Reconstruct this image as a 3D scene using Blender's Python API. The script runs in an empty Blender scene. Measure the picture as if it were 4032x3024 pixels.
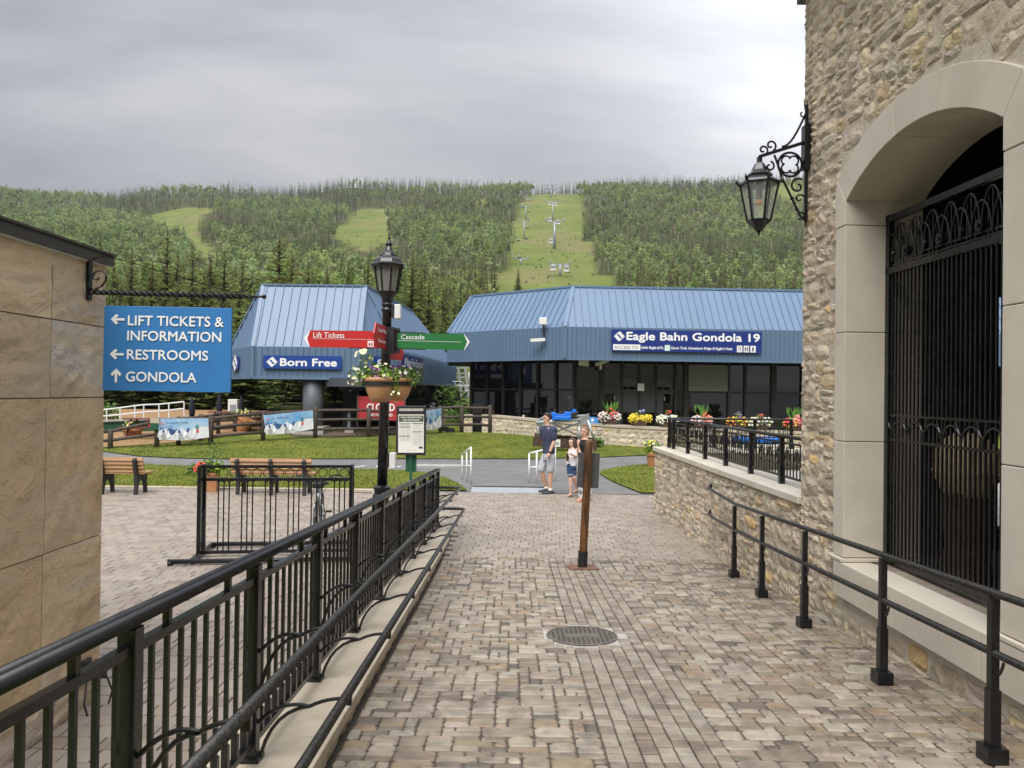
import bpy, bmesh, math, random
import numpy as np
from mathutils import Vector, Matrix
random.seed(7); RNG = np.random.default_rng(11)
SC = bpy.context.scene
COL = SC.collection
R = math.radians

# ------------------------------------------------------------------ camera
CAM_Z = 2.36; FOC = 2920.0; PITCH = R(0.51); ROLL = R(0.75)
cam_data = bpy.data.cameras.new('camera')
cam_data.sensor_width = 36.0; cam_data.lens = 36.0 * FOC / 4032.0
cam_data.clip_start = 0.05; cam_data.clip_end = 6000.0
cam = bpy.data.objects.new('camera', cam_data); COL.objects.link(cam)
CAM_R = Matrix.Rotation(math.pi/2 + PITCH, 3, 'X') @ Matrix.Rotation(ROLL, 3, 'Z')
cam.matrix_world = Matrix.Translation((0, 0, CAM_Z)) @ CAM_R.to_4x4()
SC.camera = cam

# ------------------------------------------------------------------ sky and light
SUN_AZ = R(197); SUN_EL = R(56); GLOW_AZ = R(24); GLOW_EL = R(27)          # azimuth to the right of +Y
world = bpy.data.worlds.new('World'); SC.world = world; world.use_nodes = True
wn = world.node_tree.nodes; wl = world.node_tree.links; wn.clear()
def WN(t, **kw):
    n = wn.new(t)
    for k, v in kw.items(): setattr(n, k, v)
    return n
w_out = WN('ShaderNodeOutputWorld')
w_tc = WN('ShaderNodeTexCoord')
w_sky = WN('ShaderNodeTexSky', sky_type='NISHITA'); w_sky.sun_disc = False
w_sky.sun_elevation = SUN_EL; w_sky.sun_rotation = SUN_AZ
w_bg1 = WN('ShaderNodeBackground'); w_bg1.inputs[1].default_value = 0.05
wl.new(w_sky.outputs[0], w_bg1.inputs[0])
# cloud deck: perspective-flattened noise, brighter to the zenith as an overcast sky is
w_sep = WN('ShaderNodeSeparateXYZ'); wl.new(w_tc.outputs['Generated'], w_sep.inputs[0])
def WM(op, a, b=None, c=None, clamp=False):
    n = WN('ShaderNodeMath', operation=op); n.use_clamp = clamp
    for i, q in enumerate((a, b, c)):
        if q is None: continue
        if isinstance(q, (int, float)): n.inputs[i].default_value = q
        else: wl.new(q, n.inputs[i])
    return n.outputs[0]
w_zc = WM('MAXIMUM', w_sep.outputs[2], 0.0)
w_den = WM('ADD', w_zc, 0.16)
w_cx = WM('DIVIDE', w_sep.outputs[0], w_den); w_cy = WM('DIVIDE', w_sep.outputs[1], w_den)
w_comb = WN('ShaderNodeCombineXYZ'); wl.new(w_cx, w_comb.inputs[0]); wl.new(w_cy, w_comb.inputs[1])
w_map = WN('ShaderNodeMapping'); w_map.inputs['Rotation'].default_value = (0, 0, R(62))
w_map.inputs['Scale'].default_value = (0.5, 1.0, 1); w_map.inputs['Location'].default_value = (0.7, 2.1, 0)
wl.new(w_comb.outputs[0], w_map.inputs[0])
w_n1 = WN('ShaderNodeTexNoise'); w_n1.inputs['Scale'].default_value = 0.9; w_n1.inputs['Detail'].default_value = 7
w_n1.inputs['Roughness'].default_value = 0.52; w_n1.inputs['Distortion'].default_value = 0.4
wl.new(w_map.outputs[0], w_n1.inputs[0])
w_ramp = WN('ShaderNodeValToRGB'); wl.new(w_n1.outputs[0], w_ramp.inputs[0])
w_ramp.color_ramp.elements[0].position = 0.39; w_ramp.color_ramp.elements[0].color = (0.080, 0.085, 0.097, 1)
w_ramp.color_ramp.elements[1].position = 0.65; w_ramp.color_ramp.elements[1].color = (0.166, 0.165, 0.167, 1)
# overcast gradient (1 + 2 sin e)/3 shape and the thin spot in front of the sun
w_z2 = WM('MULTIPLY', w_zc, w_zc)
w_grad = WM('MULTIPLY_ADD', w_z2, 4.2, 0.92)
w_vs = WN('ShaderNodeVectorMath', operation='DOT_PRODUCT'); wl.new(w_tc.outputs['Generated'], w_vs.inputs[0])
w_vs.inputs[1].default_value = (math.sin(GLOW_AZ)*math.cos(GLOW_EL), math.cos(GLOW_AZ)*math.cos(GLOW_EL), math.sin(GLOW_EL))
w_dot = WM('MAXIMUM', w_vs.outputs['Value'], 0.0)
w_pw = WM('POWER', w_dot, 44.0)
w_n2 = WM('MULTIPLY', w_pw, w_n1.outputs[0])
w_glow = WM('MULTIPLY', w_n2, 3.6)
w_tot = WM('ADD', w_grad, w_glow)
w_mul = WN('ShaderNodeVectorMath', operation='SCALE'); wl.new(w_ramp.outputs[0], w_mul.inputs[0]); wl.new(w_tot, w_mul.inputs['Scale'])
w_bg2 = WN('ShaderNodeBackground'); wl.new(w_mul.outputs[0], w_bg2.inputs[0]); w_bg2.inputs[1].default_value = 1.0
w_mix = WN('ShaderNodeMixShader'); w_mix.inputs[0].default_value = 0.94
wl.new(w_bg1.outputs[0], w_mix.inputs[1]); wl.new(w_bg2.outputs[0], w_mix.inputs[2])
wl.new(w_mix.outputs[0], w_out.inputs[0])

sun_data = bpy.data.lights.new('sun', 'SUN'); sun_data.energy = 1.5; sun_data.angle = R(45); sun_data.color = (1.0, 0.97, 0.92)
sun = bpy.data.objects.new('sun', sun_data); COL.objects.link(sun)
sun.rotation_euler = Vector((-math.sin(SUN_AZ)*math.cos(SUN_EL), -math.cos(SUN_AZ)*math.cos(SUN_EL), -math.sin(SUN_EL))).to_track_quat('-Z', 'Y').to_euler()
SC.view_settings.view_transform = 'Standard'; SC.view_settings.look = 'None'
SC.view_settings.exposure = 1.6; SC.view_settings.gamma = 1.0; SC.view_settings.use_curve_mapping = False

# ------------------------------------------------------------------ geometry of the place
def ray(u, v):
    return CAM_R @ Vector(((u-2016)/FOC, -(v-1512)/FOC, -1.0))
def P(u, v, Y):
    d = ray(u, v); return Vector((0, 0, CAM_Z)) + d * (Y / d.y)
def XP(u, v, X):
    d = ray(u, v); return Vector((0, 0, CAM_Z)) + d * (X / d.x)
HILL_Y = [60, 100, 150, 250, 350, 480, 600, 800, 960, 1150, 1600]
HILL_Z = [1.9, 4.2, 11.4, 31, 60, 101, 143, 212, 259, 295, 300]
def wav(x, y, s, ph):
    return math.sin(x/s + ph) * math.cos(y/(s*1.3) + ph*1.7) + 0.5*math.sin(x/(s*.47) + y/(s*.6) + ph*2.3)
def hill(x, y):
    if y <= 60: return 0.0
    z = float(np.interp(y, HILL_Y, HILL_Z))
    k = min(1, max(0, (y-120)/500.0))
    return z * (1 + 0.00013*x*k) + k*(7*wav(x, y, 95, .6) + 2.5*wav(x, y, 33, 2.1)) + 0.0
def H(x, y):
    """natural ground height"""
    if y < 22.5: return 0.0
    if y < 40: return 0.06*(y-22.5)
    if y < 60: return 1.05 + 0.0425*(y-40)
    return hill(x, y)
def G(u, v, z=None):
    """point of the ground seen at pixel (u, v)"""
    d = ray(u, v); o = Vector((0, 0, CAM_Z))
    if z is not None:
        return o + d*((z-CAM_Z)/d.z)
    t = 2.0
    while t < 2500:
        q = o + d*t
        if q.z <= H(q.x, q.y): break
        t *= 1.004
    return o + d*t
def ramp(y):
    return max(0.0, 0.587 - 0.059*y)
def capz(y):
    return max(0.03, 0.727 - 0.059*y)

# ------------------------------------------------------------------ materials
def rgb(r, g, b):
    f = lambda c: (c/255/12.92 if c/255 <= .04045 else ((c/255+.055)/1.055)**2.4)
    return (f(r), f(g), f(b), 1)
MATS = {}
def mat(name, col, rough=.6, metal=0.0, var=.18, scale=6.0, bump=0.0, bscale=60.0, tint=False, spec=.5, stretch=(1,1,1), col2=None, detail=6, wet=0.0, coord='Object', stain=None, stain_scale=2.0):
    m = bpy.data.materials.new(name); m.use_nodes = True
    nt = m.node_tree; N = nt.nodes; L = nt.links
    b = N['Principled BSDF']
    c = Vector(col[:3])
    b.inputs['Roughness'].default_value = rough; b.inputs['Metallic'].default_value = metal
    b.inputs['Specular IOR Level'].default_value = spec
    tc = N.new('ShaderNodeTexCoord'); mp = N.new('ShaderNodeMapping'); mp.inputs['Scale'].default_value = stretch
    L.new(tc.outputs[coord], mp.inputs[0])
    n = N.new('ShaderNodeTexNoise'); n.inputs['Scale'].default_value = scale; n.inputs['Detail'].default_value = detail
    L.new(mp.outputs[0], n.inputs[0])
    cr = N.new('ShaderNodeValToRGB')
    lo = c*(1-var); hi = c*(1+var)
    if col2 is not None: hi = Vector(col2[:3]); lo = c
    cr.color_ramp.elements[0].position = .3; cr.color_ramp.elements[0].color = (*lo, 1)
    cr.color_ramp.elements[1].position = .7; cr.color_ramp.elements[1].color = (*hi, 1)
    L.new(n.outputs[0], cr.inputs[0])
    out = cr.outputs[0]
    if stain is not None:
        n3 = N.new('ShaderNodeTexNoise'); n3.inputs['Scale'].default_value = stain_scale; n3.inputs['Detail'].default_value = 8; n3.inputs['Roughness'].default_value = .65
        L.new(mp.outputs[0], n3.inputs[0])
        r3 = N.new('ShaderNodeValToRGB'); r3.color_ramp.elements[0].position = .5; r3.color_ramp.elements[1].position = .64
        r3.color_ramp.elements[0].color = (0,0,0,1); r3.color_ramp.elements[1].color = (.85,.85,.85,1)
        L.new(n3.outputs[0], r3.inputs[0])
        mx3 = N.new('ShaderNodeMixRGB'); L.new(r3.outputs[0], mx3.inputs[0]); L.new(out, mx3.inputs[1]); mx3.inputs[2].default_value = (*stain[:3], 1)
        out = mx3.outputs[0]
    if tint:
        at = N.new('ShaderNodeAttribute'); at.attribute_name = 'tint'
        mx = N.new('ShaderNodeMixRGB'); mx.blend_type = 'MULTIPLY'; mx.inputs[0].default_value = 1
        L.new(out, mx.inputs[1]); L.new(at.outputs['Color'], mx.inputs[2]); out = mx.outputs[0]
    L.new(out, b.inputs['Base Color'])
    if wet:
        rr = N.new('ShaderNodeMapRange'); rr.inputs[1].default_value = .35; rr.inputs[2].default_value = .65
        rr.inputs[3].default_value = rough - wet; rr.inputs[4].default_value = rough
        L.new(n.outputs[0], rr.inputs[0]); L.new(rr.outputs[0], b.inputs['Roughness'])
    if bump:
        n2 = N.new('ShaderNodeTexNoise'); n2.inputs['Scale'].default_value = bscale; n2.inputs['Detail'].default_value = 5; n2.inputs['Roughness'].default_value = .6
        L.new(mp.outputs[0], n2.inputs[0])
        bp = N.new('ShaderNodeBump'); bp.inputs['Strength'].default_value = 1.0; bp.inputs['Distance'].default_value = bump
        L.new(n2.outputs[0], bp.inputs['Height']); L.new(bp.outputs[0], b.inputs['Normal'])
    MATS[name] = m
    return m

# ------------------------------------------------------------------ mesh builder
class MB:
    def __init__(s): s.v = []; s.f = []; s.t = []; s.cur = None; s.mi = []; s.m = 0
    def add(s, vs, fs, tint=None):
        o = len(s.v); s.v.extend([tuple(q) for q in vs])
        s.f.extend([tuple(i+o for i in f) for f in fs])
        s.t.extend([tint or s.cur]*len(vs)); s.mi.extend([s.m]*len(fs))
        return s
    def quad(s, a, b, c, d): return s.add((a, b, c, d), ((0, 1, 2, 3),))
    def box(s, c, size, rz=0.0, M3=None, taper=1.0):
        c = Vector(c); hx, hy, hz = size[0]/2, size[1]/2, size[2]/2
        M3 = M3 or Matrix.Rotation(rz, 3, 'Z')
        vs = []
        for z, k in ((-hz, 1.0), (hz, taper)):
            for x, y in ((-hx, -hy), (hx, -hy), (hx, hy), (-hx, hy)):
                vs.append(c + M3 @ Vector((x*k, y*k, z)))
        return s.add(vs, ((3,2,1,0),(4,5,6,7),(0,1,5,4),(1,2,6,5),(2,3,7,6),(3,0,4,7)))
    def beam(s, p0, p1, w, h, up=(0, 0, 1)):
        p0 = Vector(p0); p1 = Vector(p1); d = (p1-p0).normalized(); up = Vector(up)
        if abs(d.dot(up)) > .99: up = Vector((0, 1, 0))
        x = d.cross(up).normalized(); z = x.cross(d)
        vs = []
        for q in (p0, p1):
            for a, b in ((-1,-1),(1,-1),(1,1),(-1,1)): vs.append(q + x*(a*w/2) + z*(b*h/2))
        return s.add(vs, ((0,1,2,3),(7,6,5,4),(0,4,5,1),(1,5,6,2),(2,6,7,3),(3,7,4,0)))
    def tube(s, pts, r, n=8, closed=False, cap=True, flat=None):
        pts = [Vector(p) for p in pts]; k = len(pts); rs = r if isinstance(r, (list, tuple)) else [r]*k
        vs = []; fs = []
        prev = None
        for i, p in enumerate(pts):
            if closed: d = pts[(i+1) % k] - pts[i-1]
            else: d = pts[min(i+1, k-1)] - pts[max(i-1, 0)]
            d.normalize()
            if prev is None:
                a = Vector((0, 0, 1)) if abs(d.z) < .9 else Vector((1, 0, 0))
                x = d.cross(a).normalized()
            else:
                x = prev - d*prev.dot(d)
                x = x.normalized() if x.length > 1e-6 else d.orthogonal().normalized()
            prev = x; y = d.cross(x)
            fl = flat or 1.0
            for j in range(n):
                an = 2*math.pi*j/n + math.pi/n
                vs.append(p + x*(math.cos(an)*rs[i]) + y*(math.sin(an)*rs[i]*fl))
        m = k if closed else k-1
        for i in range(m):
            for j in range(n):
                a = i*n+j; b = i*n+(j+1) % n; c = ((i+1) % k)*n+(j+1) % n; d_ = ((i+1) % k)*n+j
                fs.append((a, b, c, d_))
        if cap and not closed:
            fs.append(tuple(range(n-1, -1, -1))); fs.append(tuple((k-1)*n+j for j in range(n)))
        return s.add(vs, fs)
    def cyl(s, p0, p1, r0, r1=None, n=12): return s.tube((p0, p1), [r0, r0 if r1 is None else r1], n)
    def lathe(s, prof, c=(0,0,0), n=16, cap=True, ang0=0.0):
        c = Vector(c); vs = []; fs = []; k = len(prof)
        for r, z in prof:
            for j in range(n):
                a = 2*math.pi*j/n + ang0; vs.append(c + Vector((r*math.cos(a), r*math.sin(a), z)))
        for i in range(k-1):
            for j in range(n): fs.append((i*n+j, i*n+(j+1) % n, (i+1)*n+(j+1) % n, (i+1)*n+j))
        if cap: fs.append(tuple(range(n-1, -1, -1))); fs.append(tuple((k-1)*n+j for j in range(n)))
        return s.add(vs, fs)
    def prism(s, poly, o, ex, ey, th):
        """2-D polygon in the frame (o, ex, ey), extruded by th along ex x ey"""
        o = Vector(o); ex = Vector(ex); ey = Vector(ey); n = ex.cross(ey).normalized()
        k = len(poly)
        a = [o + ex*x + ey*y for x, y in poly]; b = [q + n*th for q in a]
        fs = [tuple(range(k-1, -1, -1)), tuple(range(k, 2*k))] + [(i, (i+1) % k, k+(i+1) % k, k+i) for i in range(k)]
        return s.add(a+b, fs)
    def ball(s, c, r, n=8, m=6, sc=(1,1,1), jit=0):
        c = Vector(c); vs = []; fs = []
        for i in range(1, m):
            th = math.pi*i/m
            for j in range(n):
                a = 2*math.pi*j/n; k = 1+random.uniform(-jit, jit)
                vs.append(c + Vector((math.sin(th)*math.cos(a)*sc[0], math.sin(th)*math.sin(a)*sc[1], math.cos(th)*sc[2]))*(r*k))
        vs.append(c+Vector((0,0,r*sc[2]))); vs.append(c-Vector((0,0,r*sc[2]))); t = len(vs)-2
        for i in range(m-2):
            for j in range(n): fs.append((i*n+j, (i+1)*n+j, (i+1)*n+(j+1) % n, i*n+(j+1) % n))
        for j in range(n):
            fs.append((t, j, (j+1) % n)); fs.append((t+1, (m-2)*n+(j+1) % n, (m-2)*n+j))
        return s.add(vs, fs)
    def mesh(s, name, smooth=False):
        me = bpy.data.meshes.new(name); me.from_pydata(s.v, [], s.f)
        if any(t is not None for t in s.t):
            at = me.attributes.new('tint', 'FLOAT_COLOR', 'POINT')
            at.data.foreach_set('color', np.array([(*(t or (1,1,1))[:3], 1) for t in s.t], dtype=np.float32).ravel())
        if any(s.mi): me.polygons.foreach_set('material_index', s.mi)
        if smooth: me.polygons.foreach_set('use_smooth', [True]*len(me.polygons))
        me.validate(); me.update()
        return me

def obj(name, mb, m=None, parent=None, smooth=False, bevel=0, autosmooth=False):
    me = mb if isinstance(mb, bpy.types.Mesh) else mb.mesh(name, smooth)
    o = bpy.data.objects.new(name, me); COL.objects.link(o)
    for q in (m if isinstance(m, (list, tuple)) else [m]):
        if q is not None and len(me.materials) < (len(m) if isinstance(m, (list, tuple)) else 1): me.materials.append(MATS[q] if isinstance(q, str) else q)
    if parent is not None: setparent(o, parent)
    if bevel:
        md = o.modifiers.new('bevel', 'BEVEL'); md.width = bevel; md.segments = 2; md.limit_method = 'ANGLE'
    return o
def setparent(o, parent):
    o.parent = parent
    t = parent.location.copy() if parent.get('_world') else Vector((0, 0, 0))
    o.matrix_parent_inverse = Matrix.Translation(-t)
def tag(o, label, cat, group=None, kind=None):
    if label: o['label'] = label
    if cat: o['category'] = cat
    if group: o['group'] = group
    if kind: o['kind'] = kind
    return o
def thing(name, label, cat, loc=(0,0,0), group=None, local=False, rz=0.0):
    """Empty at the base. local=False: the parts are given in world coordinates."""
    o = bpy.data.objects.new(name, None); COL.objects.link(o); o.empty_display_size = .1
    o.location = loc
    if local: o.rotation_euler = (0, 0, rz)
    else: o['_world'] = 1
    return tag(o, label, cat, group)
def copy_tree(o, parent=None):
    c = o.copy(); COL.objects.link(c); c.parent = parent
    for ch in list(o.children): copy_tree(ch, c)
    return c
def structure(name, mb, m, **kw):
    o = obj(name, mb, m, **kw); o['kind'] = 'structure'; return o

TEXTS = {}
def text_mesh(s):
    if s in TEXTS: return TEXTS[s]
    cu = bpy.data.curves.new('t', 'FONT'); cu.body = s; cu.size = 1.0; cu.resolution_u = 3
    o = bpy.data.objects.new('t', cu); COL.objects.link(o)
    dg = bpy.context.evaluated_depsgraph_get(); dg.update()
    me = o.evaluated_get(dg).to_mesh()
    vs = [v.co.copy() for v in me.vertices]; fs = [tuple(p.vertices) for p in me.polygons]
    o.evaluated_get(dg).to_mesh_clear(); bpy.data.objects.remove(o); bpy.data.curves.remove(cu)
    TEXTS[s] = (vs, fs); return vs, fs
def text(mb, s, o, ex, ey, h, width=None, bold=0.0, anchor='l', lift=0.004):
    """letters of cap height h (Bfont caps are about .73 em) at o (baseline start), in the plane ex, ey"""
    o = Vector(o); ex = Vector(ex).normalized(); ey = Vector(ey).normalized(); n = ex.cross(ey)
    vs, fs = text_mesh(s)
    if not vs: return 0
    x0 = min(v.x for v in vs); x1 = max(v.x for v in vs)
    k = h/.729; kx = k if width is None else width/(x1-x0)
    st = [(0, 0)] if not bold else [(0, 0), (-1, .3), (1, -.3), (.3, 1), (-.3, -1)]
    for q, (dx, dy) in enumerate(st):
        mb.add([o + ex*((v.x-x0)*kx+dx*bold*k) + ey*(v.y*k+dy*bold*k) + n*(lift+q*.0004) for v in vs], fs)
    return (x1-x0)*kx
def unit(a, b):
    return (Vector(b)-Vector(a)).normalized()
# ------------------------------------------------------------------ materials used across the place
mat('soil', (.12,.09,.06), .95, var=.3, scale=3, bump=.01)
mat('hill_grass', (.105,.135,.034), .95, tint=True, var=.2, scale=.045, col2=(.165,.19,.052), detail=14, stain=(.19,.165,.075), stain_scale=.02, bump=.25, bscale=.5, spec=.05)
mat('lawn', (.085,.115,.022), .9, spec=.08, var=.2, scale=1.1, col2=(.175,.19,.04), detail=14, bump=.03, bscale=25, stain=(.062,.09,.02), stain_scale=1.4)
mat('asphalt', (.15,.146,.142), .75, var=.12, scale=2.0, bump=.003, bscale=120, wet=.2, stain=(.18,.175,.17), stain_scale=.35)
mat('joint_sand', (.075,.062,.05), .95, var=.3, scale=14, bump=.004)
mat('paver', (.26,.225,.18), .62, var=.2, scale=9, bump=.0025, bscale=130, tint=True, wet=.18, stain=(.15,.125,.10), stain_scale=5.5)
mat('plaza_paver', (.29,.248,.205), .6, var=.12, scale=3, bump=.002, bscale=120, tint=True, wet=.15, stain=(.265,.218,.18), stain_scale=1.3)
mat('limestone', (.57,.52,.43), .75, var=.07, scale=2.2, bump=.0015, bscale=90, stain=(.51,.46,.375), stain_scale=1.3)
mat('cap_stone', (.47,.41,.32), .7, var=.06, scale=2.5, bump=.0015, bscale=80, stain=(.37,.31,.225), stain_scale=1.6)
mat('rubble', (.52,.455,.35), .88, var=.22, scale=8, bump=.03, bscale=20, tint=True, detail=10, stain=(.40,.34,.26), stain_scale=5)
mat('mortar', (.52,.455,.365), .95, var=.12, scale=9, bump=.012, bscale=40)
def sandstone_mat():
    m = bpy.data.materials.new('sandstone'); m.use_nodes = True; MATS['sandstone'] = m
    N = m.node_tree.nodes; L = m.node_tree.links; b = N['Principled BSDF']; b.inputs['Roughness'].default_value = .8; b.inputs['Specular IOR Level'].default_value = .3
    tc = N.new('ShaderNodeTexCoord'); at = N.new('ShaderNodeAttribute'); at.attribute_name = 'tint'
    sh = N.new('ShaderNodeVectorMath'); sh.operation = 'MULTIPLY_ADD'; sh.inputs[1].default_value = (9, 17, 13); L.new(at.outputs['Color'], sh.inputs[0]); L.new(tc.outputs['Object'], sh.inputs[2])
    def noise(sc, det, rough, dist, scl=(1,1,1)):
        mp = N.new('ShaderNodeMapping'); mp.inputs['Scale'].default_value = scl; mp.inputs['Rotation'].default_value = (R(25), 0, 0); L.new(sh.outputs[0], mp.inputs[0])
        n = N.new('ShaderNodeTexNoise'); n.inputs['Scale'].default_value = sc; n.inputs['Detail'].default_value = det; n.inputs['Roughness'].default_value = rough; n.inputs['Distortion'].default_value = dist; L.new(mp.outputs[0], n.inputs[0]); return n
    n1 = noise(1.3, 10, .6, 1.2, (1, .7, 1.6)); cr = N.new('ShaderNodeValToRGB'); L.new(n1.outputs[0], cr.inputs[0])
    el = cr.color_ramp.elements; el[0].position = .25; el[0].color = (.36,.26,.165,1); el[1].position = .75; el[1].color = (.70,.58,.44,1)
    for p, c in ((.42, (.57,.445,.30,1)), (.52, (.63,.50,.34,1)), (.6, (.55,.455,.355,1))): e = el.new(p); e.color = c
    n2 = noise(5, 8, .65, 2.5, (1, .5, 1.8)); r2_ = N.new('ShaderNodeValToRGB'); r2_.color_ramp.elements[0].position = .58; r2_.color_ramp.elements[1].position = .66; r2_.color_ramp.elements[0].color = (1,1,1,1); r2_.color_ramp.elements[1].color = (.80,.76,.71,1); L.new(n2.outputs[0], r2_.inputs[0])
    mx = N.new('ShaderNodeMixRGB'); mx.blend_type = 'MULTIPLY'; mx.inputs[0].default_value = 1; L.new(cr.outputs[0], mx.inputs[1]); L.new(r2_.outputs[0], mx.inputs[2])
    m2 = N.new('ShaderNodeMixRGB'); m2.blend_type = 'MULTIPLY'; m2.inputs[0].default_value = 1; L.new(mx.outputs[0], m2.inputs[1]); L.new(at.outputs['Color'], m2.inputs[2]); L.new(m2.outputs[0], b.inputs['Base Color'])
    n3 = noise(9, 9, .7, .6); n4 = noise(2.2, 6, .6, 2.0)
    r4_ = N.new('ShaderNodeValToRGB'); r4_.color_ramp.elements[0].position = .5; r4_.color_ramp.elements[1].position = .53; L.new(n4.outputs[0], r4_.inputs[0])
    ad = N.new('ShaderNodeMath'); ad.operation = 'MULTIPLY_ADD'; ad.inputs[1].default_value = .2; L.new(r4_.outputs[0], ad.inputs[0]); L.new(n3.outputs[0], ad.inputs[2])
    bp = N.new('ShaderNodeBump'); bp.inputs['Distance'].default_value = .022; bp.inputs['Strength'].default_value = .9; L.new(ad.outputs[0], bp.inputs['Height']); L.new(bp.outputs[0], b.inputs['Normal'])
sandstone_mat()
mat('black_iron', (.008,.008,.009), .32, var=.25, scale=9, bump=.0006, bscale=160, wet=.12)
mat('worn_rail', (.022,.021,.020), .3, var=.3, scale=60, bump=.0006, bscale=150, wet=.1, metal=.2, stain=(.06,.054,.046), stain_scale=55)
mat('dark_metal', (.02,.02,.021), .45, var=.15, scale=8)
mat('brown_metal', (.045,.035,.028), .5, var=.12, scale=6)
mat('sign_blue', (.032,.18,.45), .42, var=.04, scale=3)
mat('sign_navy', (.012,.05,.26), .4, var=.05, scale=3)
mat('sign_navy2', (.01,.03,.19), .4, var=.05, scale=3)
mat('sign_white', (.80,.80,.80), .5, var=.03, scale=4)
mat('sign_red', (.50,.022,.018), .42, var=.04, scale=3)
mat('sign_red2', (.42,.03,.04), .5, var=.06, scale=3)
mat('sign_green', (.018,.16,.04), .42, var=.04, scale=3)
mat('olive', (.07,.09,.035), .5, var=.05)
mat('paper', (.70,.70,.64), .5, var=.03)
mat('ink', (.06,.06,.06), .6, var=.05)
mat('ink_grey', (.38,.38,.37), .6, var=.05)
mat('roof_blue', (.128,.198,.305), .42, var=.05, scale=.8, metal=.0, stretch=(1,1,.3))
mat('roof_blue_shaded', (.108,.17,.262), .45, var=.05, scale=.8, stretch=(1,1,.3))  # same paint as the roof, darkened for the weaker light on the fascia
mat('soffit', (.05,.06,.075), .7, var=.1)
mat('mullion', (.016,.013,.012), .5, var=.15)
mat('concrete', (.36,.345,.32), .85, var=.12, scale=4, bump=.004)
mat('steel_grey', (.30,.33,.36), .45, var=.08, metal=.3)
mat('galv', (.50,.52,.53), .42, var=.08, metal=.55, scale=12)
mat('white_metal', (.70,.70,.69), .45, var=.05)
mat('fence_wood', (.075,.058,.048), .85, var=.3, scale=14, bump=.006, stretch=(1,1,.3))
mat('bench_wood', (.40,.22,.10), .5, var=.16, scale=5, bump=.001, stretch=(.35,4,4))
mat('post_wood', (.105,.045,.015), .42, var=.55, scale=7, bump=.006, bscale=26, stretch=(4,4,.5), stain=(.020,.009,.005), stain_scale=4.0)
mat('rust', (.15,.075,.048), .7, var=.35, scale=12, bump=.002)
mat('terracotta', (.42,.19,.085), .55, var=.12, scale=5)
mat('terracotta_pale', (.50,.27,.12), .5, var=.14, scale=4)
mat('dark_wood', (.06,.032,.02), .7, var=.3, scale=8)
mat('red_wood', (.15,.03,.028), .6, var=.2, scale=6)
mat('wood_chips', (.30,.18,.085), .95, var=.4, scale=22, bump=.03, bscale=30)
mat('green_paint', (.012,.085,.045), .5, var=.1)
mat('turf', (.05,.28,.06), .9, var=.1)
mat('leaf', (.10,.17,.03), .6, var=.3, scale=9, tint=True)
mat('petal', (.8,.8,.8), .6, var=.08, tint=True)
mat('rubber', (.014,.014,.014), .6, var=.2)
mat('chrome', (.62,.62,.62), .25, metal=.9, var=.05)
mat('sled_blue', (.012,.16,.62), .3, var=.05)
mat('plastic_white', (.72,.72,.70), .4, var=.03)
mat('navy_cloth', (.012,.015,.028), .9, var=.2)
def glass_mat(name, col, rough=.03, alpha=None, trans=0.0, ior=1.5):
    m = mat(name, col, rough, var=.05, scale=.6, spec=.5)
    b = m.node_tree.nodes['Principled BSDF']; b.inputs['IOR'].default_value = ior
    if trans: b.inputs['Transmission Weight'].default_value = trans
    if alpha is not None: b.inputs['Alpha'].default_value = alpha
    return m
glass_mat('dark_glass', (.003,.003,.004), .015, ior=1.8)
glass_mat('lamp_glass', (.75,.76,.76), .08, alpha=.16)
glass_mat('smoke_glass', (.30,.29,.27), .2, alpha=.55)

mat('column_grey', (.10,.11,.12), .5, var=.1, scale=2)
# ------------------------------------------------------------------ terrain
D2S = 4032/2212.0
def dpoly(*pts): return [(x*D2S, y*D2S) for x, y in pts]
# open ski runs, as seen from here, cut through the woods
CLEAR = [dpoly((1070,660),(1085,615),(1098,540),(1112,470),(1142,412),(1160,398),(1200,398),(1256,410),(1262,470),(1280,560),(1295,660)),
         dpoly((303,470),(395,448),(457,450),(428,490),(440,520),(485,560),(470,580),(430,545),(390,505)),
         dpoly((712,512),(770,452),(862,449),(846,480),(838,525),(790,545)),
         dpoly((1660,392),(1740,380),(1740,436),(1690,440)),
         dpoly((1030,432),(1050,428),(1048,450),(1032,455))]
def in_poly(p, x, y):
    c = False; j = len(p)-1
    for i in range(len(p)):
        if (p[i][1] > y) != (p[j][1] > y) and x < (p[j][0]-p[i][0])*(y-p[i][1])/(p[j][1]-p[i][1])+p[i][0]: c = not c
        j = i
    return c
CAM_RT = CAM_R.transposed()
def proj(x, y, z):
    q = CAM_RT @ Vector((x, y, z-CAM_Z)); return (2016 + FOC*q.x/-q.z, 1512 - FOC*q.y/-q.z)
def terrain():
    ys = list(np.linspace(-40, 60, 41)) + list(np.linspace(64, 200, 35)) + list(np.linspace(206, 1200, 200)) + [1300, 1500, 1800, 2500]
    vs = []; ts = []; nx = 201
    for y in ys:
        w = max(70, 1.0*y+60)
        for i in range(nx):
            x = -w + 2*w*i/(nx-1)
            z = H(x, y) - (.06 if y < 62 else 0) - (1.0 if y < 16 else 0)
            vs.append((x, y, z))
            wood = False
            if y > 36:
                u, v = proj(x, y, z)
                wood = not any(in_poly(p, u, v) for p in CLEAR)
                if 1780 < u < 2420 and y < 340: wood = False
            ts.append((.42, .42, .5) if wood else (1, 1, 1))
    fs = [(j*nx+i, j*nx+i+1, (j+1)*nx+i+1, (j+1)*nx+i) for j in range(len(ys)-1) for i in range(nx-1)]
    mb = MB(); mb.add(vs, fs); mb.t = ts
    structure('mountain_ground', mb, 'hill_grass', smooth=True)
terrain()

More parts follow.
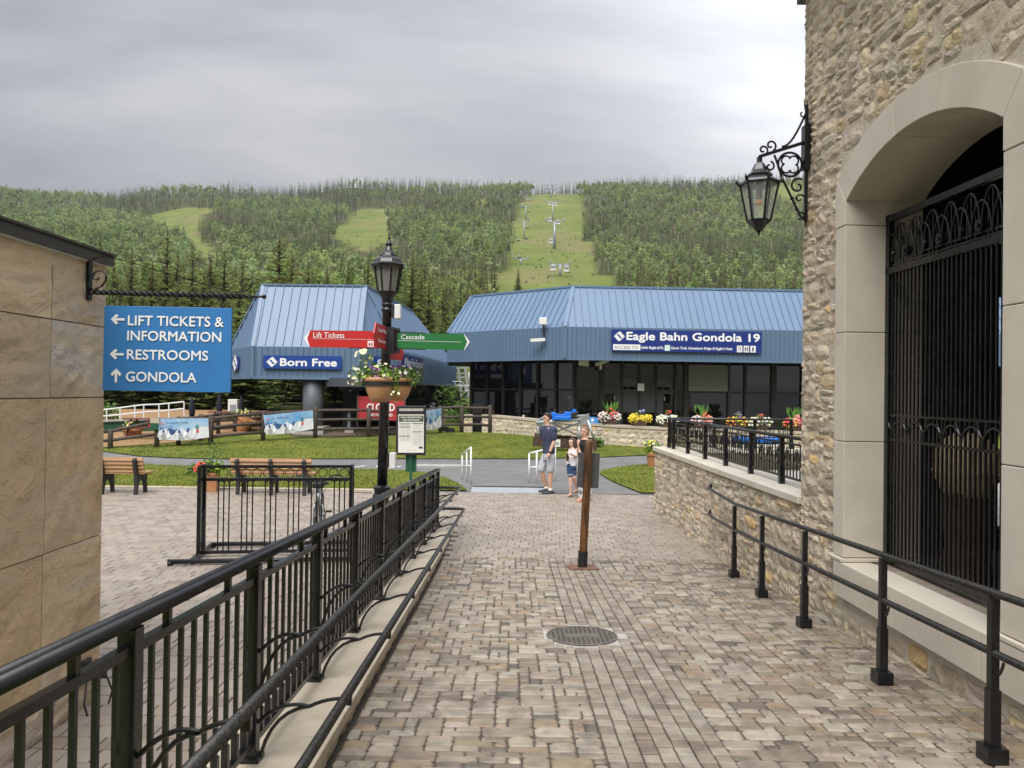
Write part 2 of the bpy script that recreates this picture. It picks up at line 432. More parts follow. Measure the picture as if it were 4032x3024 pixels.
def sheet(name, poly, off, m, ymax=60, step=1.5, wob=0.0):
    bm = bmesh.new()
    es = [bm.verts.new((x, y, 0)) for x, y in poly]
    bm.faces.new(es)
    y0 = min(p[1] for p in poly); y1 = max(p[1] for p in poly)
    y = 22.5
    cuts = [22.5, 40] + list(np.arange(math.ceil(y0), y1, step))
    for c in cuts:
        if y0 < c < y1:
            bmesh.ops.bisect_plane(bm, geom=bm.verts[:]+bm.edges[:]+bm.faces[:], plane_co=(0, c, 0), plane_no=(0, 1, 0))
    for v in bm.verts: v.co.z = H(v.co.x, v.co.y) + off
    bmesh.ops.triangulate(bm, faces=bm.faces)
    bmesh.ops.recalc_face_normals(bm, faces=bm.faces)
    for f in bm.faces:
        if f.normal.z < 0: f.normal_flip()
    me = bpy.data.meshes.new(name); bm.to_mesh(me); bm.free()
    return structure(name, me, m)
def gxy(u, v):
    q = G(u, v); return (q.x, q.y)
PLAZA_END = 17.15
asp_far = [(-60, 36.0), (-30, 30.0)] + [gxy(*q) for q in ((409,1780),(540,1798),(671,1806),(897,1810),(1400,1809),(2100,1809),(2376,1803),(2578,1794))] + [(30, 27.5)]
sheet('asphalt_path', [(-60, PLAZA_END), (30, PLAZA_END)] + [(x, y+.4) for x, y in asp_far[::-1]], .0, 'asphalt')
lawn_far_poly = asp_far + [(60, 30), (60, 46), (-2.6, 46), (-3.4, 35.5), (-40, 36.5), (-60, 37.1)]
sheet('far_lawn', [(x, y) for x, y in lawn_far_poly], .03, 'lawn')
front_l = [gxy(*q) for q in ((572,1832),(771,1840),(1100,1847),(1395,1851),(1600,1856),(1690,1866),(1760,1888),(1800,1906))]
lawn_left = [(-60, PLAZA_END+.12), (front_l[-1][0]+.35, PLAZA_END+.12)] + front_l[::-1] + [(-60, 24.0)]
sheet('front_lawn', lawn_left, .035, 'lawn')
fr = [gxy(*q) for q in ((2470,1914),(2405,1896),(2360,1868),(2372,1855),(2420,1845),(2503,1835),(2578,1831))]
lawn_right = [(fr[0][0]+.1, PLAZA_END+.12)] + fr[1:] + [(25, 21.2), (25, PLAZA_END+.12)]
sheet('side_lawn', lawn_right, .035, 'lawn')
# wood-chip play area and bare soil under the lift building
chips = [gxy(*q) for q in ((330,1772),(480,1762),(640,1752),(830,1733),(930,1712))]
sheet('wood_chip_ground', chips + [(-9.5, 36), (-10, 40), (-34, 40), (-34, chips[0][1]+2)], .05, 'wood_chips')
soilp = [gxy(*q) for q in ((1160,1722),(1300,1727),(1430,1722),(1580,1712))]
sheet('bare_soil', soilp + [(-3.2, 33.5), (-3.2, 46), (-12, 46), (-11.5, 33)], .05, 'soil')
# pale edging stone between paving and grass
for i, (x0, x1) in enumerate(((-40, -3.9), (3.55, 14))):
    mb = MB(); x = x0
    while x < x1:
        mb.box((x+.6, PLAZA_END+.06, -.03), (1.19, .14, .13)); x += 1.2
    structure('edging_kerb', mb, 'cap_stone', bevel=.01)

# blades of grass on the lawns
def grass():
    from mathutils.geometry import tessellate_polygon
    polys = [lawn_left, lawn_right, lawn_far_poly]
    def inside(p, x, y):
        c = False; j = len(p)-1
        for i in range(len(p)):
            if (p[i][1] > y) != (p[j][1] > y) and x < (p[j][0]-p[i][0])*(y-p[i][1])/(p[j][1]-p[i][1])+p[i][0]: c = not c
            j = i
        return c
    vs = []; ts = []
    n = 0
    for _ in range(120000):
        if n > 52000: break
        y = 17.2 + 15*RNG.random()**1.25; a = -.60 + 1.0*RNG.random(); x = a*y
        if not any(inside(p, x, y) for p in polys): continue
        if y > 28.2 and x < -3: continue
        n += 1
        z = H(x, y)+.028; h = .02+.04*RNG.random(); an = RNG.random()*6.28
        w = .008+.01*RNG.random(); dx, dy = w*math.cos(an), w*math.sin(an); lx, ly = (RNG.random(2)-.5)*.07
        vs += [(x-dx, y-dy, z), (x+dx, y+dy, z), (x+lx, y+ly, z+h)]
        k = .75+.6*RNG.random(); ts.append((k*(.9+.35*RNG.random()), k, .8*k))
    mb = MB(); 
    mb.v = vs; mb.f = [(3*i, 3*i+1, 3*i+2) for i in range(len(ts))]; mb.t = [t for t in ts for _ in range(3)]; mb.mi = [0]*len(ts)
    o = obj('grass', mb, 'grass_blade')
    tag(o, 'short mown green grass covering the lawns', 'grass', kind='stuff')
mat('grass_blade', (.16,.19,.038), .8, var=.25, scale=.8, tint=True, spec=.1)
grass()
# ------------------------------------------------------------------ forest
def leaf_mat(name, base, var=.3, rnd=.5):
    m = mat(name, base, .75, var=var, scale=.9, tint=True, spec=.2)
    nt = m.node_tree; N = nt.nodes; L = nt.links; b = N['Principled BSDF']
    src = b.inputs['Base Color'].links[0].from_socket
    oi = N.new('ShaderNodeObjectInfo'); hs = N.new('ShaderNodeHueSaturation')
    r1 = N.new('ShaderNodeMapRange'); r1.inputs[3].default_value = 1-rnd*.6; r1.inputs[4].default_value = 1+rnd
    r2 = N.new('ShaderNodeMapRange'); r2.inputs[3].default_value = .455; r2.inputs[4].default_value = .52
    L.new(oi.outputs['Random'], r1.inputs[0]); L.new(oi.outputs['Random'], r2.inputs[0])
    L.new(r1.outputs[0], hs.inputs['Value']); L.new(r2.outputs[0], hs.inputs['Hue'])
    L.new(src, hs.inputs['Color']); L.new(hs.outputs[0], b.inputs['Base Color'])
    tr = N.new('ShaderNodeBsdfTranslucent'); L.new(hs.outputs[0], tr.inputs[0])
    mx = N.new('ShaderNodeMixShader'); mx.inputs[0].default_value = .5
    L.new(b.outputs[0], mx.inputs[1]); L.new(tr.outputs[0], mx.inputs[2]); L.new(mx.outputs[0], N['Material Output'].inputs[0])
    return m
leaf_mat('conifer_leaf', (.135,.16,.05), rnd=.5)
leaf_mat('aspen_leaf', (.225,.285,.105), rnd=.25)
mat('conifer_bark', (.10,.075,.055), .9, var=.3, scale=3)
mat('aspen_bark', (.56,.54,.47), .8, var=.25, scale=2.5)
def forest_mat():
    m = mat('forest_mix', (1,1,1), .8, var=.12, scale=.5, tint=True, spec=.1); nt = m.node_tree; N = nt.nodes; L = nt.links; b = N['Principled BSDF']
    tr = N.new('ShaderNodeBsdfTranslucent'); L.new(b.inputs['Base Color'].links[0].from_socket, tr.inputs[0]); mx = N.new('ShaderNodeMixShader'); mx.inputs[0].default_value = .45
    L.new(b.outputs[0], mx.inputs[1]); L.new(tr.outputs[0], mx.inputs[2]); L.new(mx.outputs[0], N['Material Output'].inputs[0])
forest_mat()

def trunk_tpl(h, r, n=5, seg=3, lean=0.0):
    v = []; f = []
    for i in range(seg+1):
        t = i/seg
        for j in range(n):
            a = 2*math.pi*j/n; rr = r*(1-.82*t)
            v.append((rr*math.cos(a)+lean*t*t, rr*math.sin(a), h*t))
    for i in range(seg):
        for j in range(n):
            a, b, c, d = i*n+j, i*n+(j+1) % n, (i+1)*n+(j+1) % n, (i+1)*n+j
            f += [(a, b, c), (a, c, d)]
    return np.array(v), np.array(f)
def conifer_tpl(rng, h, wh, br, seg, base=.08, wid=.19):
    """drooping whorls of branches, each a row of small kite-shaped sprays"""
    V = []; F = []; T = []
    for i in range(wh):
        t = base + (1-base)*(i/wh)**.92
        z = h*t; L0 = h*wid*(1-t)**.78*(1+.0*i) + h*.008
        nb = max(4, int(br*(1-.45*t)))
        a0 = rng.random()*6.28
        for k in range(nb):
            a = a0 + 6.283*k/nb + rng.normal(0, .22)
            L = L0*rng.uniform(.62, 1.2)
            if rng.random() < .06: continue
            rise = rng.uniform(-.42, -.05) + .45*t
            ca, sa = math.cos(a), math.sin(a)
            zz = z + rng.normal(0, h*.012)
            tone = rng.uniform(.72, 1.28)
            for s in range(seg):
                s0 = s/seg*.92; s1 = min(1, s0 + 1.25/seg)
                r0 = L*s0; r1 = L*s1; w = L*(.23 if seg > 1 else .30)*(1-.55*s0)*rng.uniform(.75, 1.25)
                z0 = zz + rise*r0 + .10*r0*s0; z1 = zz + rise*r1 + .14*r1*s1 - L*.03
                ox = rng.normal(0, .06)*L
                m = .45; rm = r0+(r1-r0)*m; zm = z0+(z1-z0)*m
                o = len(V)
                dl = -w*rng.uniform(.15, .6); dr = -w*rng.uniform(.15, .6)
                V += [(r0*ca, r0*sa, z0), (rm*ca-sa*(w+ox), rm*sa+ca*(w+ox), zm+dl), (r1*ca, r1*sa, z1), (rm*ca+sa*(w-ox), rm*sa-ca*(w-ox), zm+dr)]
                F += [(o, o+1, o+2), (o, o+2, o+3)]
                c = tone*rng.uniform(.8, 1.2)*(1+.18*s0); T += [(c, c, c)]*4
    o = len(V); V += [(0,0,h*1.0),(h*.014,0,h*.9),(-h*.008,h*.012,h*.9),(-h*.008,-h*.012,h*.9)]; F += [(o,o+1,o+2),(o,o+2,o+3),(o,o+3,o+1)]; T += [(1,1,1)]*4
    return np.array(V), np.array(F), np.array(T)
def aspen_tpl(rng, h, n, size, base=.42, wid=.155):
    V = []; F = []; T = []
    lob = [(rng.normal(0, .5), rng.normal(0, .5), rng.uniform(.1, .95), rng.uniform(.45, .8)) for _ in range(9)]
    for i in range(n):
        lx, ly, lz, lr = lob[rng.integers(9)]
        d = rng.normal(size=3); d /= np.linalg.norm(d); q = d*rng.random()**.4*lr
        prof = (1-(2*lz-.9)**2*.55)
        c = np.array([(lx*.8+q[0])*h*wid*prof, (ly*.8+q[1])*h*wid*prof, h*(base+(1-base)*np.clip(lz+q[2]*.28, 0, 1.02))])
        s = size*rng.uniform(.6, 1.3)
        u = rng.normal(size=3); u /= np.linalg.norm(u); w = np.cross(u, rng.normal(size=3)); w /= np.linalg.norm(w)
        o = len(V); V += [c-u*s, c+w*s*.62, c+u*s, c-w*s*.62]; F += [(o, o+1, o+2), (o, o+2, o+3)]
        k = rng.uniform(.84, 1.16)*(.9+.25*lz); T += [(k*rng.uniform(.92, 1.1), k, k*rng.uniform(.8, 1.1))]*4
    return np.array(V), np.array(F), np.array(T)
def np_mesh(name, V, F, T=None):
    me = bpy.data.meshes.new(name)
    me.vertices.add(len(V)); me.vertices.foreach_set('co', np.asarray(V, dtype=np.float32).ravel())
    me.loops.add(len(F)*3); me.loops.foreach_set('vertex_index', np.asarray(F, dtype=np.int32).ravel())
    me.polygons.add(len(F)); me.polygons.foreach_set('loop_start', np.arange(0, len(F)*3, 3, dtype=np.int32))
    me.polygons.foreach_set('loop_total', np.full(len(F), 3, dtype=np.int32))
    if T is not None:
        at = me.attributes.new('tint', 'FLOAT_COLOR', 'POINT')
        at.data.foreach_set('color', np.hstack([T, np.ones((len(T), 1))]).astype(np.float32).ravel())
    me.update(calc_edges=True)
    return me

def near_road_clear(x, y): return False
def forest():
    rng = np.random.default_rng(5)
    trees = []       # (y, kind, x, z, h)
    # hillside
    y = 82.0
    while y < 1010:
        st = 4.5 + y*.0048
        x = -.80*y - 10
        while x < .56*y + 10:
            px = x + rng.uniform(-.5, .5)*st; py = y + rng.uniform(-.5, .5)*st
            x += st
            cl = wav(px, py, 38, 1.3) + .8*wav(px, py, 90, 4.0) + rng.normal(0, .32)
            up = (py-450)/450.0; rt = px/py
            con = cl + .5*up + (1.0 if py < 150 else 0) + (.35 if rt > .05 and py > 500 else 0) + (1.6 if py > 800 else 0) > .55
            h = rng.uniform(9.0, 17.5) if con else rng.uniform(9, 14)
            if py > 250: h *= 1.12
            z = H(px, py)
            u, v = proj(px, py, z)
            if not (-200 < u < 3700): continue
            if u > 3200 + 60 and py < 300: continue
            ok = True
            ju, jv = 22*wav(px, py, 14, .3) + rng.normal(0, 14), 10*wav(px, py, 11, 2.2) + rng.normal(0, 6)
            for fr_ in ((.0, .35, .75) if py < 915 else ()):
                uu, vv = proj(px, py, z + h*fr_)
                if any(in_poly(p, uu+ju, vv+jv) for p in CLEAR): ok = False; break
            if not ok: continue
            # runs continue down behind the buildings
            if 1960 < u < 2420 and py < 330: continue
            if 1760 < u < 1850 and py < 130: continue
            ut, vt = proj(px, py, z+h)
            if u > 1900 and vt > 1125: continue
            if py < 130 and u > 1850: continue
            trees.append((py, 'c' if con else 'a', px, z, h))
        y += st
    # spruces close behind the lift building, following the tops seen in the photograph
    near = [(395,930,64),(450,1010,57),(520,985,66),(600,1030,58),(660,905,72),(700,985,62),(760,960,70),(830,1010,60),(885,985,64),(955,1030,62),
            (1000,1080,58),(1100,935,63),(1150,1000,68),(1215,1030,66),(1290,1050,70),(1370,1040,66),(1450,1020,66),(1545,1000,60),(1625,985,56),(1660,1045,60),
            (1690,1085,55),(1745,1120,64),(1790,1160,70),(430,1110,52),(560,1120,53),(700,1100,54),(820,1110,54),(900,1150,52),(960,1200,50),(1030,1300,50),
            (1290,1250,56),(1380,1270,55),(1500,1250,57),(1600,1190,57),(1700,1210,60),(480,1300,50),(620,1330,49),(760,1330,50),(870,1340,49),
            (1090,1400,50),(1180,1360,52),(1330,1380,53),(1460,1340,52),(1550,1330,51),(1800,1230,78),(350,1000,70),(300,950,80)]
    near += [(u_, 1180+90*math.sin(u_*.037)+60*math.sin(u_*.011+1), 44+3*math.sin(u_*.05)) for u_ in range(380, 1000, 47)] + [(u_, 1290+60*math.sin(u_*.05), 50.5+2*math.sin(u_*.07)) for u_ in range(1010, 1760, 52)] + [(u_, 1400+30*math.sin(u_*.06), 43+2*math.sin(u_*.09)) for u_ in range(400, 960, 58)]
    for u, v, Y in near:
        q = P(u, v, Y); z = H(q.x, q.y); trees.append((Y-1000, 'c', q.x, z, max(3.5, q.z - z)))
    # lone spruce on the run above the gondola roof
    q = G(2040, 1150); trees.append((-500+q.y*.1, 'c', q.x, H(q.x, q.y), 9.5))
    trees.sort()
    ind = {'c': [t for t in trees if t[1] == 'c'][:300], 'a': [t for t in trees if t[1] == 'a'][:300]}
    rest = [t for k in 'ca' for t in [t for t in trees if t[1] == k][300:]]
    # individuals
    hi = []; mid = []; asp = []
    for i in range(4):
        V, F, T = conifer_tpl(rng, 10.0, 34, 13, 4, base=.05, wid=rng.uniform(.17, .21)); hi.append(np_mesh('crown', V, F, T))
        V, F, T = conifer_tpl(rng, 10.0, 20, 9, 2, base=.10, wid=rng.uniform(.14, .18)); mid.append(np_mesh('crown', V, F, T))
        V, F, T = aspen_tpl(rng, 10.0, 1700, .165, base=rng.uniform(.36, .5), wid=.13); asp.append(np_mesh('crown', V, F, T))
    for m_ in hi+mid: m_.materials.append(MATS['conifer_leaf'])
    for m_ in asp: m_.materials.append(MATS['aspen_leaf'])
    V, F = trunk_tpl(10.0, .17); ct = np_mesh('trunk', V, F); ct.materials.append(MATS['conifer_bark'])
    at_ = []
    for i in range(3):
        V, F = trunk_tpl(8.6, .13, lean=rng.normal(0, .3)); q = np_mesh('trunk', V, F); q.materials.append(MATS['aspen_bark']); at_.append(q)
    for kind in 'ca':
        for n_, (yy, k, x, z, h) in enumerate(ind[kind]):
            nearby = yy < 0
            if kind == 'c':
                lab, grp = ('dark green spruce close behind the lift building' if nearby else 'slim dark spruce on the wooded mountainside'), ('spruces behind the lift building' if nearby else 'spruces on the mountainside')
                if nearby and yy > -600: lab, grp = 'lone small spruce standing on the open ski run above the gondola roof', None
                t = thing('spruce_tree', lab, 'tree', (x, 0, z), grp, local=True)
            else:
                t = thing('aspen_tree', 'pale green aspen with a thin white trunk on the lower mountainside', 'tree', (x, 0, z), 'aspens on the mountainside', local=True)
            Y = yy + 1000 if yy < -600 else ((yy+500)*10 if nearby else yy)
            t.location = (x, Y, z); t.rotation_euler = (0, 0, rng.random()*6.28)
            s = h/10.0; w = s*rng.uniform(.9, 1.15)*(1.12 if nearby else 1.0)
            t.scale = (w, w, s)
            me = (hi if nearby or yy < 130 else mid)[rng.integers(4)] if kind == 'c' else asp[rng.integers(4)]
            c = bpy.data.objects.new('crown', me); COL.objects.link(c); c.parent = t
            c = bpy.data.objects.new('trunk', ct if kind == 'c' else at_[rng.integers(3)]); COL.objects.link(c); c.parent = t
    # the rest: one mass
    tp = {'c': [], 'a': []}
    for i in range(5):
        V, F, T = conifer_tpl(rng, 1.0, 15, 6, 1, base=.12, wid=.125)
        tv, tf = trunk_tpl(.6, .012, 3, 1); n = len(V)
        tp['c'].append((np.vstack([V, tv]), np.vstack([F, tf+n]), np.vstack([T*np.array([.135,.160,.070]), np.tile([.13,.10,.075], (len(tv), 1))]), n))
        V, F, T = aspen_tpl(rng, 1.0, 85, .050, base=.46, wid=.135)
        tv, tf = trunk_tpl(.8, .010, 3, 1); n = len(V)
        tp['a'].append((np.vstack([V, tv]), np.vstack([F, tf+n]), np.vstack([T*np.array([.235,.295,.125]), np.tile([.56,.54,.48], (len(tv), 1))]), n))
    VV = []; FF = []; TT = []; o = 0
    for (yy, k, x, z, h) in rest:
        V, F, T, nl = tp[k][rng.integers(5)]
        a = rng.random()*6.28; ca, sa = math.cos(a)*h*rng.uniform(.9, 1.2), math.sin(a)*h*rng.uniform(.9, 1.2)
        W = np.empty_like(V); W[:, 0] = V[:, 0]*ca - V[:, 1]*sa + x; W[:, 1] = V[:, 0]*sa + V[:, 1]*ca + yy; W[:, 2] = V[:, 2]*h + z
        g = rng.uniform(.68, 1.3)*(1+.16*wav(x, yy, 70, 1.9)); tt = T.copy(); tt[:nl] *= np.array([g*rng.uniform(.9, 1.12), g, g*rng.uniform(.85, 1.15)])
        if k == 'c' and rng.random() < .02: tt[:nl] = np.array([.16, .085, .05])*g
        VV.append(W); FF.append(F+o); TT.append(tt); o += len(V)
    # low scrub scattered over the open runs
    ns = 0
    while ns < 170:
        uu, vv = rng.uniform(500, 2420), rng.uniform(740, 1130)
        if not any(in_poly(p, uu, vv) for p in CLEAR): continue
        q = G(uu, vv); ns += 1
        if q.y > 1100: continue
        V, F, T, nl = tp['a'][rng.integers(5)]; h = rng.uniform(.5, 1.5)
        W = V[:nl].copy(); W[:, 2] -= .46; W = W*np.array([h*3, h*3, h*1.2]) + np.array([q.x, q.y, H(q.x, q.y)])
        VV.append(W); FF.append(F[(F < nl).all(axis=1)]+o); TT.append(T[:nl]*rng.uniform(.5, .8)); o += nl
    me = np_mesh('forest', np.vstack(VV), np.vstack(FF), np.vstack(TT))
    fo = obj('forest', me, 'forest_mix'); tag(fo, 'dense mixed aspen and spruce woods covering the mountainside', 'forest', kind='stuff')
    print('trees', len(trees), 'rest', len(rest), 'tris', len(me.polygons))
forest()
# ------------------------------------------------------------------ paving
def wx(y): return 3.314 - 0.03*y          # face of the right-hand building
def Gr(u, v):
    """point on the sloping paved path seen at (u, v)"""
    d = ray(u, v); o = Vector((0, 0, CAM_Z)); t = .5
    while t < 60:
        q = o + d*t
        if q.z <= ramp(q.y): break
        t += .004
    return q
MANHOLE = Gr(2291, 2501)
def paver_geo(mb, x0, x1, y0, y1, zf, tint, rnd=.25, gap=.0046, th=.03, lift=0.0, skew=.003):
    w = x1-x0; d = y1-y0; c = rnd*min(w, d); g = gap
    x0 += g; x1 -= g; y0 += g; y1 -= g
    j = lambda: random.uniform(-skew, skew)
    if rnd > .12:
        out = [(x0+c, y0), (x1-c, y0), (x1, y0+c), (x1, y1-c), (x1-c, y1), (x0+c, y1), (x0, y1-c), (x0, y0+c)]
    else:
        out = [(x0, y0), (x1, y0), (x1, y1), (x0, y1)]
    out = [(a+j(), b+j()) for a, b in out]; n = len(out)
    cx, cy = (x0+x1)/2, (y0+y1)/2; ins = .009 if rnd > .12 else .004
    top = []
    tx, ty = random.uniform(-.012, .012), random.uniform(-.012, .012)
    for a, b in out:
        l = math.hypot(a-cx, b-cy); k = 1-ins*1.3/l
        q = (cx+(a-cx)*k, cy+(b-cy)*k)
        top.append((q[0], q[1], zf(q[1]) + lift + (q[0]-cx)*tx + (q[1]-cy)*ty))
    mid = [(a, b, zf(b) + lift - (.008 if rnd > .12 else .004)) for a, b in out]
    bot = [(a, b, zf(b) - th) for a, b in out]
    fs = [tuple(range(2*n, 3*n))]
    for r in range(2):
        for i in range(n): fs.append((r*n+i, r*n+(i+1) % n, (r+1)*n+(i+1) % n, (r+1)*n+i))
    mb.add(bot+mid+top, fs, tint)
def pick(cs, w): return random.choices(cs, w)[0]
def jit(c, a=.08):
    k = 1+random.uniform(-a, a); return tuple(q*k*(1+random.uniform(-.03, .03)) for q in c)
def pack(nx, ny, sizes, weights, blocked):
    occ = np.zeros((ny, nx), bool); out = []
    for j in range(ny):
        for i in range(nx):
            if occ[j, i]: continue
            for _ in range(6):
                w, h = random.choices(sizes, weights)[0]
                if i+w <= nx and j+h <= ny and not occ[j:j+h, i:i+w].any(): break
            else:
                w = h = 1
            occ[j:j+h, i:i+w] = True
            if not blocked(i, j, w, h): out.append((i, j, w, h))
    return out
def lay(parent, cells, zf, m, name='paver', rnd=.25, ntop=300):
    def size(c):
        x0, x1, y0, y1, t = c; cx, cy = (x0+x1)/2, (y0+y1)/2
        if cy < 2.2: return -1
        u, v = proj(cx, cy, zf(cy))
        if not (-30 < u < 4060 and v < 3060): return 0
        return (x1-x0)*(y1-y0)/cy**3
    cells = sorted(cells, key=size, reverse=True)
    for c in cells[:ntop]:
        mb = MB(); paver_geo(mb, *c[:4], zf, c[4], rnd, lift=random.uniform(-.002, .003)); obj(name, mb, m, parent)
    mb = MB()
    for c in cells[ntop:]: paver_geo(mb, *c[:4], zf, c[4], rnd, lift=random.uniform(-.002, .003))
    o = obj(name+'s_beyond', mb, m, parent); o['kind'] = 'stuff'

# --- the sloping path
UX, UY = .077, .070
RY0 = 2.0; RY1 = RY0 + UY*122
mb = MB(); ys = np.linspace(RY0, RY1, 12)
for a, b in zip(ys[:-1], ys[1:]):
    mb.quad((-1.2, a, ramp(a)-.012), (3.5, a, ramp(a)-.012), (3.5, b, ramp(b)-.012), (-1.2, b, ramp(b)-.012))
paved_path = structure('paved_path', mb, 'joint_sand')
TUMBLED = [(1.15,1.13,1.11), (.98,.94,.91), (.78,.73,.68), (.96,.84,.70), (.55,.52,.50), (1.3,1.3,1.3)]
TW = [4, 3, 2.2, 1.6, 1.0, 1.6]
cells = []
bx0, bx1 = .55, 1.25
for X0, X1 in ((-.94, bx0), (bx1, 3.36)):
    nx = int((X1-X0)/UX); ny = 122; ux = (X1-X0)/nx
    for i, j, w, h in pack(nx, ny, [(2,1),(1,1),(2,2),(3,2),(3,1),(4,2),(2,1),(1,2)], [5,1.2,2.2,1.2,1.6,.5,1,.6], lambda *a: False):
        x0, x1, y0, y1 = X0+i*ux, X0+(i+w)*ux, RY0+j*UY, RY0+(j+h)*UY
        if x0 > wx(y0)-.04: continue
        x1 = min(x1, wx(y1)-.004)
        if math.hypot((x0+x1)/2-MANHOLE.x, (y0+y1)/2-MANHOLE.y) < .33: continue
        cells.append((x0, x1, y0, y1, jit(pick(TUMBLED, TW))))
BAND = [(1.05,1.03,1.02), (.90,.85,.82), (.72,.66,.62), (1.12,1.12,1.12)]
bc = []
y = RY0
while y < RY1-.05:
    for k in range(7):
        x0 = bx0 + .1*k; d = .098
        if math.hypot(x0+.05-MANHOLE.x, y+d/2-MANHOLE.y) < .36: continue
        bc.append((x0, x0+.1, y, y+d, jit(pick(BAND, [4,3,1.6,1.2]))))
    y += .098
lay(paved_path, cells, ramp, 'paver', 'paver', .15, 300)
lay(paved_path, bc, ramp, 'paver', 'small_paver', .05, 200)

# --- the level plaza
mb = MB()
mb.quad((-30, 3, -.012), (-1.2, 3, -.012), (-1.2, RY1, -.012), (-30, RY1, -.012))
mb.quad((-30, RY1, -.012), (12, RY1, -.012), (12, PLAZA_END, -.012), (-30, PLAZA_END, -.012))
plaza = structure('paved_plaza', mb, 'joint_sand')
PZ = [(1.04,1.02,1.0), (.97,.95,.94), (.90,.87,.86), (1.08,1.07,1.07), (.83,.78,.76)]
cells = []
pw, pd = .205, .168
y = RY1 - pd*40; r = 0
while y < PLAZA_END:
    x = -11.5 - (r % 2)*pw/2 - .02*(r % 3)
    while x < 3.5:
        xc = x+pw/2
        okk = (xc < -1.3) if y < RY1-.01 else True
        if okk and abs(xc) < .62*y+2.2 and not (xc > wx(y)+.1 and y < 15.0) and not (-1.5 < xc < -.9 and y < 12.3) and y + pd < PLAZA_END+.02:
            cells.append((x, x+pw, y, y+pd, jit(pick(PZ, [4,4,2,2,1]), .05)))
        x += pw
    y += pd; r += 1
lay(plaza, cells, lambda y: 0.0, 'plaza_paver', 'paver', .06, 300)

# --- manhole cover
t = thing('manhole_cover', 'round grey cast iron manhole cover with a grid of raised blocks set in the pavers', 'manhole cover', tuple(MANHOLE))
sl = math.atan(.059); Ms = Matrix.Translation(MANHOLE) @ Matrix.Rotation(-sl, 4, 'X')
mat('cast_iron', (.15,.13,.11), .5, metal=.35, var=.2, scale=12, bump=.001)
mat('cast_iron_dark', (.06,.05,.04), .7, var=.3, scale=20)
def tf(mb, M): mb.v = [tuple(M @ Vector(v)) for v in mb.v]; return mb
mb = MB(); mb.lathe([(.315,-.02),(.315,.002),(.295,.004),(.293,-.006)], n=40, cap=False); obj('rim', tf(mb, Ms), 'cast_iron', t)
mb = MB(); mb.lathe([(.312,-.010),(.44,-.010)], n=40, cap=False); obj('collar', tf(mb, Ms), 'concrete', t)
mb = MB(); mb.lathe([(.29,-.02),(.29,-.001),(.0001,-.001)], n=40, cap=False); obj('plate', tf(mb, Ms), 'cast_iron', t)
mb = MB()
for i in range(-6, 7):
    for j in range(-6, 7):
        x, y = i*.042, j*.042
        if math.hypot(x, y) < .27 and not (abs(j) <= 1 and abs(i) <= 3): mb.box((x, y, .0005), (.024, .018, .004), rz=0)
obj('raised_blocks', tf(mb, Ms), 'cast_iron_dark', t)['kind'] = 'stuff'

# --- low retaining wall with cap stones between path and plaza
rw = thing('retaining_wall', 'low rubble retaining wall with pale cap slabs between the sloping path and the lower plaza', 'wall', (-1.2, 7, 0))
y = 1.6; k = 0
while y < 12.25:
    y1 = min(y+1.2, 12.3); mb = MB(); a, b = y+.004, y1-.004
    vs = []
    for yy in (a, b):
        for xx in (-1.47, -.945):
            for dz in (-.065, 0): vs.append((xx, yy, capz(yy)+dz))
    mb.add(vs, ((0,2,3,1),(4,5,7,6),(0,4,6,2),(1,3,7,5),(0,1,5,4),(2,6,7,3)))
    obj('cap_slab', mb, 'cap_stone', rw, bevel=.006); y = y1
mb = MB(); 
for a, b in zip(np.linspace(1.6, 12.2, 12)[:-1], np.linspace(1.6, 12.2, 12)[1:]):
    vs = []
    for yy in (a, b):
        for xx in (-1.41, -.985):
            for z in (-.1, capz(yy)-.066): vs.append((xx, yy, z))
    mb.add(vs, ((0,4,6,2),(1,3,7,5),(0,1,5,4),(2,6,7,3)))
obj('mortar', mb, 'mortar', rw)

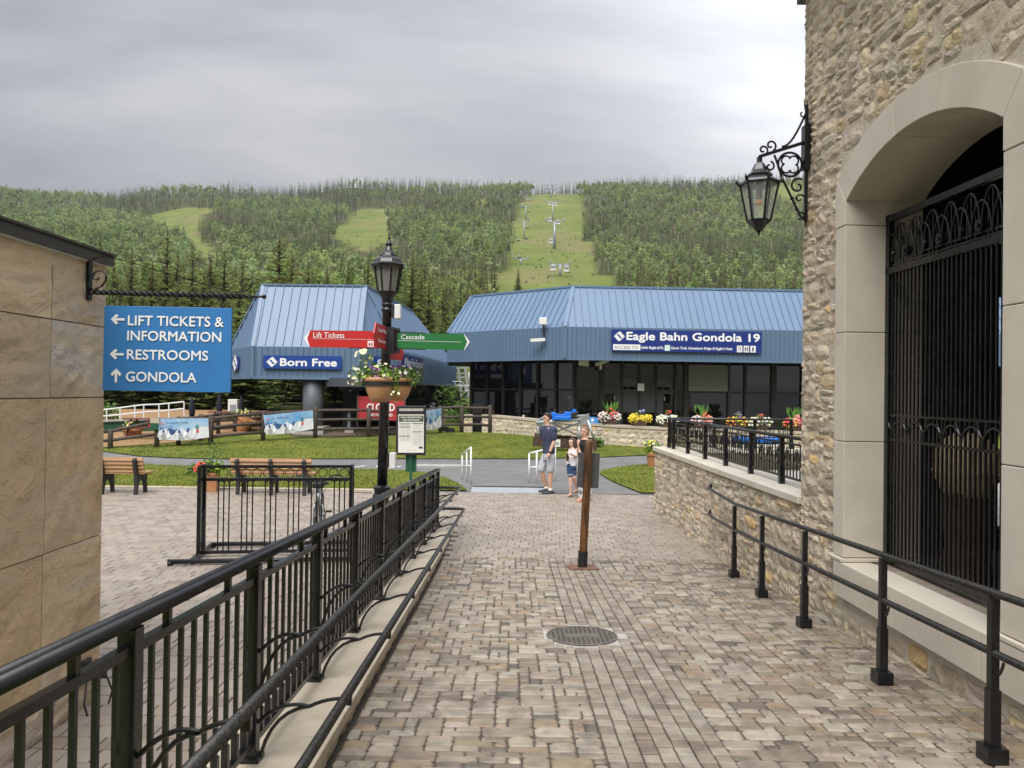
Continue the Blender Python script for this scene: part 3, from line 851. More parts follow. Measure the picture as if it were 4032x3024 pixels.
RUB = [(1.05,1.02,.98), (.92,.89,.86), (1.14,1.10,1.02), (.78,.74,.70), (1.10,.98,.78), (.98,.97,.98), (1.22,1.0,.62)]
RUBW = [4, 3.2, 2.4, 1.8, 1.0, 2, .22]
def stone_geo(mb, o, es, ez, nn, s0, s1, z0, z1, tint, depth=.02, gap=.008, nx=4, nz=3, ji=.012):
    """rough-faced stone in the wall frame (o, es, ez), proud along nn"""
    gx = min(gap, (s1-s0)*.1); gz = min(gap, (z1-z0)*.1)
    s0 += gx; s1 -= gx; z0 += gz; z1 -= gz
    cj = [(random.uniform(-ji, ji), random.uniform(-ji, ji)) for _ in range(4)]
    vs = []; tx, tz = random.uniform(-.5, .5)*depth, random.uniform(-.5, .5)*depth
    for j in range(nz+1):
        for i in range(nx+1):
            a, b = i/nx, j/nz
            ds = sum(w*c[0] for w, c in zip(((1-a)*(1-b), a*(1-b), a*b, (1-a)*b), cj)); dz = sum(w*c[1] for w, c in zip(((1-a)*(1-b), a*(1-b), a*b, (1-a)*b), cj))
            s = s0+(s1-s0)*a + ds; z = z0+(z1-z0)*b + dz
            edge = i in (0, nx) or j in (0, nz); corner = i in (0, nx) and j in (0, nz)
            if corner: s += (s1-s0)*.06*(1 if i == 0 else -1); z += (z1-z0)*.10*(1 if j == 0 else -1)
            if not edge: s += random.uniform(-.25, .25)*(s1-s0)/nx; z += random.uniform(-.25, .25)*(z1-z0)/nz
            h = depth*(random.uniform(-.15, .42) if edge else random.uniform(.35, 1.45)) + tx*(a-.5)+tz*(b-.5)
            vs.append(o + es*s + ez*z + nn*h)
    W = nx+1
    fs = [(j*W+i, j*W+i+1, (j+1)*W+i+1, (j+1)*W+i) for j in range(nz) for i in range(nx)]
    ring = [i for i in range(W)] + [j*W+nx for j in range(1, nz+1)] + [nz*W+i for i in range(nx-1, -1, -1)] + [j*W for j in range(nz-1, 0, -1)]
    n0 = len(vs)
    for r_ in ring: vs.append(Vector(vs[r_]) - nn*(depth*.6+.012))
    k = len(ring)
    fs += [(ring[(i+1) % k], ring[i], n0+i, n0+(i+1) % k) for i in range(k)]
    mb.add(vs, fs, tint)
def stones(parent, frame, cells, m='rubble', ntop=300, depth=.02, key=None, gap=.008, ji=.012):
    o, es, ez, nn = frame
    if key: cells = sorted(cells, key=key, reverse=True)
    for c in cells[:ntop]:
        mb = MB(); stone_geo(mb, o, es, ez, nn, *c, jit(pick(RUB, RUBW), .12), depth, gap, ji=ji); obj('stone', mb, m, parent)
    if cells[ntop:]:
        mb = MB()
        for c in cells[ntop:]: stone_geo(mb, o, es, ez, nn, *c, jit(pick(RUB, RUBW), .12), depth, gap, ji=ji)
        q = obj('stones_beyond', mb, m, parent); q['kind'] = 'stuff'
cells = []
y = 2.0
while y < 10.6:
    w = random.uniform(.14, .34)
    cells.append((y, y+w, ramp(y+w/2)-.03, capz(y+w/2)-.066)); y += w
stones(rw, (Vector((-.985,0,0)), Vector((0,1,0)), Vector((0,0,1)), Vector((1,0,0))), cells, depth=.018)
# ------------------------------------------------------------------ black guardrail with two handrails on the retaining wall
def qb(p0, p1, p2, n=8):
    p0, p1, p2 = Vector(p0), Vector(p1), Vector(p2)
    return [p0*(1-t)**2 + p1*2*t*(1-t) + p2*t*t for t in np.linspace(0, 1, n)]
GX = -1.27
gr = thing('guardrail', 'long black iron guardrail with pickets and two worn handrails beside the sloping path', 'railing', (GX, 7.5, .2))
Y0, Y1 = 1.3, 12.95
gy = lambda y: capz(y) if y < 12 else capz(12) - .0*(y-12)
rail_z = lambda y: 1.727 - .059*y
posts = [2.5+1.2*k for k in range(9)] + [12.93]
for i, y in enumerate(posts):
    b = capz(y) if y < 12.3 else 0.0
    mb = MB(); mb.box((GX, y, (b+rail_z(y)-.03)/2), (.062, .062, rail_z(y)-.03-b)); mb.box((GX, y, b+.012), (.10, .10, .024))
    obj('post', mb, 'black_iron', gr, bevel=.004)
for dx in (-.021, .021):
    mb = MB(); mb.tube([(GX+dx, Y0, rail_z(Y0)), (GX+dx, Y1, rail_z(Y1))], .024, 14); obj('top_rail', mb, 'worn_rail' if 0 else 'black_iron', gr, smooth=True)
mb = MB(); mb.beam((GX, Y0, rail_z(Y0)-.018), (GX, Y1, rail_z(Y1)-.018), .03, .012); obj('rail_web', mb, 'black_iron', gr)
mb = MB(); mb.beam((GX, Y0, rail_z(Y0)-.105), (GX, Y1, rail_z(Y1)-.105), .034, .034); obj('upper_bar', mb, 'black_iron', gr)
mb = MB(); mb.beam((GX, Y0, rail_z(Y0)-.91), (GX, Y1, rail_z(Y1)-.91), .034, .03); obj('lower_bar', mb, 'black_iron', gr)
y = Y0+.05; k = 0
while y < Y1-.05:
    if min(abs(y-p) for p in posts) > .05:
        mb = MB(); mb.box((GX, y, rail_z(y)-.508), (.018, .018, .80)); mb.box((GX, y, rail_z(y)-.84), (.03, .03, .11))
        obj('picket', mb, 'black_iron', gr)
        if k % 5 == 2:
            mb = MB(); mb.box((GX, y, rail_z(y)-.055), (.026, .026, .08)); obj('riser', mb, 'black_iron', gr)
    y += .118; k += 1
UXr, LXr = -.875, -.79
uz = lambda y: 1.727-.059*y-.305 ; lz = lambda y: 1.727-.059*y-.655
for nm, X, f, y1 in (('upper_handrail', UXr, uz, 12.9), ('lower_handrail', LXr, lz, 12.75)):
    mb = MB(); ye = y1
    mb.tube([(X, 1.0, f(1.0)), (X, ye-.06, f(ye)), (X-.02, ye-.015, f(ye)), (X-.06, ye, f(ye)), (GX+.03, ye, f(ye))], .024, 12)
    obj(nm, mb, 'worn_rail', gr, smooth=True)
for y in posts[:-1]:
    for X, f, d in ((UXr, uz, .0), (LXr, lz, .0)):
        z = f(y); xm = GX + (X-GX)*.60
        mb = MB()
        mb.tube(qb((GX+.03, y, z-.40), (GX+.07, y, z-.10), (xm, y, z-.075)) , .0095, 6)
        mb.tube(qb((xm, y, z-.075), (xm+(X-xm)*.45, y, z-.03), (X, y, z-.035)), .0095, 6)
        mb.tube(qb((GX+.03, y, z-.16), (GX+.14, y, z-.04), (xm, y, z-.075)), .0095, 6)
        mb.box((X, y, z-.035), (.03, .025, .06))
        obj('bracket', mb, 'black_iron', gr, smooth=False)
# ------------------------------------------------------------------ stone building on the right
ES = Vector((-.03, 1, 0)).normalized(); EZ = Vector((0, 0, 1)); EN = Vector((-1, -.03, 0)).normalized()
O0 = Vector((wx(0), 0, 0))
def W(s, z, d=0.0): return O0 + ES*s + EZ*z + EN*d     # s runs along the wall (about y), d is outwards
B_END = 7.87; B_TOP = 7.0
sb = thing('stone_building', 'tan rubble stone building with a limestone arched gateway on the right', 'building', (3.3, 5, 0))
AC, AHW, ASP, ARISE = 5.79, 1.05, 4.15, .34
AR = (AHW**2+ARISE**2)/(2*ARISE); AZ = ASP+ARISE-AR
RO = AR+.30
def arc_in(s): return AZ + math.sqrt(max(0, AR**2-(s-AC)**2))
# mortar backing around the opening (columns of quads)
mb = MB()
def wallquad(s0, s1, z0, z1, d=0.0): mb.quad(W(s0, z0, d), W(s1, z0, d), W(s1, z1, d), W(s0, z1, d))
wallquad(1.0, AC-AHW-.02, 0, B_TOP); wallquad(AC+AHW+.02, B_END, -.2, B_TOP)
wallquad(AC-AHW-.02, AC+AHW+.02, -.2, .6)
ss = np.linspace(AC-AHW-.02, AC+AHW+.02, 17)
for a, b in zip(ss[:-1], ss[1:]): mb.quad(W(a, arc_in(a)+.1), W(b, arc_in(b)+.1), W(b, B_TOP), W(a, B_TOP))
# end wall and back of the corner
mb.quad(W(B_END, -.2), W(B_END, -.2, -.68), W(B_END, B_TOP, -.68), W(B_END, B_TOP))
obj('mortar', mb, 'mortar', sb)
def blocked(s0, s1, z0, z1):
    if s1 < AC-AHW-.24 or s0 > AC+AHW+.20: return False
    for s in (s0, (s0+s1)/2, s1):
        for z in (z0, (z0+z1)/2, z1):
            if AC-AHW-.19 < s < AC+AHW+.15:
                if .55 < z < 4.15: return True
                if z >= 4.15 and math.hypot(s-AC, z-AZ) < RO+.01: return True
            if s > AC+AHW-.1 and s < AC+AHW+.15 and .35 < z <= .55: return True
            if AC-AHW-.3 < s < AC+AHW+.1 and .44 < z <= .62: return True
    return False
US, UZ_ = .105, .074
nx = int((B_END-2.2)/US); nz = int((6.9+.1)/UZ_)
us = (B_END-2.2)/nx
cs = []
for i, j, w, h in pack(nx, nz, [(2,1),(3,1),(2,2),(3,2),(4,2),(1,1),(4,3),(1,2)], [3,2.5,4,3,1.6,1,.7,1], lambda *a: False):
    s0, s1, z0, z1 = 2.2+i*us, 2.2+(i+w)*us, -.1+j*UZ_, -.1+(j+h)*UZ_
    if z1 < ramp((s0+s1)/2)-.04: continue
    ks, kz = (s1-s0)*.3, (z1-z0)*.3
    if blocked(s0+ks, s1-ks, z0+kz, z1-kz): continue
    cs.append((s0, s1, z0, z1))
def vis(c):
    s = (c[0]+c[1])/2; z = (c[2]+c[3])/2; q = W(s, z); u, v = proj(*q)
    if not (0 < u < 4032 and 0 < v < 3024): return 0
    return (c[1]-c[0])*(c[3]-c[2])/s**3
stones(sb, (O0, ES, EZ, EN), cs, key=vis, depth=.018, gap=.003, ji=.024)
# quoin face of the corner (end wall stones seen edge-on)
cs2 = [(a, a+.3, z, z+.16) for a in (.0, .32) for z in np.arange(0, 6.8, .17)]
stones(sb, (W(B_END, 0), -EN, EZ, ES), cs2, ntop=0, depth=.02)
# limestone surround
def block(name, poly, d0, d1, m='limestone', parent=sb):
    mb = MB(); k = len(poly)
    a = [W(s, z, d0) for s, z in poly]; b = [W(s, z, d1) for s, z in poly]
    mb.add(a+b, [tuple(range(k)), tuple(range(2*k-1, k-1, -1))] + [(i, k+i, k+(i+1) % k, (i+1) % k) for i in range(k)])
    bm = bmesh.new(); me = mb.mesh(name); bm.from_mesh(me); bmesh.ops.recalc_face_normals(bm, faces=bm.faces); bm.to_mesh(me); bm.free()
    return obj(name, me, m, parent, bevel=.006)
g = .003
S0, S1 = AC-AHW, AC+AHW
D0, D1 = -.68, .045
lv = [.86, 1.93, 2.94, 3.93]
for z0, z1 in zip(lv[:-1], lv[1:]):
    block('jamb_stone', [(S1, z0+g), (S1+.20, z0+g), (S1+.20, z1-g), (S1, z1-g)], D0, D1)
    block('jamb_stone', [(S0-.24, z0+g), (S0, z0+g), (S0, z1-g), (S0-.24, z1-g)], D0, D1)
an = math.asin(AHW/AR)
def ar(r, a): return (AC + r*math.sin(a), AZ + r*math.cos(a))
pR = ar(RO, an); pL = ar(RO, -an)
block('springer_stone', [(S1, 3.93+g), (S1+.20, 3.93+g), (S1+.205, 4.3), pR, ar(AR, an)], D0, D1+.004)
block('springer_stone', [(S0-.24, 3.93+g), (S0, 3.93+g), ar(AR, -an), pL, (S0-.24, 4.28)], D0, D1+.004)
for a0, a1 in ((-an, R(-10.5)), (R(-10.5), R(7.5)), (R(7.5), an)):
    aa = np.linspace(a0+.0015, a1-.0015, 8)
    block('arch_stone', [ar(AR, a) for a in aa] + [ar(RO, a) for a in aa[::-1]], D0, D1+.002)
# sill with sloping weathering, base blocks under the jambs
block('sill_stone', [(5.95, .50), (6.98, .50), (6.98, .82), (5.95, .82)], -.22, .07)
block('sill_stone', [(4.9, .50), (5.944, .50), (5.944, .82), (4.9, .82)], -.22, .07)
block('sill_stone', [(3.9, .50), (4.894, .50), (4.894, .82), (3.9, .82)], -.22, .07)
block('base_stone', [(S1-.02, .825), (S1+.26, .825), (S1+.26, .857), (S1-.02, .857)], D0, D1+.03)
block('base_stone', [(S0-.30, .825), (S0+.02, .825), (S0+.02, .857), (S0-.30, .857)], D0, D1+.03)
# threshold pavers behind the sill
mb = MB(); mb.quad(W(S0, .79, -.2), W(S1, .79, -.2), W(S1, .79, -.68), W(S0, .79, -.68)); obj('threshold', mb, 'joint_sand', sb)
for r in range(3):
    s = S0 + (.06 if r % 2 else .0)
    while s < S1-.05:
        e = min(s+.2, S1); mb = MB(); da, db = -.225-.13*r-.004, -.225-.13*r-.126
        mb.add([W(a_, z, d_) for z in (.79, .812) for a_, d_ in ((s+.004, da), (e-.004, da), (e-.004, db), (s+.004, db))], ((0,1,2,3),(7,6,5,4),(0,4,5,1),(1,5,6,2),(2,6,7,3),(3,7,4,0)), jit(pick(PZ, [2,4,3,1,2])))
        obj('paver', mb, 'plaza_paver', sb); s = e
# dark room behind the gate, open to daylight at its far end
mat('dark_interior', (.030,.027,.024), .9, var=.2, scale=1.5)  # near-black colour stands in for the shade inside the room
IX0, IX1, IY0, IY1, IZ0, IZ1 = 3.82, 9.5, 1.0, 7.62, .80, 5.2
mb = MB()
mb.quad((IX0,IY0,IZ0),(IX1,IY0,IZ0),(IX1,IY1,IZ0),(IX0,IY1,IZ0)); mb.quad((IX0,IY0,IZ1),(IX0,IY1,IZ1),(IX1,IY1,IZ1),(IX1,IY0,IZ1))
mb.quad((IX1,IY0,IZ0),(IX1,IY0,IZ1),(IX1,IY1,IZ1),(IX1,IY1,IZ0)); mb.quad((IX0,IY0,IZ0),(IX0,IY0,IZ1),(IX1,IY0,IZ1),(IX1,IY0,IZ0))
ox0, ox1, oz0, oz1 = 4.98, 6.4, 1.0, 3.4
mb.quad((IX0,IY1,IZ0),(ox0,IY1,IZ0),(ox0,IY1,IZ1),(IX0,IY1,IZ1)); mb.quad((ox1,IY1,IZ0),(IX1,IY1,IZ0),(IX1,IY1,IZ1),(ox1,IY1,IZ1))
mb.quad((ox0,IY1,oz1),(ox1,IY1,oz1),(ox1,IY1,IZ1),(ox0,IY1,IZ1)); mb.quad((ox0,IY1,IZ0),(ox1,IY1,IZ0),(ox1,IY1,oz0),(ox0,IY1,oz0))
obj('interior_walls', mb, 'dark_interior', sb)
# outer shell so that no light leaks in
mb = MB(); mb.quad(W(B_END, -.2, -.68), (9.7, 7.9, -.2), (9.7, 7.9, .99), W(B_END, .99, -.68)); mb.quad(W(B_END, 3.42, -.68), (9.7, 7.9, 3.42), (9.7, 7.9, B_TOP), W(B_END, B_TOP, -.68))
mb.quad((6.42, 7.9, .99), (9.7, 7.9, .99), (9.7, 7.9, 3.42), (6.42, 7.9, 3.42)); mb.quad(W(B_END, .99, -.68), (4.96, 7.88, .99), (4.96, 7.88, 3.42), W(B_END, 3.42, -.68))
mb.quad((9.7, 7.9, -.2), (9.7, .5, -.2), (9.7, .5, B_TOP), (9.7, 7.9, B_TOP)); mb.quad(W(1.0, 0), (9.7, .5, 0), (9.7, .5, B_TOP), W(1.0, B_TOP))
mb.quad(W(1.0, B_TOP), W(B_END, B_TOP), (9.7, 7.9, B_TOP), (9.7, .5, B_TOP))
obj('outer_wall', mb, 'mortar', sb)
mb = MB(); mb.box((6.2, 4.2, 6.62), (6.35, 7.56, .10)); mb.box((6.2, 4.2, 7.05), (7.0, 8.2, .16)); obj('roof_eave', mb, 'brown_metal', sb)
# boulder on a dark stump behind the gate
t = thing('boulder', 'rounded tan boulder on a dark stand behind the iron gate', 'boulder', (3.86, 6.28, .8))
mb = MB(); mb.ball((3.86, 6.28, 1.77), .28, 12, 9, (.95, .95, 1.02), jit=.09); mb.cur = (1.15, 1.05, .9)
for i in range(len(mb.t)): mb.t[i] = (1.15, 1.02, .85)
obj('rock', mb, 'rubble', t)
mb = MB(); mb.lathe([(.2,.80),(.16,1.1),(.19,1.52)], (3.86, 6.28, 0), 12); obj('stand', mb, 'dark_wood', t)

# ------------------------------------------------------------------ iron gate
gt = thing('iron_gate', 'tall black iron gate of close vertical bars under the limestone arch', 'gate', tuple(W(AC, .83, -.35)))
GD = -.35; GZ0, GZ1, GT = .86, 3.50, 3.98
def gb(mb, s0, z0, s1, z1, w, th): mb.beam(W(s0, z0, GD), W(s1, z1, GD), w, th, up=EN)
for nm, a in (('stile', (S1-.035, GZ0, S1-.035, GT+.04)), ('stile', (S0+.035, GZ0, S0+.035, GT+.04)), ('top_rail', (S0, GT, S1, GT)), ('transom', (S0, GZ1, S1, GZ1)), ('bottom_rail', (S0, GZ0+.03, S1, GZ0+.03))):
    mb = MB(); gb(mb, *a, .06, .05); obj(nm, mb, 'black_iron', gt, bevel=.004)
s = S0+.09
while s < S1-.06:
    mb = MB(); gb(mb, s, GZ0+.03, s, GZ1, .016, .016); obj('bar', mb, 'black_iron', gt); s += .058
for z in (1.96, 2.18):
    mb = MB(); gb(mb, S0+.03, z, S1-.03, z, .022, .02); obj('band_rail', mb, 'black_iron', gt)
def garc(mb, c, z, rx, rz, a0=0, a1=180, n=11, r=.008, dd=.012):
    mb.tube([W(c + rx*math.cos(R(a)), z + rz*math.sin(R(a)), GD+dd) for a in np.linspace(a0, a1, n)], r, 5)
c = S0+.12
while c < S1-.1:
    mb = MB(); garc(mb, c, 1.97, .125, .16); garc(mb, c+.125, 2.17, .055, .11, 180, 360); obj('band_arch', mb, 'black_iron', gt); c += .25
mb = MB(); gb(mb, S0+.03, GZ1+.09, S1-.03, GZ1+.09, .014, .012); gb(mb, S0+.03, GZ1+.05, S1-.03, GZ1+.05, .014, .012); obj('panel_rail', mb, 'black_iron', gt)
c = S0+.17; k = 0
while c < S1-.12:
    mb = MB(); garc(mb, c, GZ1+.08, .12, .33); garc(mb, c+.12, GZ1+.08, .12, .25)
    for ds in (-.05, 0, .05): gb(mb, c+ds, GZ1, c+ds, GZ1+.40, .010, .010)
    obj('arch_ornament', mb, 'black_iron', gt)
    if k % 2 == 0:
        mb = MB(); mb.tube([W(c+.12, GZ1+.14, GD-.01), W(c+.12, GZ1+.14, GD+.035)], .045, 12); mb.tube([W(c+.12, GZ1+.14, GD+.03), W(c+.12, GZ1+.14, GD+.05)], .02, 8); obj('rosette', mb, 'black_iron', gt)
    else:
        mb = MB(); mb.ball(W(c+.12, GZ1+.16, GD), .022); obj('finial', mb, 'black_iron', gt)
    c += .245; k += 1

# ------------------------------------------------------------------ low terrace wall with cap and railing
LW1 = 14.8; LWT = 1.28
lw = thing('terrace_wall', 'waist-high tan rubble wall with pale cap slabs below the black railing', 'wall', (3.1, 11.3, 0))
mb = MB(); a, b = W(B_END, 0), W(LW1, 0)
mb.quad(W(B_END+.02, -.2), W(LW1, -.2), W(LW1, LWT-.08), W(B_END+.02, LWT-.08))
mb.quad(W(LW1, -.2), W(LW1, -.2, -3.4), W(LW1, LWT-.08, -3.4), W(LW1, LWT-.08))
mb.quad(W(B_END+.02, LWT-.08), W(LW1, LWT-.08), W(LW1, LWT-.08, -.45), W(B_END+.02, LWT-.08, -.45)); mb.quad(W(B_END+.02, .5, -.45), W(B_END+.02, LWT-.08, -.45), W(LW1, LWT-.08, -.45), W(LW1, .5, -.45))
obj('mortar', mb, 'mortar', lw)
nx = int((LW1-B_END-.02)/US); nz = int((LWT-.08+.1)/UZ_); us = (LW1-B_END-.02)/nx; uz_ = (LWT-.08+.1)/nz
cs = [(B_END+.02+i*us, B_END+.02+(i+w)*us, -.1+j*uz_, -.1+(j+h)*uz_) for i, j, w, h in pack(nx, nz, [(2,1),(3,1),(2,2),(3,2),(4,2),(1,1),(4,3),(2,3)], [3,2,4,3,1.6,1,1,1.4], lambda *a: False)]
stones(lw, (O0, ES, EZ, EN), [c for c in cs if c[3] > .02], key=vis, depth=.019, gap=.003, ji=.024)
y = B_END-.02; k = 0
while y < LW1:
    e = min(y+1.15, LW1+.04); mb = MB()
    vs = [W(s, z, d) for s in (y+.003, e-.003) for d in (.045, -.47) for z in (LWT-.08, LWT)]
    mb.add(vs, ((0,1,3,2),(4,6,7,5),(0,4,5,1),(2,3,7,6),(1,5,7,3),(0,2,6,4)))
    obj('cap_slab', mb, 'limestone', lw, bevel=.008); y = e
x = .475
while x < 3.3:
    mb = MB(); vs = [W(s, z, d) for s in (LW1-.40, LW1+.04) for d in (-x, -min(x+1.1, 3.4)+.006) for z in (LWT-.08, LWT)]
    mb.add(vs, ((0,1,3,2),(4,6,7,5),(0,4,5,1),(2,3,7,6),(1,5,7,3),(0,2,6,4))); obj('cap_slab', mb, 'limestone', lw, bevel=.008); x += 1.1
mb = MB(); mb.quad(W(B_END, .86, -.46), W(LW1-.01, .86, -.46), W(LW1-.01, .86, -12), W(B_END, .86, -12)); structure('terrace_floor', mb, 'concrete')

tr = thing('terrace_railing', 'black iron railing with pickets and looped ornaments on top of the terrace wall', 'railing', (3.3, 11.3, LWT))
RH = .575
def rail_run(pts_fn, length, posts, ee, last=True):
    """pts_fn(t, z) gives a point t metres along the run"""
    for nm, z, w, th in (('lower_bar', .10, .022, .026), ('middle_bar', .225, .016, .018), ('upper_bar', .50, .02, .022)):
        mb = MB(); mb.beam(pts_fn(0, LWT+z), pts_fn(length, LWT+z), w, th); obj(nm, mb, 'black_iron', tr)
    mb = MB(); mb.tube([pts_fn(-.02, LWT+RH), pts_fn(length, LWT+RH)], .028, 10, flat=.8); obj('handrail', mb, 'worn_rail', tr, smooth=True)
    for t in posts:
        mb = MB(); mb.beam(pts_fn(t, LWT), pts_fn(t, LWT+RH-.02), .05, .05, up=ee); mb.beam(pts_fn(t, LWT), pts_fn(t, LWT+.20), .062, .062, up=ee); obj('post', mb, 'black_iron', tr)
    t = .06; k = 0
    while t < length-.03:
        if min(abs(t-q) for q in posts) > .05:
            mb = MB(); mb.beam(pts_fn(t, LWT+.10), pts_fn(t, LWT+(.5 if k % 3 else .42)), .013, .013, up=ee)
            if k % 3 == 0: mb.ball(pts_fn(t, LWT+.25), .020, 6, 5)
            obj('picket', mb, 'black_iron', tr)
        if k % 3 == 0:
            mb = MB(); mb.tube([pts_fn(t+.055*math.cos(R(a)), LWT+.30+.15*math.sin(R(a))) for a in np.linspace(0, 180, 9)], .007, 5)
            mb.tube([pts_fn(t+.11+.11*math.cos(R(a)), LWT+.30+.08*math.sin(R(a))) for a in np.linspace(0, 180, 9)], .007, 5)
            obj('loop_ornament', mb, 'black_iron', tr)
        t += .092; k += 1
y0 = B_END+.03
rail_run(lambda t, z: W(y0+t, z, -.22), 14.58-y0, [8.95+1.06*k-y0 for k in range(5)] + [14.22-y0, 14.56-y0], EN)
rail_run(lambda t, z: W(14.58, z, -.22-t), 2.45, [.9, 1.7, 2.43], ES)

# ------------------------------------------------------------------ handrail along the right wall
hr = thing('wall_handrail', 'black two-tube handrail on square posts along the foot of the stone wall', 'handrail', (2.8, 7, .1))
HPX = lambda y: 2.62 + .03*(y-2)
def rz_(y): return .587-.059*y if y < 9.6 else max(.012, .587-.059*y)
for y in (2.9, 4.12, 5.42, 6.98, 8.28, 9.42):
    x = HPX(y); z0 = ramp(y); z1 = rz_(y)+.91
    mb = MB(); mb.box((x, y, (z0+z1)/2), (.046, .046, z1-z0-.02)); mb.box((x, y, z0+.20), (.060, .060, .40)); obj('post', mb, 'black_iron', hr, bevel=.003)
    mb = MB(); mb.box((x, y, z0+.045), (.115, .115, .09)); obj('foot_block', mb, 'black_iron', hr, bevel=.004)
    mb = MB(); mb.tube(qb((x, y-.02, z0+.50), (x-.01, y-.07, z0+.47), (x, y-.09, z0+.575)), .008, 6); obj('clip', mb, 'black_iron', hr)
for nm, hh in (('upper_tube', .93), ('lower_tube', .60)):
    pts = [(HPX(y), y, rz_(y)+hh) for y in (1.5, 9.42)] + [(HPX(10.5), 10.5, .012+hh+(-.02 if hh < .9 else .03))]
    xe = wx(11)-.02
    pts += [(HPX(10.85)+.01, 10.85, pts[-1][2]), (HPX(11)+.05, 10.98, pts[-1][2]), (xe, 11.0, pts[-1][2])]
    mb = MB(); mb.tube(pts, .022, 12); obj(nm, mb, 'worn_rail', hr, smooth=True)
    mb = MB(); mb.tube([(xe+.012, 11.0, pts[-1][2]), (xe-.012, 11.0, pts[-1][2])], .045, 14); obj('wall_flange', mb, 'black_iron', hr)

# ------------------------------------------------------------------ lantern on a scrolled bracket
wl_ = thing('wall_lantern', 'black six-sided lantern hanging from an ornate scrolled iron bracket on the stone corner', 'lantern', tuple(W(7.72, 4.1, 0)))
LS = 7.72
lc = P(2990, 700, 7.72); cx = lc.x; cyl_ = lc.y
# bracket in the plane perpendicular to the wall: d outwards, z up
def K(d, z): return W(LS, z, d)
LD = (W(LS, 0) - Vector((cx, cyl_, 0))).length
def sp(mb, pts, r): mb.tube([K(d, z) for d, z in pts], r, 6)
def arcp(c, r, a0, a1, n=10): return [(c[0]+r*math.cos(R(a)), c[1]+r*math.sin(R(a))) for a in np.linspace(a0, a1, n)]
def spiral(c, r0, r1, a0, a1, n=18): return [(c[0]+(r0+(r1-r0)*t)*math.cos(R(a0+(a1-a0)*t)), c[1]+(r0+(r1-r0)*t)*math.sin(R(a0+(a1-a0)*t))) for t in np.linspace(0, 1, n)]
mb = MB(); mb.beam(K(.045, 4.16), K(.045, 5.36), .03, .03, up=EN); mb.beam(K(.05, 4.70), K(.05, 5.16), .09, .06, up=EN)
mb.ball(K(.05, 5.38), .025, 8, 6); mb.tube([K(.045, 4.18), K(.045, 4.10)], [.018, .004], 6); obj('back_plate', mb, 'black_iron', wl_)
mb = MB()
for z in (4.86, 4.98, 5.08, 5.17): mb.ball(K(.0, z), .05, 7, 6, (.6, .9, .9), jit=.25)
obj('leaf_boss', mb, 'black_iron', wl_)
mb = MB(); mb.beam(K(.06, 4.99), K(LD+.01, 4.83), .03, .03, up=ES); obj('arm', mb, 'black_iron', wl_)
mb = MB(); sp(mb, [(d, z) for d, z in zip(np.linspace(.05, .30, 9), [5.30-.36*math.sin(math.pi/2*t) for t in np.linspace(0, 1, 9)])], .012)
sp(mb, spiral((.085, 5.29), .045, .012, 180, 430), .009); obj('upper_scroll', mb, 'black_iron', wl_)
mb = MB(); sp(mb, spiral((LD-.03, 4.90), .055, .014, 250, -120), .011); sp(mb, spiral((LD-.11, 4.95), .06, .014, 240, -130), .011); sp(mb, spiral((LD-.10, 4.73), .055, .012, 100, 460), .011); obj('arm_scroll', mb, 'black_iron', wl_)
mb = MB(); q = (.215, 4.755); rr = .125
mb.tube([K(q[0]+rr*math.cos(R(a)), q[1]+rr*math.sin(R(a))) for a in np.linspace(0, 345, 24)], .013, 6, closed=True); 
for a in (45, 135, 225, 315): sp(mb, arcp((q[0]+.055*math.cos(R(a)), q[1]+.055*math.sin(R(a))), .05, a-110, a+110), .010)
obj('quatrefoil_ring', mb, 'black_iron', wl_)
mb = MB(); sp(mb, [(.38, 4.85), (.33, 4.72), (.30, 4.62), (.22, 4.46), (.10, 4.22), (.055, 4.18)], .013); sp(mb, spiral((.10, 4.23), .05, .012, 300, -30), .009)
sp(mb, spiral((.13, 4.53), .085, .018, 120, -260, 22), .012); sp(mb, spiral((.11, 4.40), .05, .012, 160, -160), .010); mb.ball(K(.29, 4.58), .02, 6, 5); mb.ball(K(.19, 4.40), .022, 6, 5); mb.ball(K(.14, 4.29), .02, 6, 5)
obj('brace_scroll', mb, 'black_iron', wl_)
def hexr(r, z): return (r, z)
C0 = Vector((cx, cyl_, 0))
a6 = math.pi/6+.12
mb = MB(); mb.lathe([(.028,4.83),(.028,4.78),(.05,4.76),(.085,4.69),(.135,4.64),(.125,4.625),(.195,4.565)], C0, 6, ang0=a6); obj('roof', mb, 'black_iron', wl_)
mb = MB(); mb.lathe([(.195,4.575),(.205,4.555),(.205,4.54),(.19,4.535)], C0, 6, ang0=a6)
for k in range(6):
    a = a6 + k*math.pi/3; p = C0+Vector((.205*math.cos(a), .205*math.sin(a), 4.555)); mb.tube([p, p+Vector((.025*math.cos(a), .025*math.sin(a), .03)), p+Vector((.03*math.cos(a), .03*math.sin(a), .065))], [.018, .014, .003], 5)
obj('cornice', mb, 'black_iron', wl_)
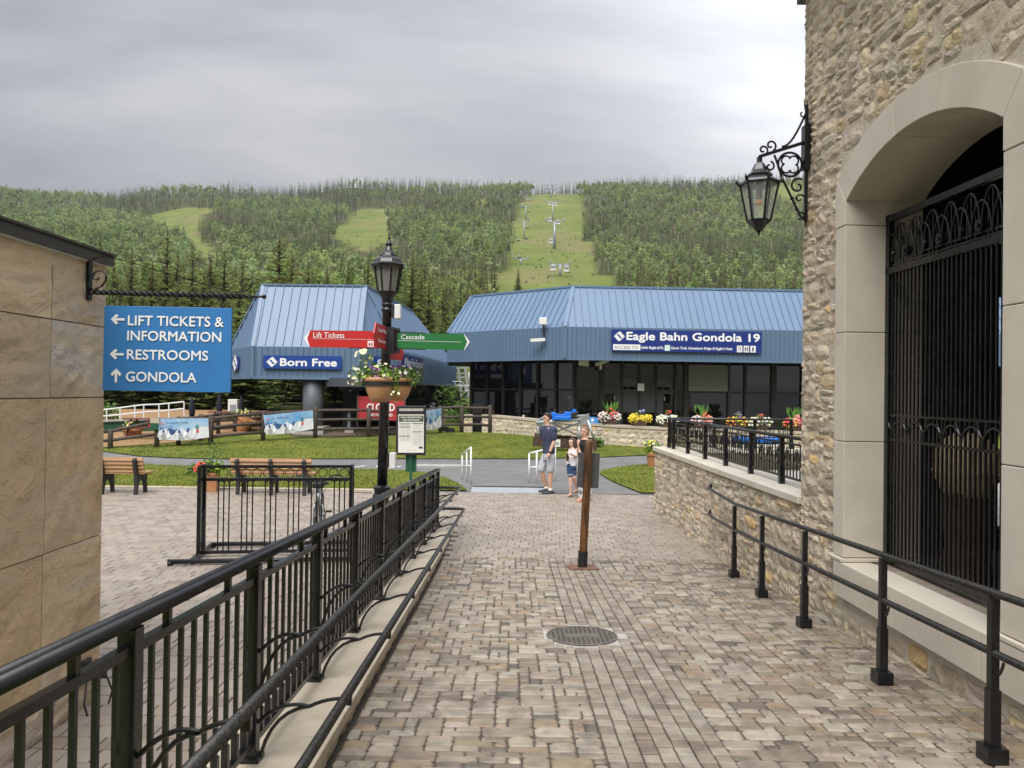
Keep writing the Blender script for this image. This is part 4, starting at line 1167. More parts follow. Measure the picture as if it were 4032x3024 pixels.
for k in range(6):
    a = a6 + k*math.pi/3; b = a + math.pi/3
    t0, b0 = C0+Vector((.192*math.cos(a), .192*math.sin(a), 4.545)), C0+Vector((.115*math.cos(a), .115*math.sin(a), 4.165))
    t1, b1 = C0+Vector((.192*math.cos(b), .192*math.sin(b), 4.545)), C0+Vector((.115*math.cos(b), .115*math.sin(b), 4.165))
    mb = MB(); mb.tube([t0, b0], .012, 6); mb.tube([t0, t1], .010, 5); mb.tube([b0, b1], .010, 5); obj('frame_bar', mb, 'black_iron', wl_)
    mb = MB(); mb.quad(b0*.98+C0*.02+Vector((0,0,b0.z*.02)), b1*.98+C0*.02+Vector((0,0,b1.z*.02)), t1*.98+C0*.02+Vector((0,0,t1.z*.02)), t0*.98+C0*.02+Vector((0,0,t0.z*.02))); obj('pane', mb, 'lamp_glass', wl_)
mb = MB(); mb.lathe([(.012,4.09-.05),(.028,4.05),(.03,4.03),(.018,4.0),(.003,3.965)], C0+Vector((0,0,.045)), 10); mb.lathe([(.118,4.17),(.118,4.15),(.07,4.11),(.035,4.06)], C0, 6, ang0=a6); mb.cyl(C0+Vector((0,0,4.06)), C0+Vector((0,0,4.08)), .04, n=8); obj('base_finial', mb, 'black_iron', wl_)
mat('bulb_amber', (.62,.28,.06), .4, var=.1); mat('porcelain', (.20,.19,.17), .5, var=.1)
mb = MB(); mb.cyl(C0+Vector((0,0,4.55)), C0+Vector((0,0,4.40)), .032, n=10); obj('socket', mb, 'porcelain', wl_)
mb = MB(); mb.lathe([(.012,4.40),(.03,4.37),(.032,4.345),(.012,4.325)], C0, 10); obj('bulb', mb, 'bulb_amber', wl_)
# ------------------------------------------------------------------ sandstone block on the left
LX = -3.10
lb = thing('sandstone_building', 'corner of a building clad in large tan sandstone slabs with a brown metal coping', 'building', (-4, 4.5, 0))
LZT = 3.26; LY1 = 5.64
def slab(y0, y1, z0, z1, tint):
    mb = MB(); n = 7; vs = []; g = .004
    y0 += g; y1 -= g; z0 += g; z1 -= g
    for j in range(n+1):
        for i in range(n+1):
            e = i in (0, n) or j in (0, n)
            vs.append((LX + random.uniform(-.004, .004) + (0 if e else random.uniform(0, .009)), y0+(y1-y0)*i/n, z0+(z1-z0)*j/n))
    W_ = n+1; fs = [(j*W_+i, j*W_+i+1, (j+1)*W_+i+1, (j+1)*W_+i) for j in range(n) for i in range(n)]
    ring = list(range(W_)) + [j*W_+n for j in range(1, n+1)] + [n*W_+i for i in range(n-1, -1, -1)] + [j*W_ for j in range(n-1, 0, -1)]
    b = len(vs); vs += [(LX-.04, vs[r][1], vs[r][2]) for r in ring]; k = len(ring)
    fs += [(ring[(i+1) % k], ring[i], b+i, b+(i+1) % k) for i in range(k)]
    mb.add(vs, fs, tint); return obj('slab', mb, 'sandstone', lb, smooth=False)
ST = [(1.0,1.0,1.0), (1.12,1.10,1.05), (.92,.95,1.0), (1.05,1.0,.9), (1.08,1.14,1.22)]
for z0, z1, ys, tt in ((2.80, LZT, [1.6, 3.2, 4.98, LY1], (1, 1, 0)), (2.27, 2.80, [1.6, 3.4, 4.98, LY1], (3, 0, 4)), (1.23, 2.27, [1.6, 3.3, 4.94, LY1], (0, 3, 3)), (.30, 1.23, [1.6, 3.7, 4.93, LY1], (2, 3, 1)), (0, .30, [1.6, 4.3, LY1], (0, 2))):
    for (a, b), t_ in zip(zip(ys[:-1], ys[1:]), tt): slab(a, b, z0, z1, ST[t_])
mb = MB(); mb.box((LX-1.53, 3.6, LZT/2), (3.0, 4.06, LZT-.01)); obj('core', mb, 'mortar', lb)
mb = MB(); mb.box((LX-1.47, 3.6, LZT+.045), (3.02, 4.14, .075)); mb.box((LX-1.47, 3.6, LZT+.092), (3.05, 4.17, .016)); obj('coping', mb, 'brown_metal', lb)
mb = MB(); mb.box((LX-1.47, 3.6, LZT+.003), (2.98, 4.10, .012)); obj('coping_flashing', mb, 'white_metal', lb)
# low floodlight and cable on the wall
t = thing('floodlight', 'small black floodlight bracket with a looping cable low on the sandstone wall', 'floodlight', (LX+.05, 5.2, .45))
q = XP(322, 2640, LX); 
mb = MB(); mb.box((LX+.03, q.y, q.z), (.03, .10, .16)); mb.beam((LX+.04, q.y, q.z), (LX+.16, q.y+.05, q.z-.02), .03, .10); obj('bracket', mb, 'dark_metal', t)
mb = MB(); mb.tube([(LX+.05, q.y-.02, q.z-.05), (LX+.09, q.y-.12, q.z-.2), (LX+.12, q.y-.08, q.z-.38), (LX+.12, q.y+.08, q.z-.40), (LX+.15, q.y+.14, q.z-.2), (LX+.14, q.y+.06, q.z-.04)], .007, 6); obj('cable', mb, 'rubber', t, smooth=True)

# ------------------------------------------------------------------ wrought-iron bracket and hanging sign
BY = 5.39
br = thing('sign_bracket', 'black wrought iron bracket with a twisted bar and scrolls on the sandstone wall', 'bracket', (LX, BY, 3.0))
def px(u, v): return P(u, v, BY)
mb = MB(); a, b = px(312, 1005), px(312, 1182); mb.box(((LX+.014), BY, (a.z+b.z)/2), (.022, .05, a.z-b.z)); mb.cyl((LX+.02, BY-.04, b.z+.03), (LX+.02, BY-.02, b.z+.03), .012, n=6); obj('wall_plate', mb, 'black_iron', br, bevel=.003)
p0, p1 = px(335, 1149), px(1000, 1168)
mb = MB(); n = 120; vs = []; fs = []
for i in range(n+1):
    t_ = i/n; c = p0.lerp(p1, t_); an_ = 2*math.pi*t_*7; s_ = .021*(1 if t_ < .92 else 1-.5*(t_-.92)/.08)
    for k in range(4): vs.append(c + Vector((0, math.cos(an_+k*math.pi/2), math.sin(an_+k*math.pi/2)))*s_)
for i in range(n):
    for k in range(4): fs.append((i*4+k, i*4+(k+1) % 4, i*4+4+(k+1) % 4, i*4+4+k))
mb.add(vs, fs); obj('twisted_bar', mb, 'black_iron', br)
mb = MB(); e = px(1040, 1168); mb.tube([p1, e], [.010, .008], 6); mb.ball(e, .018, 8, 6); obj('bar_finial', mb, 'black_iron', br, smooth=True)
def rib(mb, uv, w=.022, th=.006):
    pts = [px(*q) for q in uv]; vs = []; fs = []
    for i, p in enumerate(pts):
        d = (pts[min(i+1, len(pts)-1)]-pts[max(i-1, 0)]).normalized(); nrm = Vector((-d.z, 0, d.x))
        for sy, sn in ((-1,-1),(1,-1),(1,1),(-1,1)): vs.append(p + Vector((0, sy*w/2, 0)) + nrm*(sn*th/2))
    for i in range(len(pts)-1):
        for k in range(4): fs.append((i*4+k, i*4+(k+1) % 4, i*4+4+(k+1) % 4, i*4+4+k))
    mb.add(vs, fs)
def spx(c, r0, r1, a0, a1, n=30): return [(c[0]+(r0+(r1-r0)*t)*math.cos(R(a0+(a1-a0)*t)), c[1]-(r0+(r1-r0)*t)*math.sin(R(a0+(a1-a0)*t))) for t in np.linspace(0, 1, n)]
mb = MB(); rib(mb, [(900,1148),(800,1118),(700,1088),(600,1058),(500,1028),(440,1016),(400,1012),(368,1020),(340,1040),(322,1070),(320,1095),(330,1118),(350,1134),(375,1139),(400,1128),(416,1106),(419,1085),(408,1070),(390,1066),(374,1072),(366,1086),(370,1099),(382,1103),(390,1096),(388,1090)]); obj('large_scroll', mb, 'black_iron', br)
mb = MB(); rib(mb, [(900,1148),(940,1152),(968,1148),(988,1132),(996,1115),(990,1100),(974,1097),(958,1102),(949,1115),(956,1125),(968,1123),(971,1115)]); obj('small_scroll', mb, 'black_iron', br)
hs = thing('hanging_sign', 'blue rectangular sign with white lettering hanging from the iron bracket', 'sign', tuple(px(660, 1540)))
c00, c10, c11, c01 = px(403, 1537), px(907, 1546), px(913, 1213), px(411, 1203)
ex = unit(c00, c10); ey = Vector((0, 0, 1)) - ex*ex.z; ey.normalize()
mb = MB(); nrm = ex.cross(ey)      # towards the camera
vs = [q - nrm*d for d in (0, .018) for q in (c00, c10, c11, c01)]
mb.add(vs, ((0,1,2,3),(7,6,5,4),(0,4,5,1),(1,5,6,2),(2,6,7,3),(3,7,4,0))); obj('board', mb, 'sign_blue', hs, bevel=.002)
def sx(mb, s, u0, v0, u1, capv, bold=.0):
    o = px(u0, v0); w = (px(u1, v0)-o).length; h = (px(u0, v0-capv)-o).length
    text(mb, s, o, ex, ey, h, w, bold)
z1 = lambda x, y: (x/1.508, 800+y/1.508)
def line(s, x0, x1, ybase, cap, bold=.016):
    u0, v0 = z1(x0, ybase); u1, _ = z1(x1, ybase); mb = MB(); sx(mb, s, u0, v0, u1, cap/1.508, bold); obj('lettering', mb, 'sign_white', hs)
line('LIFT TICKETS &', 762, 1328, 724, 60); line('INFORMATION', 758, 1314, 814, 60); line('RESTROOMS', 756, 1236, 926, 60); line('GONDOLA', 750, 1166, 1057, 60)
def arrow(cx, cy, up):
    mb = MB(); u, v = z1(cx, cy); o = px(u, v) + nrm*.004
    k = (px(u+10, v)-px(u, v)).length/10/1.508
    P_ = [(-40,0),(-8,32),(6,22),(-10,7),(42,7),(42,-7),(-10,-7),(6,-22),(-8,-32)]
    if up: P_ = [(-y, -x) for x, y in P_]
    mb.prism([(x*k, y*k) for x, y in P_], o, ex, ey, .001); obj('arrow', mb, 'sign_white', hs)
arrow(700, 690, False); arrow(694, 897, False); arrow(691, 1022, True)
for u, v in ((452, 1195), (873, 1205)):
    q = px(u, v); mb = MB(); mb.tube([q + Vector((.0+.018*math.cos(a), 0, .045+.022*math.sin(a))) for a in np.linspace(0, 6.0, 14)], .003, 5); mb.tube([q + Vector((0,0,.024)), q+Vector((0, 0, -.012))], .003, 5); obj('hook', mb, 'black_iron', hs)
# ------------------------------------------------------------------ plants helpers
def leaves(mb, c, rad, n, size, tints, up=.3, sc=(1,1,1)):
    c = Vector(c)
    for _ in range(n):
        d = Vector((random.gauss(0,1), random.gauss(0,1), random.gauss(0,1))).normalized()*rad*random.random()**.45
        p = c + Vector((d.x*sc[0], d.y*sc[1], d.z*sc[2]))
        a = Vector((random.gauss(0,1), random.gauss(0,1), random.gauss(0,.6)+up)).normalized(); b = a.cross(Vector((random.gauss(0,1), random.gauss(0,1), random.gauss(0,1)))).normalized()
        s = size*random.uniform(.6, 1.3)
        mb.add([p-a*s, p+b*s*.55, p+a*s, p-b*s*.55], ((0,1,2,3),), jit(pick(tints, [1]*len(tints)), .2))
def blossoms(mb, c, rad, n, size, tints, sc=(1,1,1), shell=.75):
    c = Vector(c)
    for _ in range(n):
        d = Vector((random.gauss(0,1), random.gauss(0,1)-.5, random.gauss(0,1)+.35)).normalized()
        r = rad*random.uniform(shell, 1.05); p = c + Vector((d.x*sc[0], d.y*sc[1], d.z*sc[2]))*r
        d = (d + Vector((0,-.6,.3))).normalized(); x = d.orthogonal().normalized(); y = d.cross(x); s = size*random.uniform(.7, 1.25); t = jit(random.choice(tints), .08)
        ring = [p + x*s*math.cos(k*math.pi/3) + y*s*math.sin(k*math.pi/3) + d*s*.25 for k in range(6)]
        mb.add([p-d*s*.15]+ring, [(0, 1+k, 1+(k+1) % 6) for k in range(6)], t)
GREEN = [(1.2,1.25,1.0), (.8,.95,.8), (1.5,1.45,.8), (2.0,1.9,.8)]
mat('petal', (.8,.8,.8), .6, var=.08, tint=True)
YELLOW, WHITE, RED, PINK, PURPLE, CREAM = (.95,.75,.05), (.95,.95,.9), (.75,.06,.05), (.9,.35,.33), (.28,.05,.35), (.95,.93,.6)

# ------------------------------------------------------------------ lamp post
LB = G(1496, 2207, 0.0); LTop = P(1533, 925, LB.y); 
LH = LTop.z
lean = Matrix.Shear('XY', 3, (0, 0)) if 0 else None
def lean_pt(q):   # post leans a little to the right
    q = Vector(q); return LB + Vector((q.x + (LTop.x-LB.x)*q.z/LH, q.y, q.z))
def leant(mb): mb.v = [tuple(lean_pt(v)) for v in mb.v]; return mb
lamp = thing('street_lamp', 'black iron street lamp with an eight-sided lantern and finger signs on the plaza', 'street lamp', tuple(LB))
mb = MB(); mb.lathe([(.16,0),(.16,.05),(.13,.07),(.125,.40),(.105,.45),(.10,.86),(.125,.88),(.125,.90),(.105,.92),(.105,.97),(.12,.99),(.12,1.01),(.075,1.04)], n=16); obj('base', leant(mb), 'black_iron', lamp, smooth=False, bevel=0)
mb = MB(); mb.lathe([(.070,1.03),(.064,3.42),(.080,3.43),(.080,3.46),(.066,3.47),(.066,3.50),(.080,3.51),(.080,3.53),(.066,3.55)], n=16); obj('pole', leant(mb), 'black_iron', lamp, smooth=True)
mb = MB(); mb.lathe([(.07,3.54),(.075,3.60),(.13,3.68),(.135,3.70)], n=8); obj('lantern_cup', leant(mb), 'black_iron', lamp)
a8 = math.pi/8
for k in range(8):
    a, b = a8+k*math.pi/4, a8+(k+1)*math.pi/4
    c = lambda r, an, z: Vector((r*math.cos(an), r*math.sin(an), z))
    mb = MB(); mb.tube([c(.135,a,3.70), c(.195,a,4.06)], .013, 5); obj('lantern_bar', leant(mb), 'black_iron', lamp)
    mb = MB(); mb.quad(c(.130,a,3.70), c(.130,b,3.70), c(.190,b,4.06), c(.190,a,4.06)); obj('pane', leant(mb), 'smoke_glass', lamp)
mb = MB(); mb.lathe([(.045,3.70),(.045,3.84),(.055,3.85),(.06,4.0),(.05,4.03)], n=10); obj('lamp_unit', leant(mb), 'porcelain', lamp, smooth=True)
mb = MB(); mb.lathe([(.19,4.05),(.235,4.03),(.24,4.07),(.215,4.09),(.19,4.14),(.14,4.18),(.135,4.20),(.10,4.205),(.09,4.23),(.055,4.27),(.035,4.33)], n=8, ang0=a8); obj('lantern_roof', leant(mb), 'black_iron', lamp)
mb = MB(); mb.lathe([(.025,4.32),(.045,4.34),(.048,4.37),(.03,4.385),(.022,4.41),(.014,4.43),(.02,4.445),(.004,LH)], n=10); obj('finial', leant(mb), 'black_iron', lamp, smooth=True)
for u, v, h in ((1567, 1228, .20), (1547, 1813, .22)):
    q = P(u, v, LB.y); mb = MB(); mb.box(q, (.085, .12, h)); b = obj('speaker_box', mb, 'plastic_white', lamp, bevel=.012)
    mb = MB(); mb.box(q-Vector((.062, 0, 0)), (.045, .10, h*.85)); obj('mount', mb, 'dark_metal', b)
SY = LB.y
def finger(name, poly, m, Y, label=None):
    """sign board from pixel corners, seen flat on"""
    pts = [P(u, v, Y) for u, v in poly]; mb = MB(); k = len(pts)
    mb.add(pts + [q+Vector((0,.02,0)) for q in pts], [tuple(range(k)), tuple(range(2*k-1, k-1, -1))] + [(i, k+i, k+(i+1) % k, (i+1) % k) for i in range(k)])
    bm = bmesh.new(); me = mb.mesh(name); bm.from_mesh(me); bmesh.ops.recalc_face_normals(bm, faces=bm.faces); bm.to_mesh(me); bm.free()
    o = obj(name, me, m, lamp)
    if label: o['label'] = label
    return o
def flat(parent, poly, m, Y, name='marking', lift=.004):
    pts = [P(u, v, Y)-Vector((0, lift, 0)) for u, v in poly]; mb = MB(); mb.add(pts, [tuple(range(len(pts)))]); return obj(name, mb, m, parent)
def ptext(parent, s, u0, v0, u1, cap, Y, m='sign_white', bold=.0, name='lettering', lift=.004, roll=.0):
    o = P(u0, v0, Y); e = P(u1, v0+(u1-u0)*roll, Y); mb = MB(); h = (P(u0, v0-cap, Y)-o).length
    ex_ = (e-o).normalized(); ey_ = Vector((-ex_.z, 0, ex_.x)); text(mb, s, o, ex_, ey_, h, (e-o).length, bold, lift=lift)
    return obj(name, mb, m, parent)
r2 = lambda x, y: (900+x/2.3284, 1050+y/2.3284)
fr_ = finger('finger_sign', [r2(690,655), r2(745,738), r2(1400,745), r2(1400,592), r2(748,583)], 'sign_red', SY-.02, 'red sign pointing left for lift tickets')
flat(fr_, [r2(690,655), r2(740,732), r2(745,734), r2(722,660), r2(747,588), r2(742,586)], 'sign_white', SY-.02)
ptext(fr_, 'Lift Tickets', *r2(778,650), r2(1062,650)[0], 52/2.3284, SY-.02, bold=.006, roll=.011)
flat(fr_, [r2(778,661), r2(778,658.5), r2(1330,667), r2(1330,669.5)], 'sign_white', SY-.02)
flat(fr_, [r2(1275,680), r2(1275,735), r2(1330,737), r2(1330,682)], 'sign_white', SY-.02)
for k in (1290, 1312):
    flat(fr_, [r2(k,695), r2(k-8,712), r2(k-4,714), r2(k-4,726), r2(k+6,726), r2(k+6,714), r2(k+10,712), r2(k+4,695)], 'sign_red', SY-.02, 'pictogram', .008)
r5 = lambda x, y: (1350+x/3.016, 900+y/3.016)
fg = finger('finger_sign', [r5(650,1240), r5(650,1420), r5(1437,1445), r5(1508,1345), r5(1437,1252)], 'sign_green', SY-.02, 'green sign pointing right')
flat(fg, [r5(1437,1445), r5(1440,1446), r5(1508,1345), r5(1440,1252), r5(1437,1254), r5(1478,1346)], 'sign_white', SY-.02)
ptext(fg, 'Cascade', *r5(692,1313), r5(970,1313)[0], 58/3.016, SY-.02, bold=.006, roll=.011)
flat(fg, [r5(650,1331), r5(650,1327), r5(1400,1346), r5(1400,1350)], 'sign_white', SY-.02)
mb = MB()
for a, b in ((r5(590,1226), r5(985,1244)), (r5(590,1420), r5(980,1436)), (r2(1105,590), r2(1440,600)), (r2(1100,743), r2(1450,748))):
    mb.beam(P(*a, SY), P(*b, SY), .03, .014)
mb.box(P(*r5(545,1330), SY), (.17, .17, .36)); mb.box(P(*r5(610,1330), SY), (.16, .03, .34)); obj('sign_clamp', mb, 'dark_metal', lamp)
# third finger pointing towards the viewer, and one pointing away
pa, pb = P(*r5(512,1290), SY-.08), P(*r5(372,1262), SY-.75)
mb = MB(); d = (pb-pa).normalized(); d.z = 0; d.normalize(); L_ = (pb-pa).length; ez_ = Vector((0,0,1)); nn = d.cross(ez_)
poly = [(0,-.30),(0,.27),(L_*.86,.27),(L_,.0),(L_*.86,-.30)]; poly = [(x, y*.55) for x, y in poly]
mb.prism(poly, pa, d, ez_, .015); fo_ = obj('finger_sign', mb, 'sign_red', lamp); fo_['label'] = 'red sign pointing towards the viewer'
mb = MB(); text(mb, 'Lionshead Village', pa + d*(L_*.82) + ez_*.04, -d, ez_, .055, L_*.70, .006, lift=.022); text(mb, 'Welcome Center', pa + d*(L_*.82) - ez_*.10, -d, ez_, .055, L_*.66, .006, lift=.022); obj('lettering', mb, 'sign_white', fo_)
mb = MB(); mb.prism([(0,-.10),(.40,-.10),(.46,.0),(.40,.10),(0,.10)], lean_pt((.02,.08,2.87)), Vector((.30,.95,0)).normalized(), ez_, .015); obj('finger_sign', mb, 'sign_red', lamp)
mb = MB(); mb.lathe([(.085,2.28),(.085,2.34)], n=14); 
for q in ((-.12,-.38), (.28,.30)): mb.beam(lean_pt((0,0,2.31))-LB, (q[0], q[1], 2.31), .02, .03)
mb.v = [tuple(LB+Vector(v)) for v in mb.v]; obj('pot_bracket', mb, 'black_iron', lamp)

# hanging flower pots on the lamp
for i, (u, v, dy, lab) in enumerate(((1495, 1509, -.42, 'front terracotta flower bowl with a dark band on the street lamp'), (1565, 1509, .35, 'rear terracotta flower bowl half hidden behind the front bowl on the street lamp'))):
    c = P(u, v, LB.y+dy); rr = 58/2920*(LB.y+dy)*1.0; c.z -= .0
    t = thing('flower_bowl', lab, 'flower pot', tuple(c-Vector((0,0,.27))), 'flower bowls on the lamp')
    mb = MB(); mb.lathe([(rr*.50,-.25),(rr*.72,-.19),(rr*.92,-.08),(rr*.98,.0),(rr*.99,.02),(rr*1.06,.022),(rr*1.06,.075),(rr*.92,.075)], c, 28); obj('bowl', mb, 'terracotta_pale', t, smooth=True)
    mb = MB(); mb.lathe([(rr*.99,-.035),(rr*1.03,-.035),(rr*1.03,.02),(rr*.99,.02)], c, 28, cap=False); obj('band', mb, 'dark_metal', t)
    top = c + Vector((0,0,.12))
    mb = MB(); leaves(mb, top, rr*1.25, 260, .035, GREEN, sc=(1.15,1,.55)); 
    if i == 0:
        leaves(mb, top+Vector((-.27,-.02,-.02)), .16, 110, .03, GREEN); leaves(mb, top+Vector((-.2,0,.22)), .11, 50, .022, GREEN); leaves(mb, top+Vector((.22,-.05,-.15)), .12, 60, .022, GREEN, sc=(.6,.6,1.6))
    else: leaves(mb, top+Vector((.25,-.1,-.03)), .15, 90, .03, GREEN)
    obj('foliage', mb, 'leaf', t)['kind'] = 'stuff'
    mb = MB(); blossoms(mb, top, rr*1.2, 26, .026, [CREAM, WHITE, CREAM, (.5,.25,.45)], (1.2,1,.6)); blossoms(mb, top+Vector((.0,-.12,.06)), .10, 5, .03, [PURPLE])
    if i == 0: blossoms(mb, top+Vector((-.21,-.02,.24)), .10, 12, .03, [CREAM]); blossoms(mb, top+Vector((-.33,-.02,-.04)), .12, 12, .026, [CREAM, WHITE]); blossoms(mb, top+Vector((.22,-.06,-.28)), .08, 6, .02, [CREAM])
    obj('blossoms', mb, 'petal', t)['kind'] = 'stuff'

# ------------------------------------------------------------------ information board
IY = 15.0
r6 = lambda x, y: (1380+x/3.6875, 1400+y/3.6875)
ib = thing('information_board', 'black framed notice board on a green post listing trail descriptions and distances', 'notice board', (P(1620,1700,IY).x, IY, 0))
b0, b1 = P(*r6(660,1440), IY), P(*r6(1100,733), IY)
mb = MB(); mb.box((b0+b1)/2, (abs(b1.x-b0.x), .07, b1.z-b0.z)); bd = obj('case', mb, 'dark_metal', ib, bevel=.008)
fy = IY-.036
def fl(x0, y0, x1, y1, m, name='panel', lift=.003): return flat(bd, [r6(x0,y1), r6(x1,y1), r6(x1,y0), r6(x0,y0)], m, fy, name, lift)
fl(693, 855, 1065, 1410, 'paper', 'poster'); fl(703, 870, 1060, 962, 'olive', 'heading', .005); fl(710, 772, 1055, 805, 'paper', 'title_strip')
def it(s, x0, x1, y, cap, m, b=.0): ptext(bd, s, *r6(x0, y), r6(x1, y)[0], cap/3.6875, fy, m, b, lift=.007)
it('SUMMER INFORMATION', 718, 1046, 799, 20, 'brown_metal', .01); it('TRAIL DESCRIPTIONS', 728, 1036, 908, 23, 'sign_white', .02); it('AND DISTANCES', 758, 1003, 948, 23, 'sign_white', .02)
for x0, y0, x1, y1 in ((707,985,876,996), (707,1032,876,1043), (704,1164,873,1175), (896,981,1053,992), (896,1102,1050,1113)): fl(x0, y0, x1, y1, 'olive', 'table_heading', .005)
for x0, x1, ys in ((710,874,list(range(1006,1026,9))+list(range(1056,1158,13))+list(range(1188,1245,12))), (898,1050,list(range(1004,1092,13))+list(range(1126,1296,13)))):
    for y in ys: fl(x0, y, x1, y+2.2, 'ink_grey', 'table_row', .005)
for x in (768, 830, 952, 1000): fl(x, 1000, x+3, 1240 if x < 880 else 1295, 'ink_grey', 'table_rule', .005)
fl(992, 1320, 1050, 1350, 'ink', 'picture', .005); it('vailrecreation', 820, 958, 1382, 12, 'ink_grey')
mb = MB(); x = (b0.x+b1.x)/2; mb.box((x, IY+.05, b0.z/2+.1), (.055, .05, b0.z+.2)); obj('post', mb, 'green_paint', ib)
mb = MB(); mb.box((x, IY+.075, b0.z-.12), (.22, .012, .46)); obj('back_plate', mb, 'green_paint', ib)

# ------------------------------------------------------------------ stained wooden post with the back of a sign
WB = Gr(2293, 2236); WT = P(2320, 1733, WB.y)
wp = thing('wooden_signpost', 'leaning dark-stained log signpost on a rusty base plate in the middle of the path', 'signpost', tuple(WB))
ax = (WT-WB)
pts = [WB+ax*t for t in np.linspace(.06, .985, 9)]; 
mb = MB(); mb.tube(pts + [WB+ax], [.053+random.uniform(-.002,.002) for _ in range(9)] + [.042], 14); obj('log', mb, 'post_wood', wp, smooth=True)
mb = MB(); mb.tube([WB+ax*.008, WB+ax*.13], .064, 14); obj('sleeve', mb, 'rust', wp)
mb = MB(); mb.box(WB+Vector((0,0,.008)), (.40, .34, .014), rz=.12, M3=Matrix.Rotation(-math.atan(.059), 3, 'X') @ Matrix.Rotation(.1, 3, 'Z')); obj('base_plate', mb, 'rust', wp)
a, b = P(2272, 1920, WB.y+.07), P(2361, 1783, WB.y+.07)
mb = MB(); mid = (a+b)/2; mb.box(mid, (b.x-a.x-.008, .02, b.z-a.z), M3=Matrix.Rotation(R(2.0), 3, 'Y')); obj('sign_back', mb, 'ink', wp, bevel=.003)
mat('matte_black', (.008,.008,.009), .6, var=.1)
wp.children[-1].data.materials[0] = MATS['matte_black']

# ------------------------------------------------------------------ bicycle rack
rk = thing('bike_rack', 'black steel bike rack with a row of rings and hanging rods on the plaza', 'bike rack', (-3.4, 10.3, 0))
ra, rb_ = G(781, 2200, 0), G(1378, 2190, 0); re = (rb_-ra); RL = re.length; re.normalize(); rn = Vector((-re.y, re.x, 0)); RT = 1.27
def rp(t, d, z): return ra + re*t + rn*d + Vector((0,0,z))
for t in (0, RL):
    for d in (0, .24):
        mb = MB(); mb.beam(rp(t, d, .07), rp(t, d, RT), .05, .05, up=rn); obj('post', mb, 'black_iron', rk)
    mb = MB(); mb.beam(rp(t, -.40, .05), rp(t, .75, .05), .045, .045); obj('cross_foot', mb, 'black_iron', rk)
    mb = MB(); mb.beam(rp(t, -.0, RT-.02), rp(t, .24, RT-.02), .05, .05); obj('end_bar', mb, 'black_iron', rk)
    mb = MB(); mb.beam(rp(t-.004, .12, RT-.62), rp(t-.004, .12, RT-.16), .012, .20, up=rn); pl = obj('end_plate', mb, 'black_iron', rk)
    if t == 0:
        f0 = rp(-.012, .12, RT-.36); mb = MB()
        for s_ in (1, -1): mb.prism([(x*s_, y*s_) for x, y in ((-.06,.0),(.0,.09),(.05,.03),(.02,.0),(0,.03),(-.03,-.02))][::1], f0, rn, Vector((0,0,1)), .001)
        obj('emblem', mb, 'terracotta', pl)
        mb = MB(); text(mb, 'VAIL', rp(-.012, .20, RT-.56), -rn, Vector((0,0,1)), .06, .14, .01, lift=.003); obj('lettering', mb, 'ink_grey', pl)
for nm, d, z in (('top_bar', .12, RT-.02), ('second_bar', .12, RT-.20), ('base_bar', .12, .06)):
    mb = MB(); mb.beam(rp(0, d, z), rp(RL, d, z), .045, .04); obj(nm, mb, 'black_iron', rk)
for d, e0 in ((-.38, .28), (.72, .02)):
    mb = MB(); mb.tube([rp(-e0, d, .05), rp(RL+.1, d, .05)], .032, 10); mb.box(rp(-e0+.03, d, .025), (.05, .07, .05)); obj('foot_tube', mb, 'black_iron', rk, smooth=True)
nr = 13
for k in range(nr):
    t = (k+.9)*RL/(nr+.6); mb = MB(); c = rp(t, .12, RT-.11); mb.tube([c + re*.062*math.cos(a) + Vector((0,0,.062*math.sin(a))) for a in np.linspace(0, 6.283, 19)[:-1]], .006, 5, closed=True); obj('ring', mb, 'black_iron', rk)
for k in range(6):
    for j in range(3):
        t = .22 + k*.315 + j*.072
        if t > RL-.05: continue
        mb = MB(); mb.tube([rp(t, .12, RT-.20), rp(t, .12, .06)], .010, 6); obj('rod', mb, 'black_iron', rk)
        mb = MB(); mb.tube([rp(t-.02, .10, RT-.215), rp(t+.01, .07, RT-.235), rp(t+.05, .06, RT-.21)], .007, 5); obj('hook', mb, 'black_iron', rk)

# ------------------------------------------------------------------ bicycle, front wheel towards the viewer
bk = thing('bicycle', 'silver and black city bicycle parked nose first in the bike rack', 'bicycle', (P(1226,2100,10.95).x, 11.4, 0), local=True, rz=R(11))
mat('frame_silver', (.34,.34,.35), .3, metal=.6, var=.08)
def wheel(y):
    mb = MB(); c = Vector((0, y, .34)); mb.tube([c + Vector((0, .312*math.cos(a), .312*math.sin(a))) for a in np.linspace(0, 6.283, 33)[:-1]], .026, 8, closed=True); w = obj('tyre', mb, 'rubber', None, smooth=True)
    mb = MB(); mb.tube([c + Vector((0, .285*math.cos(a), .285*math.sin(a))) for a in np.linspace(0, 6.283, 33)[:-1]], .011, 6, closed=True); r_ = obj('rim', mb, 'chrome', None)
    mb = MB(); mb.cyl(c-Vector((.045,0,0)), c+Vector((.045,0,0)), .022, n=8)
    for k in range(18):
        a = k*6.283/18; mb.tube([c+Vector((.03*(1 if k % 2 else -1),0,0)), c+Vector((0,.28*math.cos(a),.28*math.sin(a)))], .0018, 3)
    s_ = obj('spokes', mb, 'chrome', None)
    e = bpy.data.objects.new('wheel', None); COL.objects.link(e); e.parent = bk
    for q in (w, r_, s_): q.parent = e
wheel(-.52); wheel(.52)
def tb(name, pts, r, m, n=8, sm=True): mb = MB(); mb.tube(pts, r, n); o = obj(name, mb, m, None, smooth=sm); o.parent = bk; return o
tb('head_tube', [(0,-.43,.60),(0,-.36,.87)], .024, 'frame_silver')
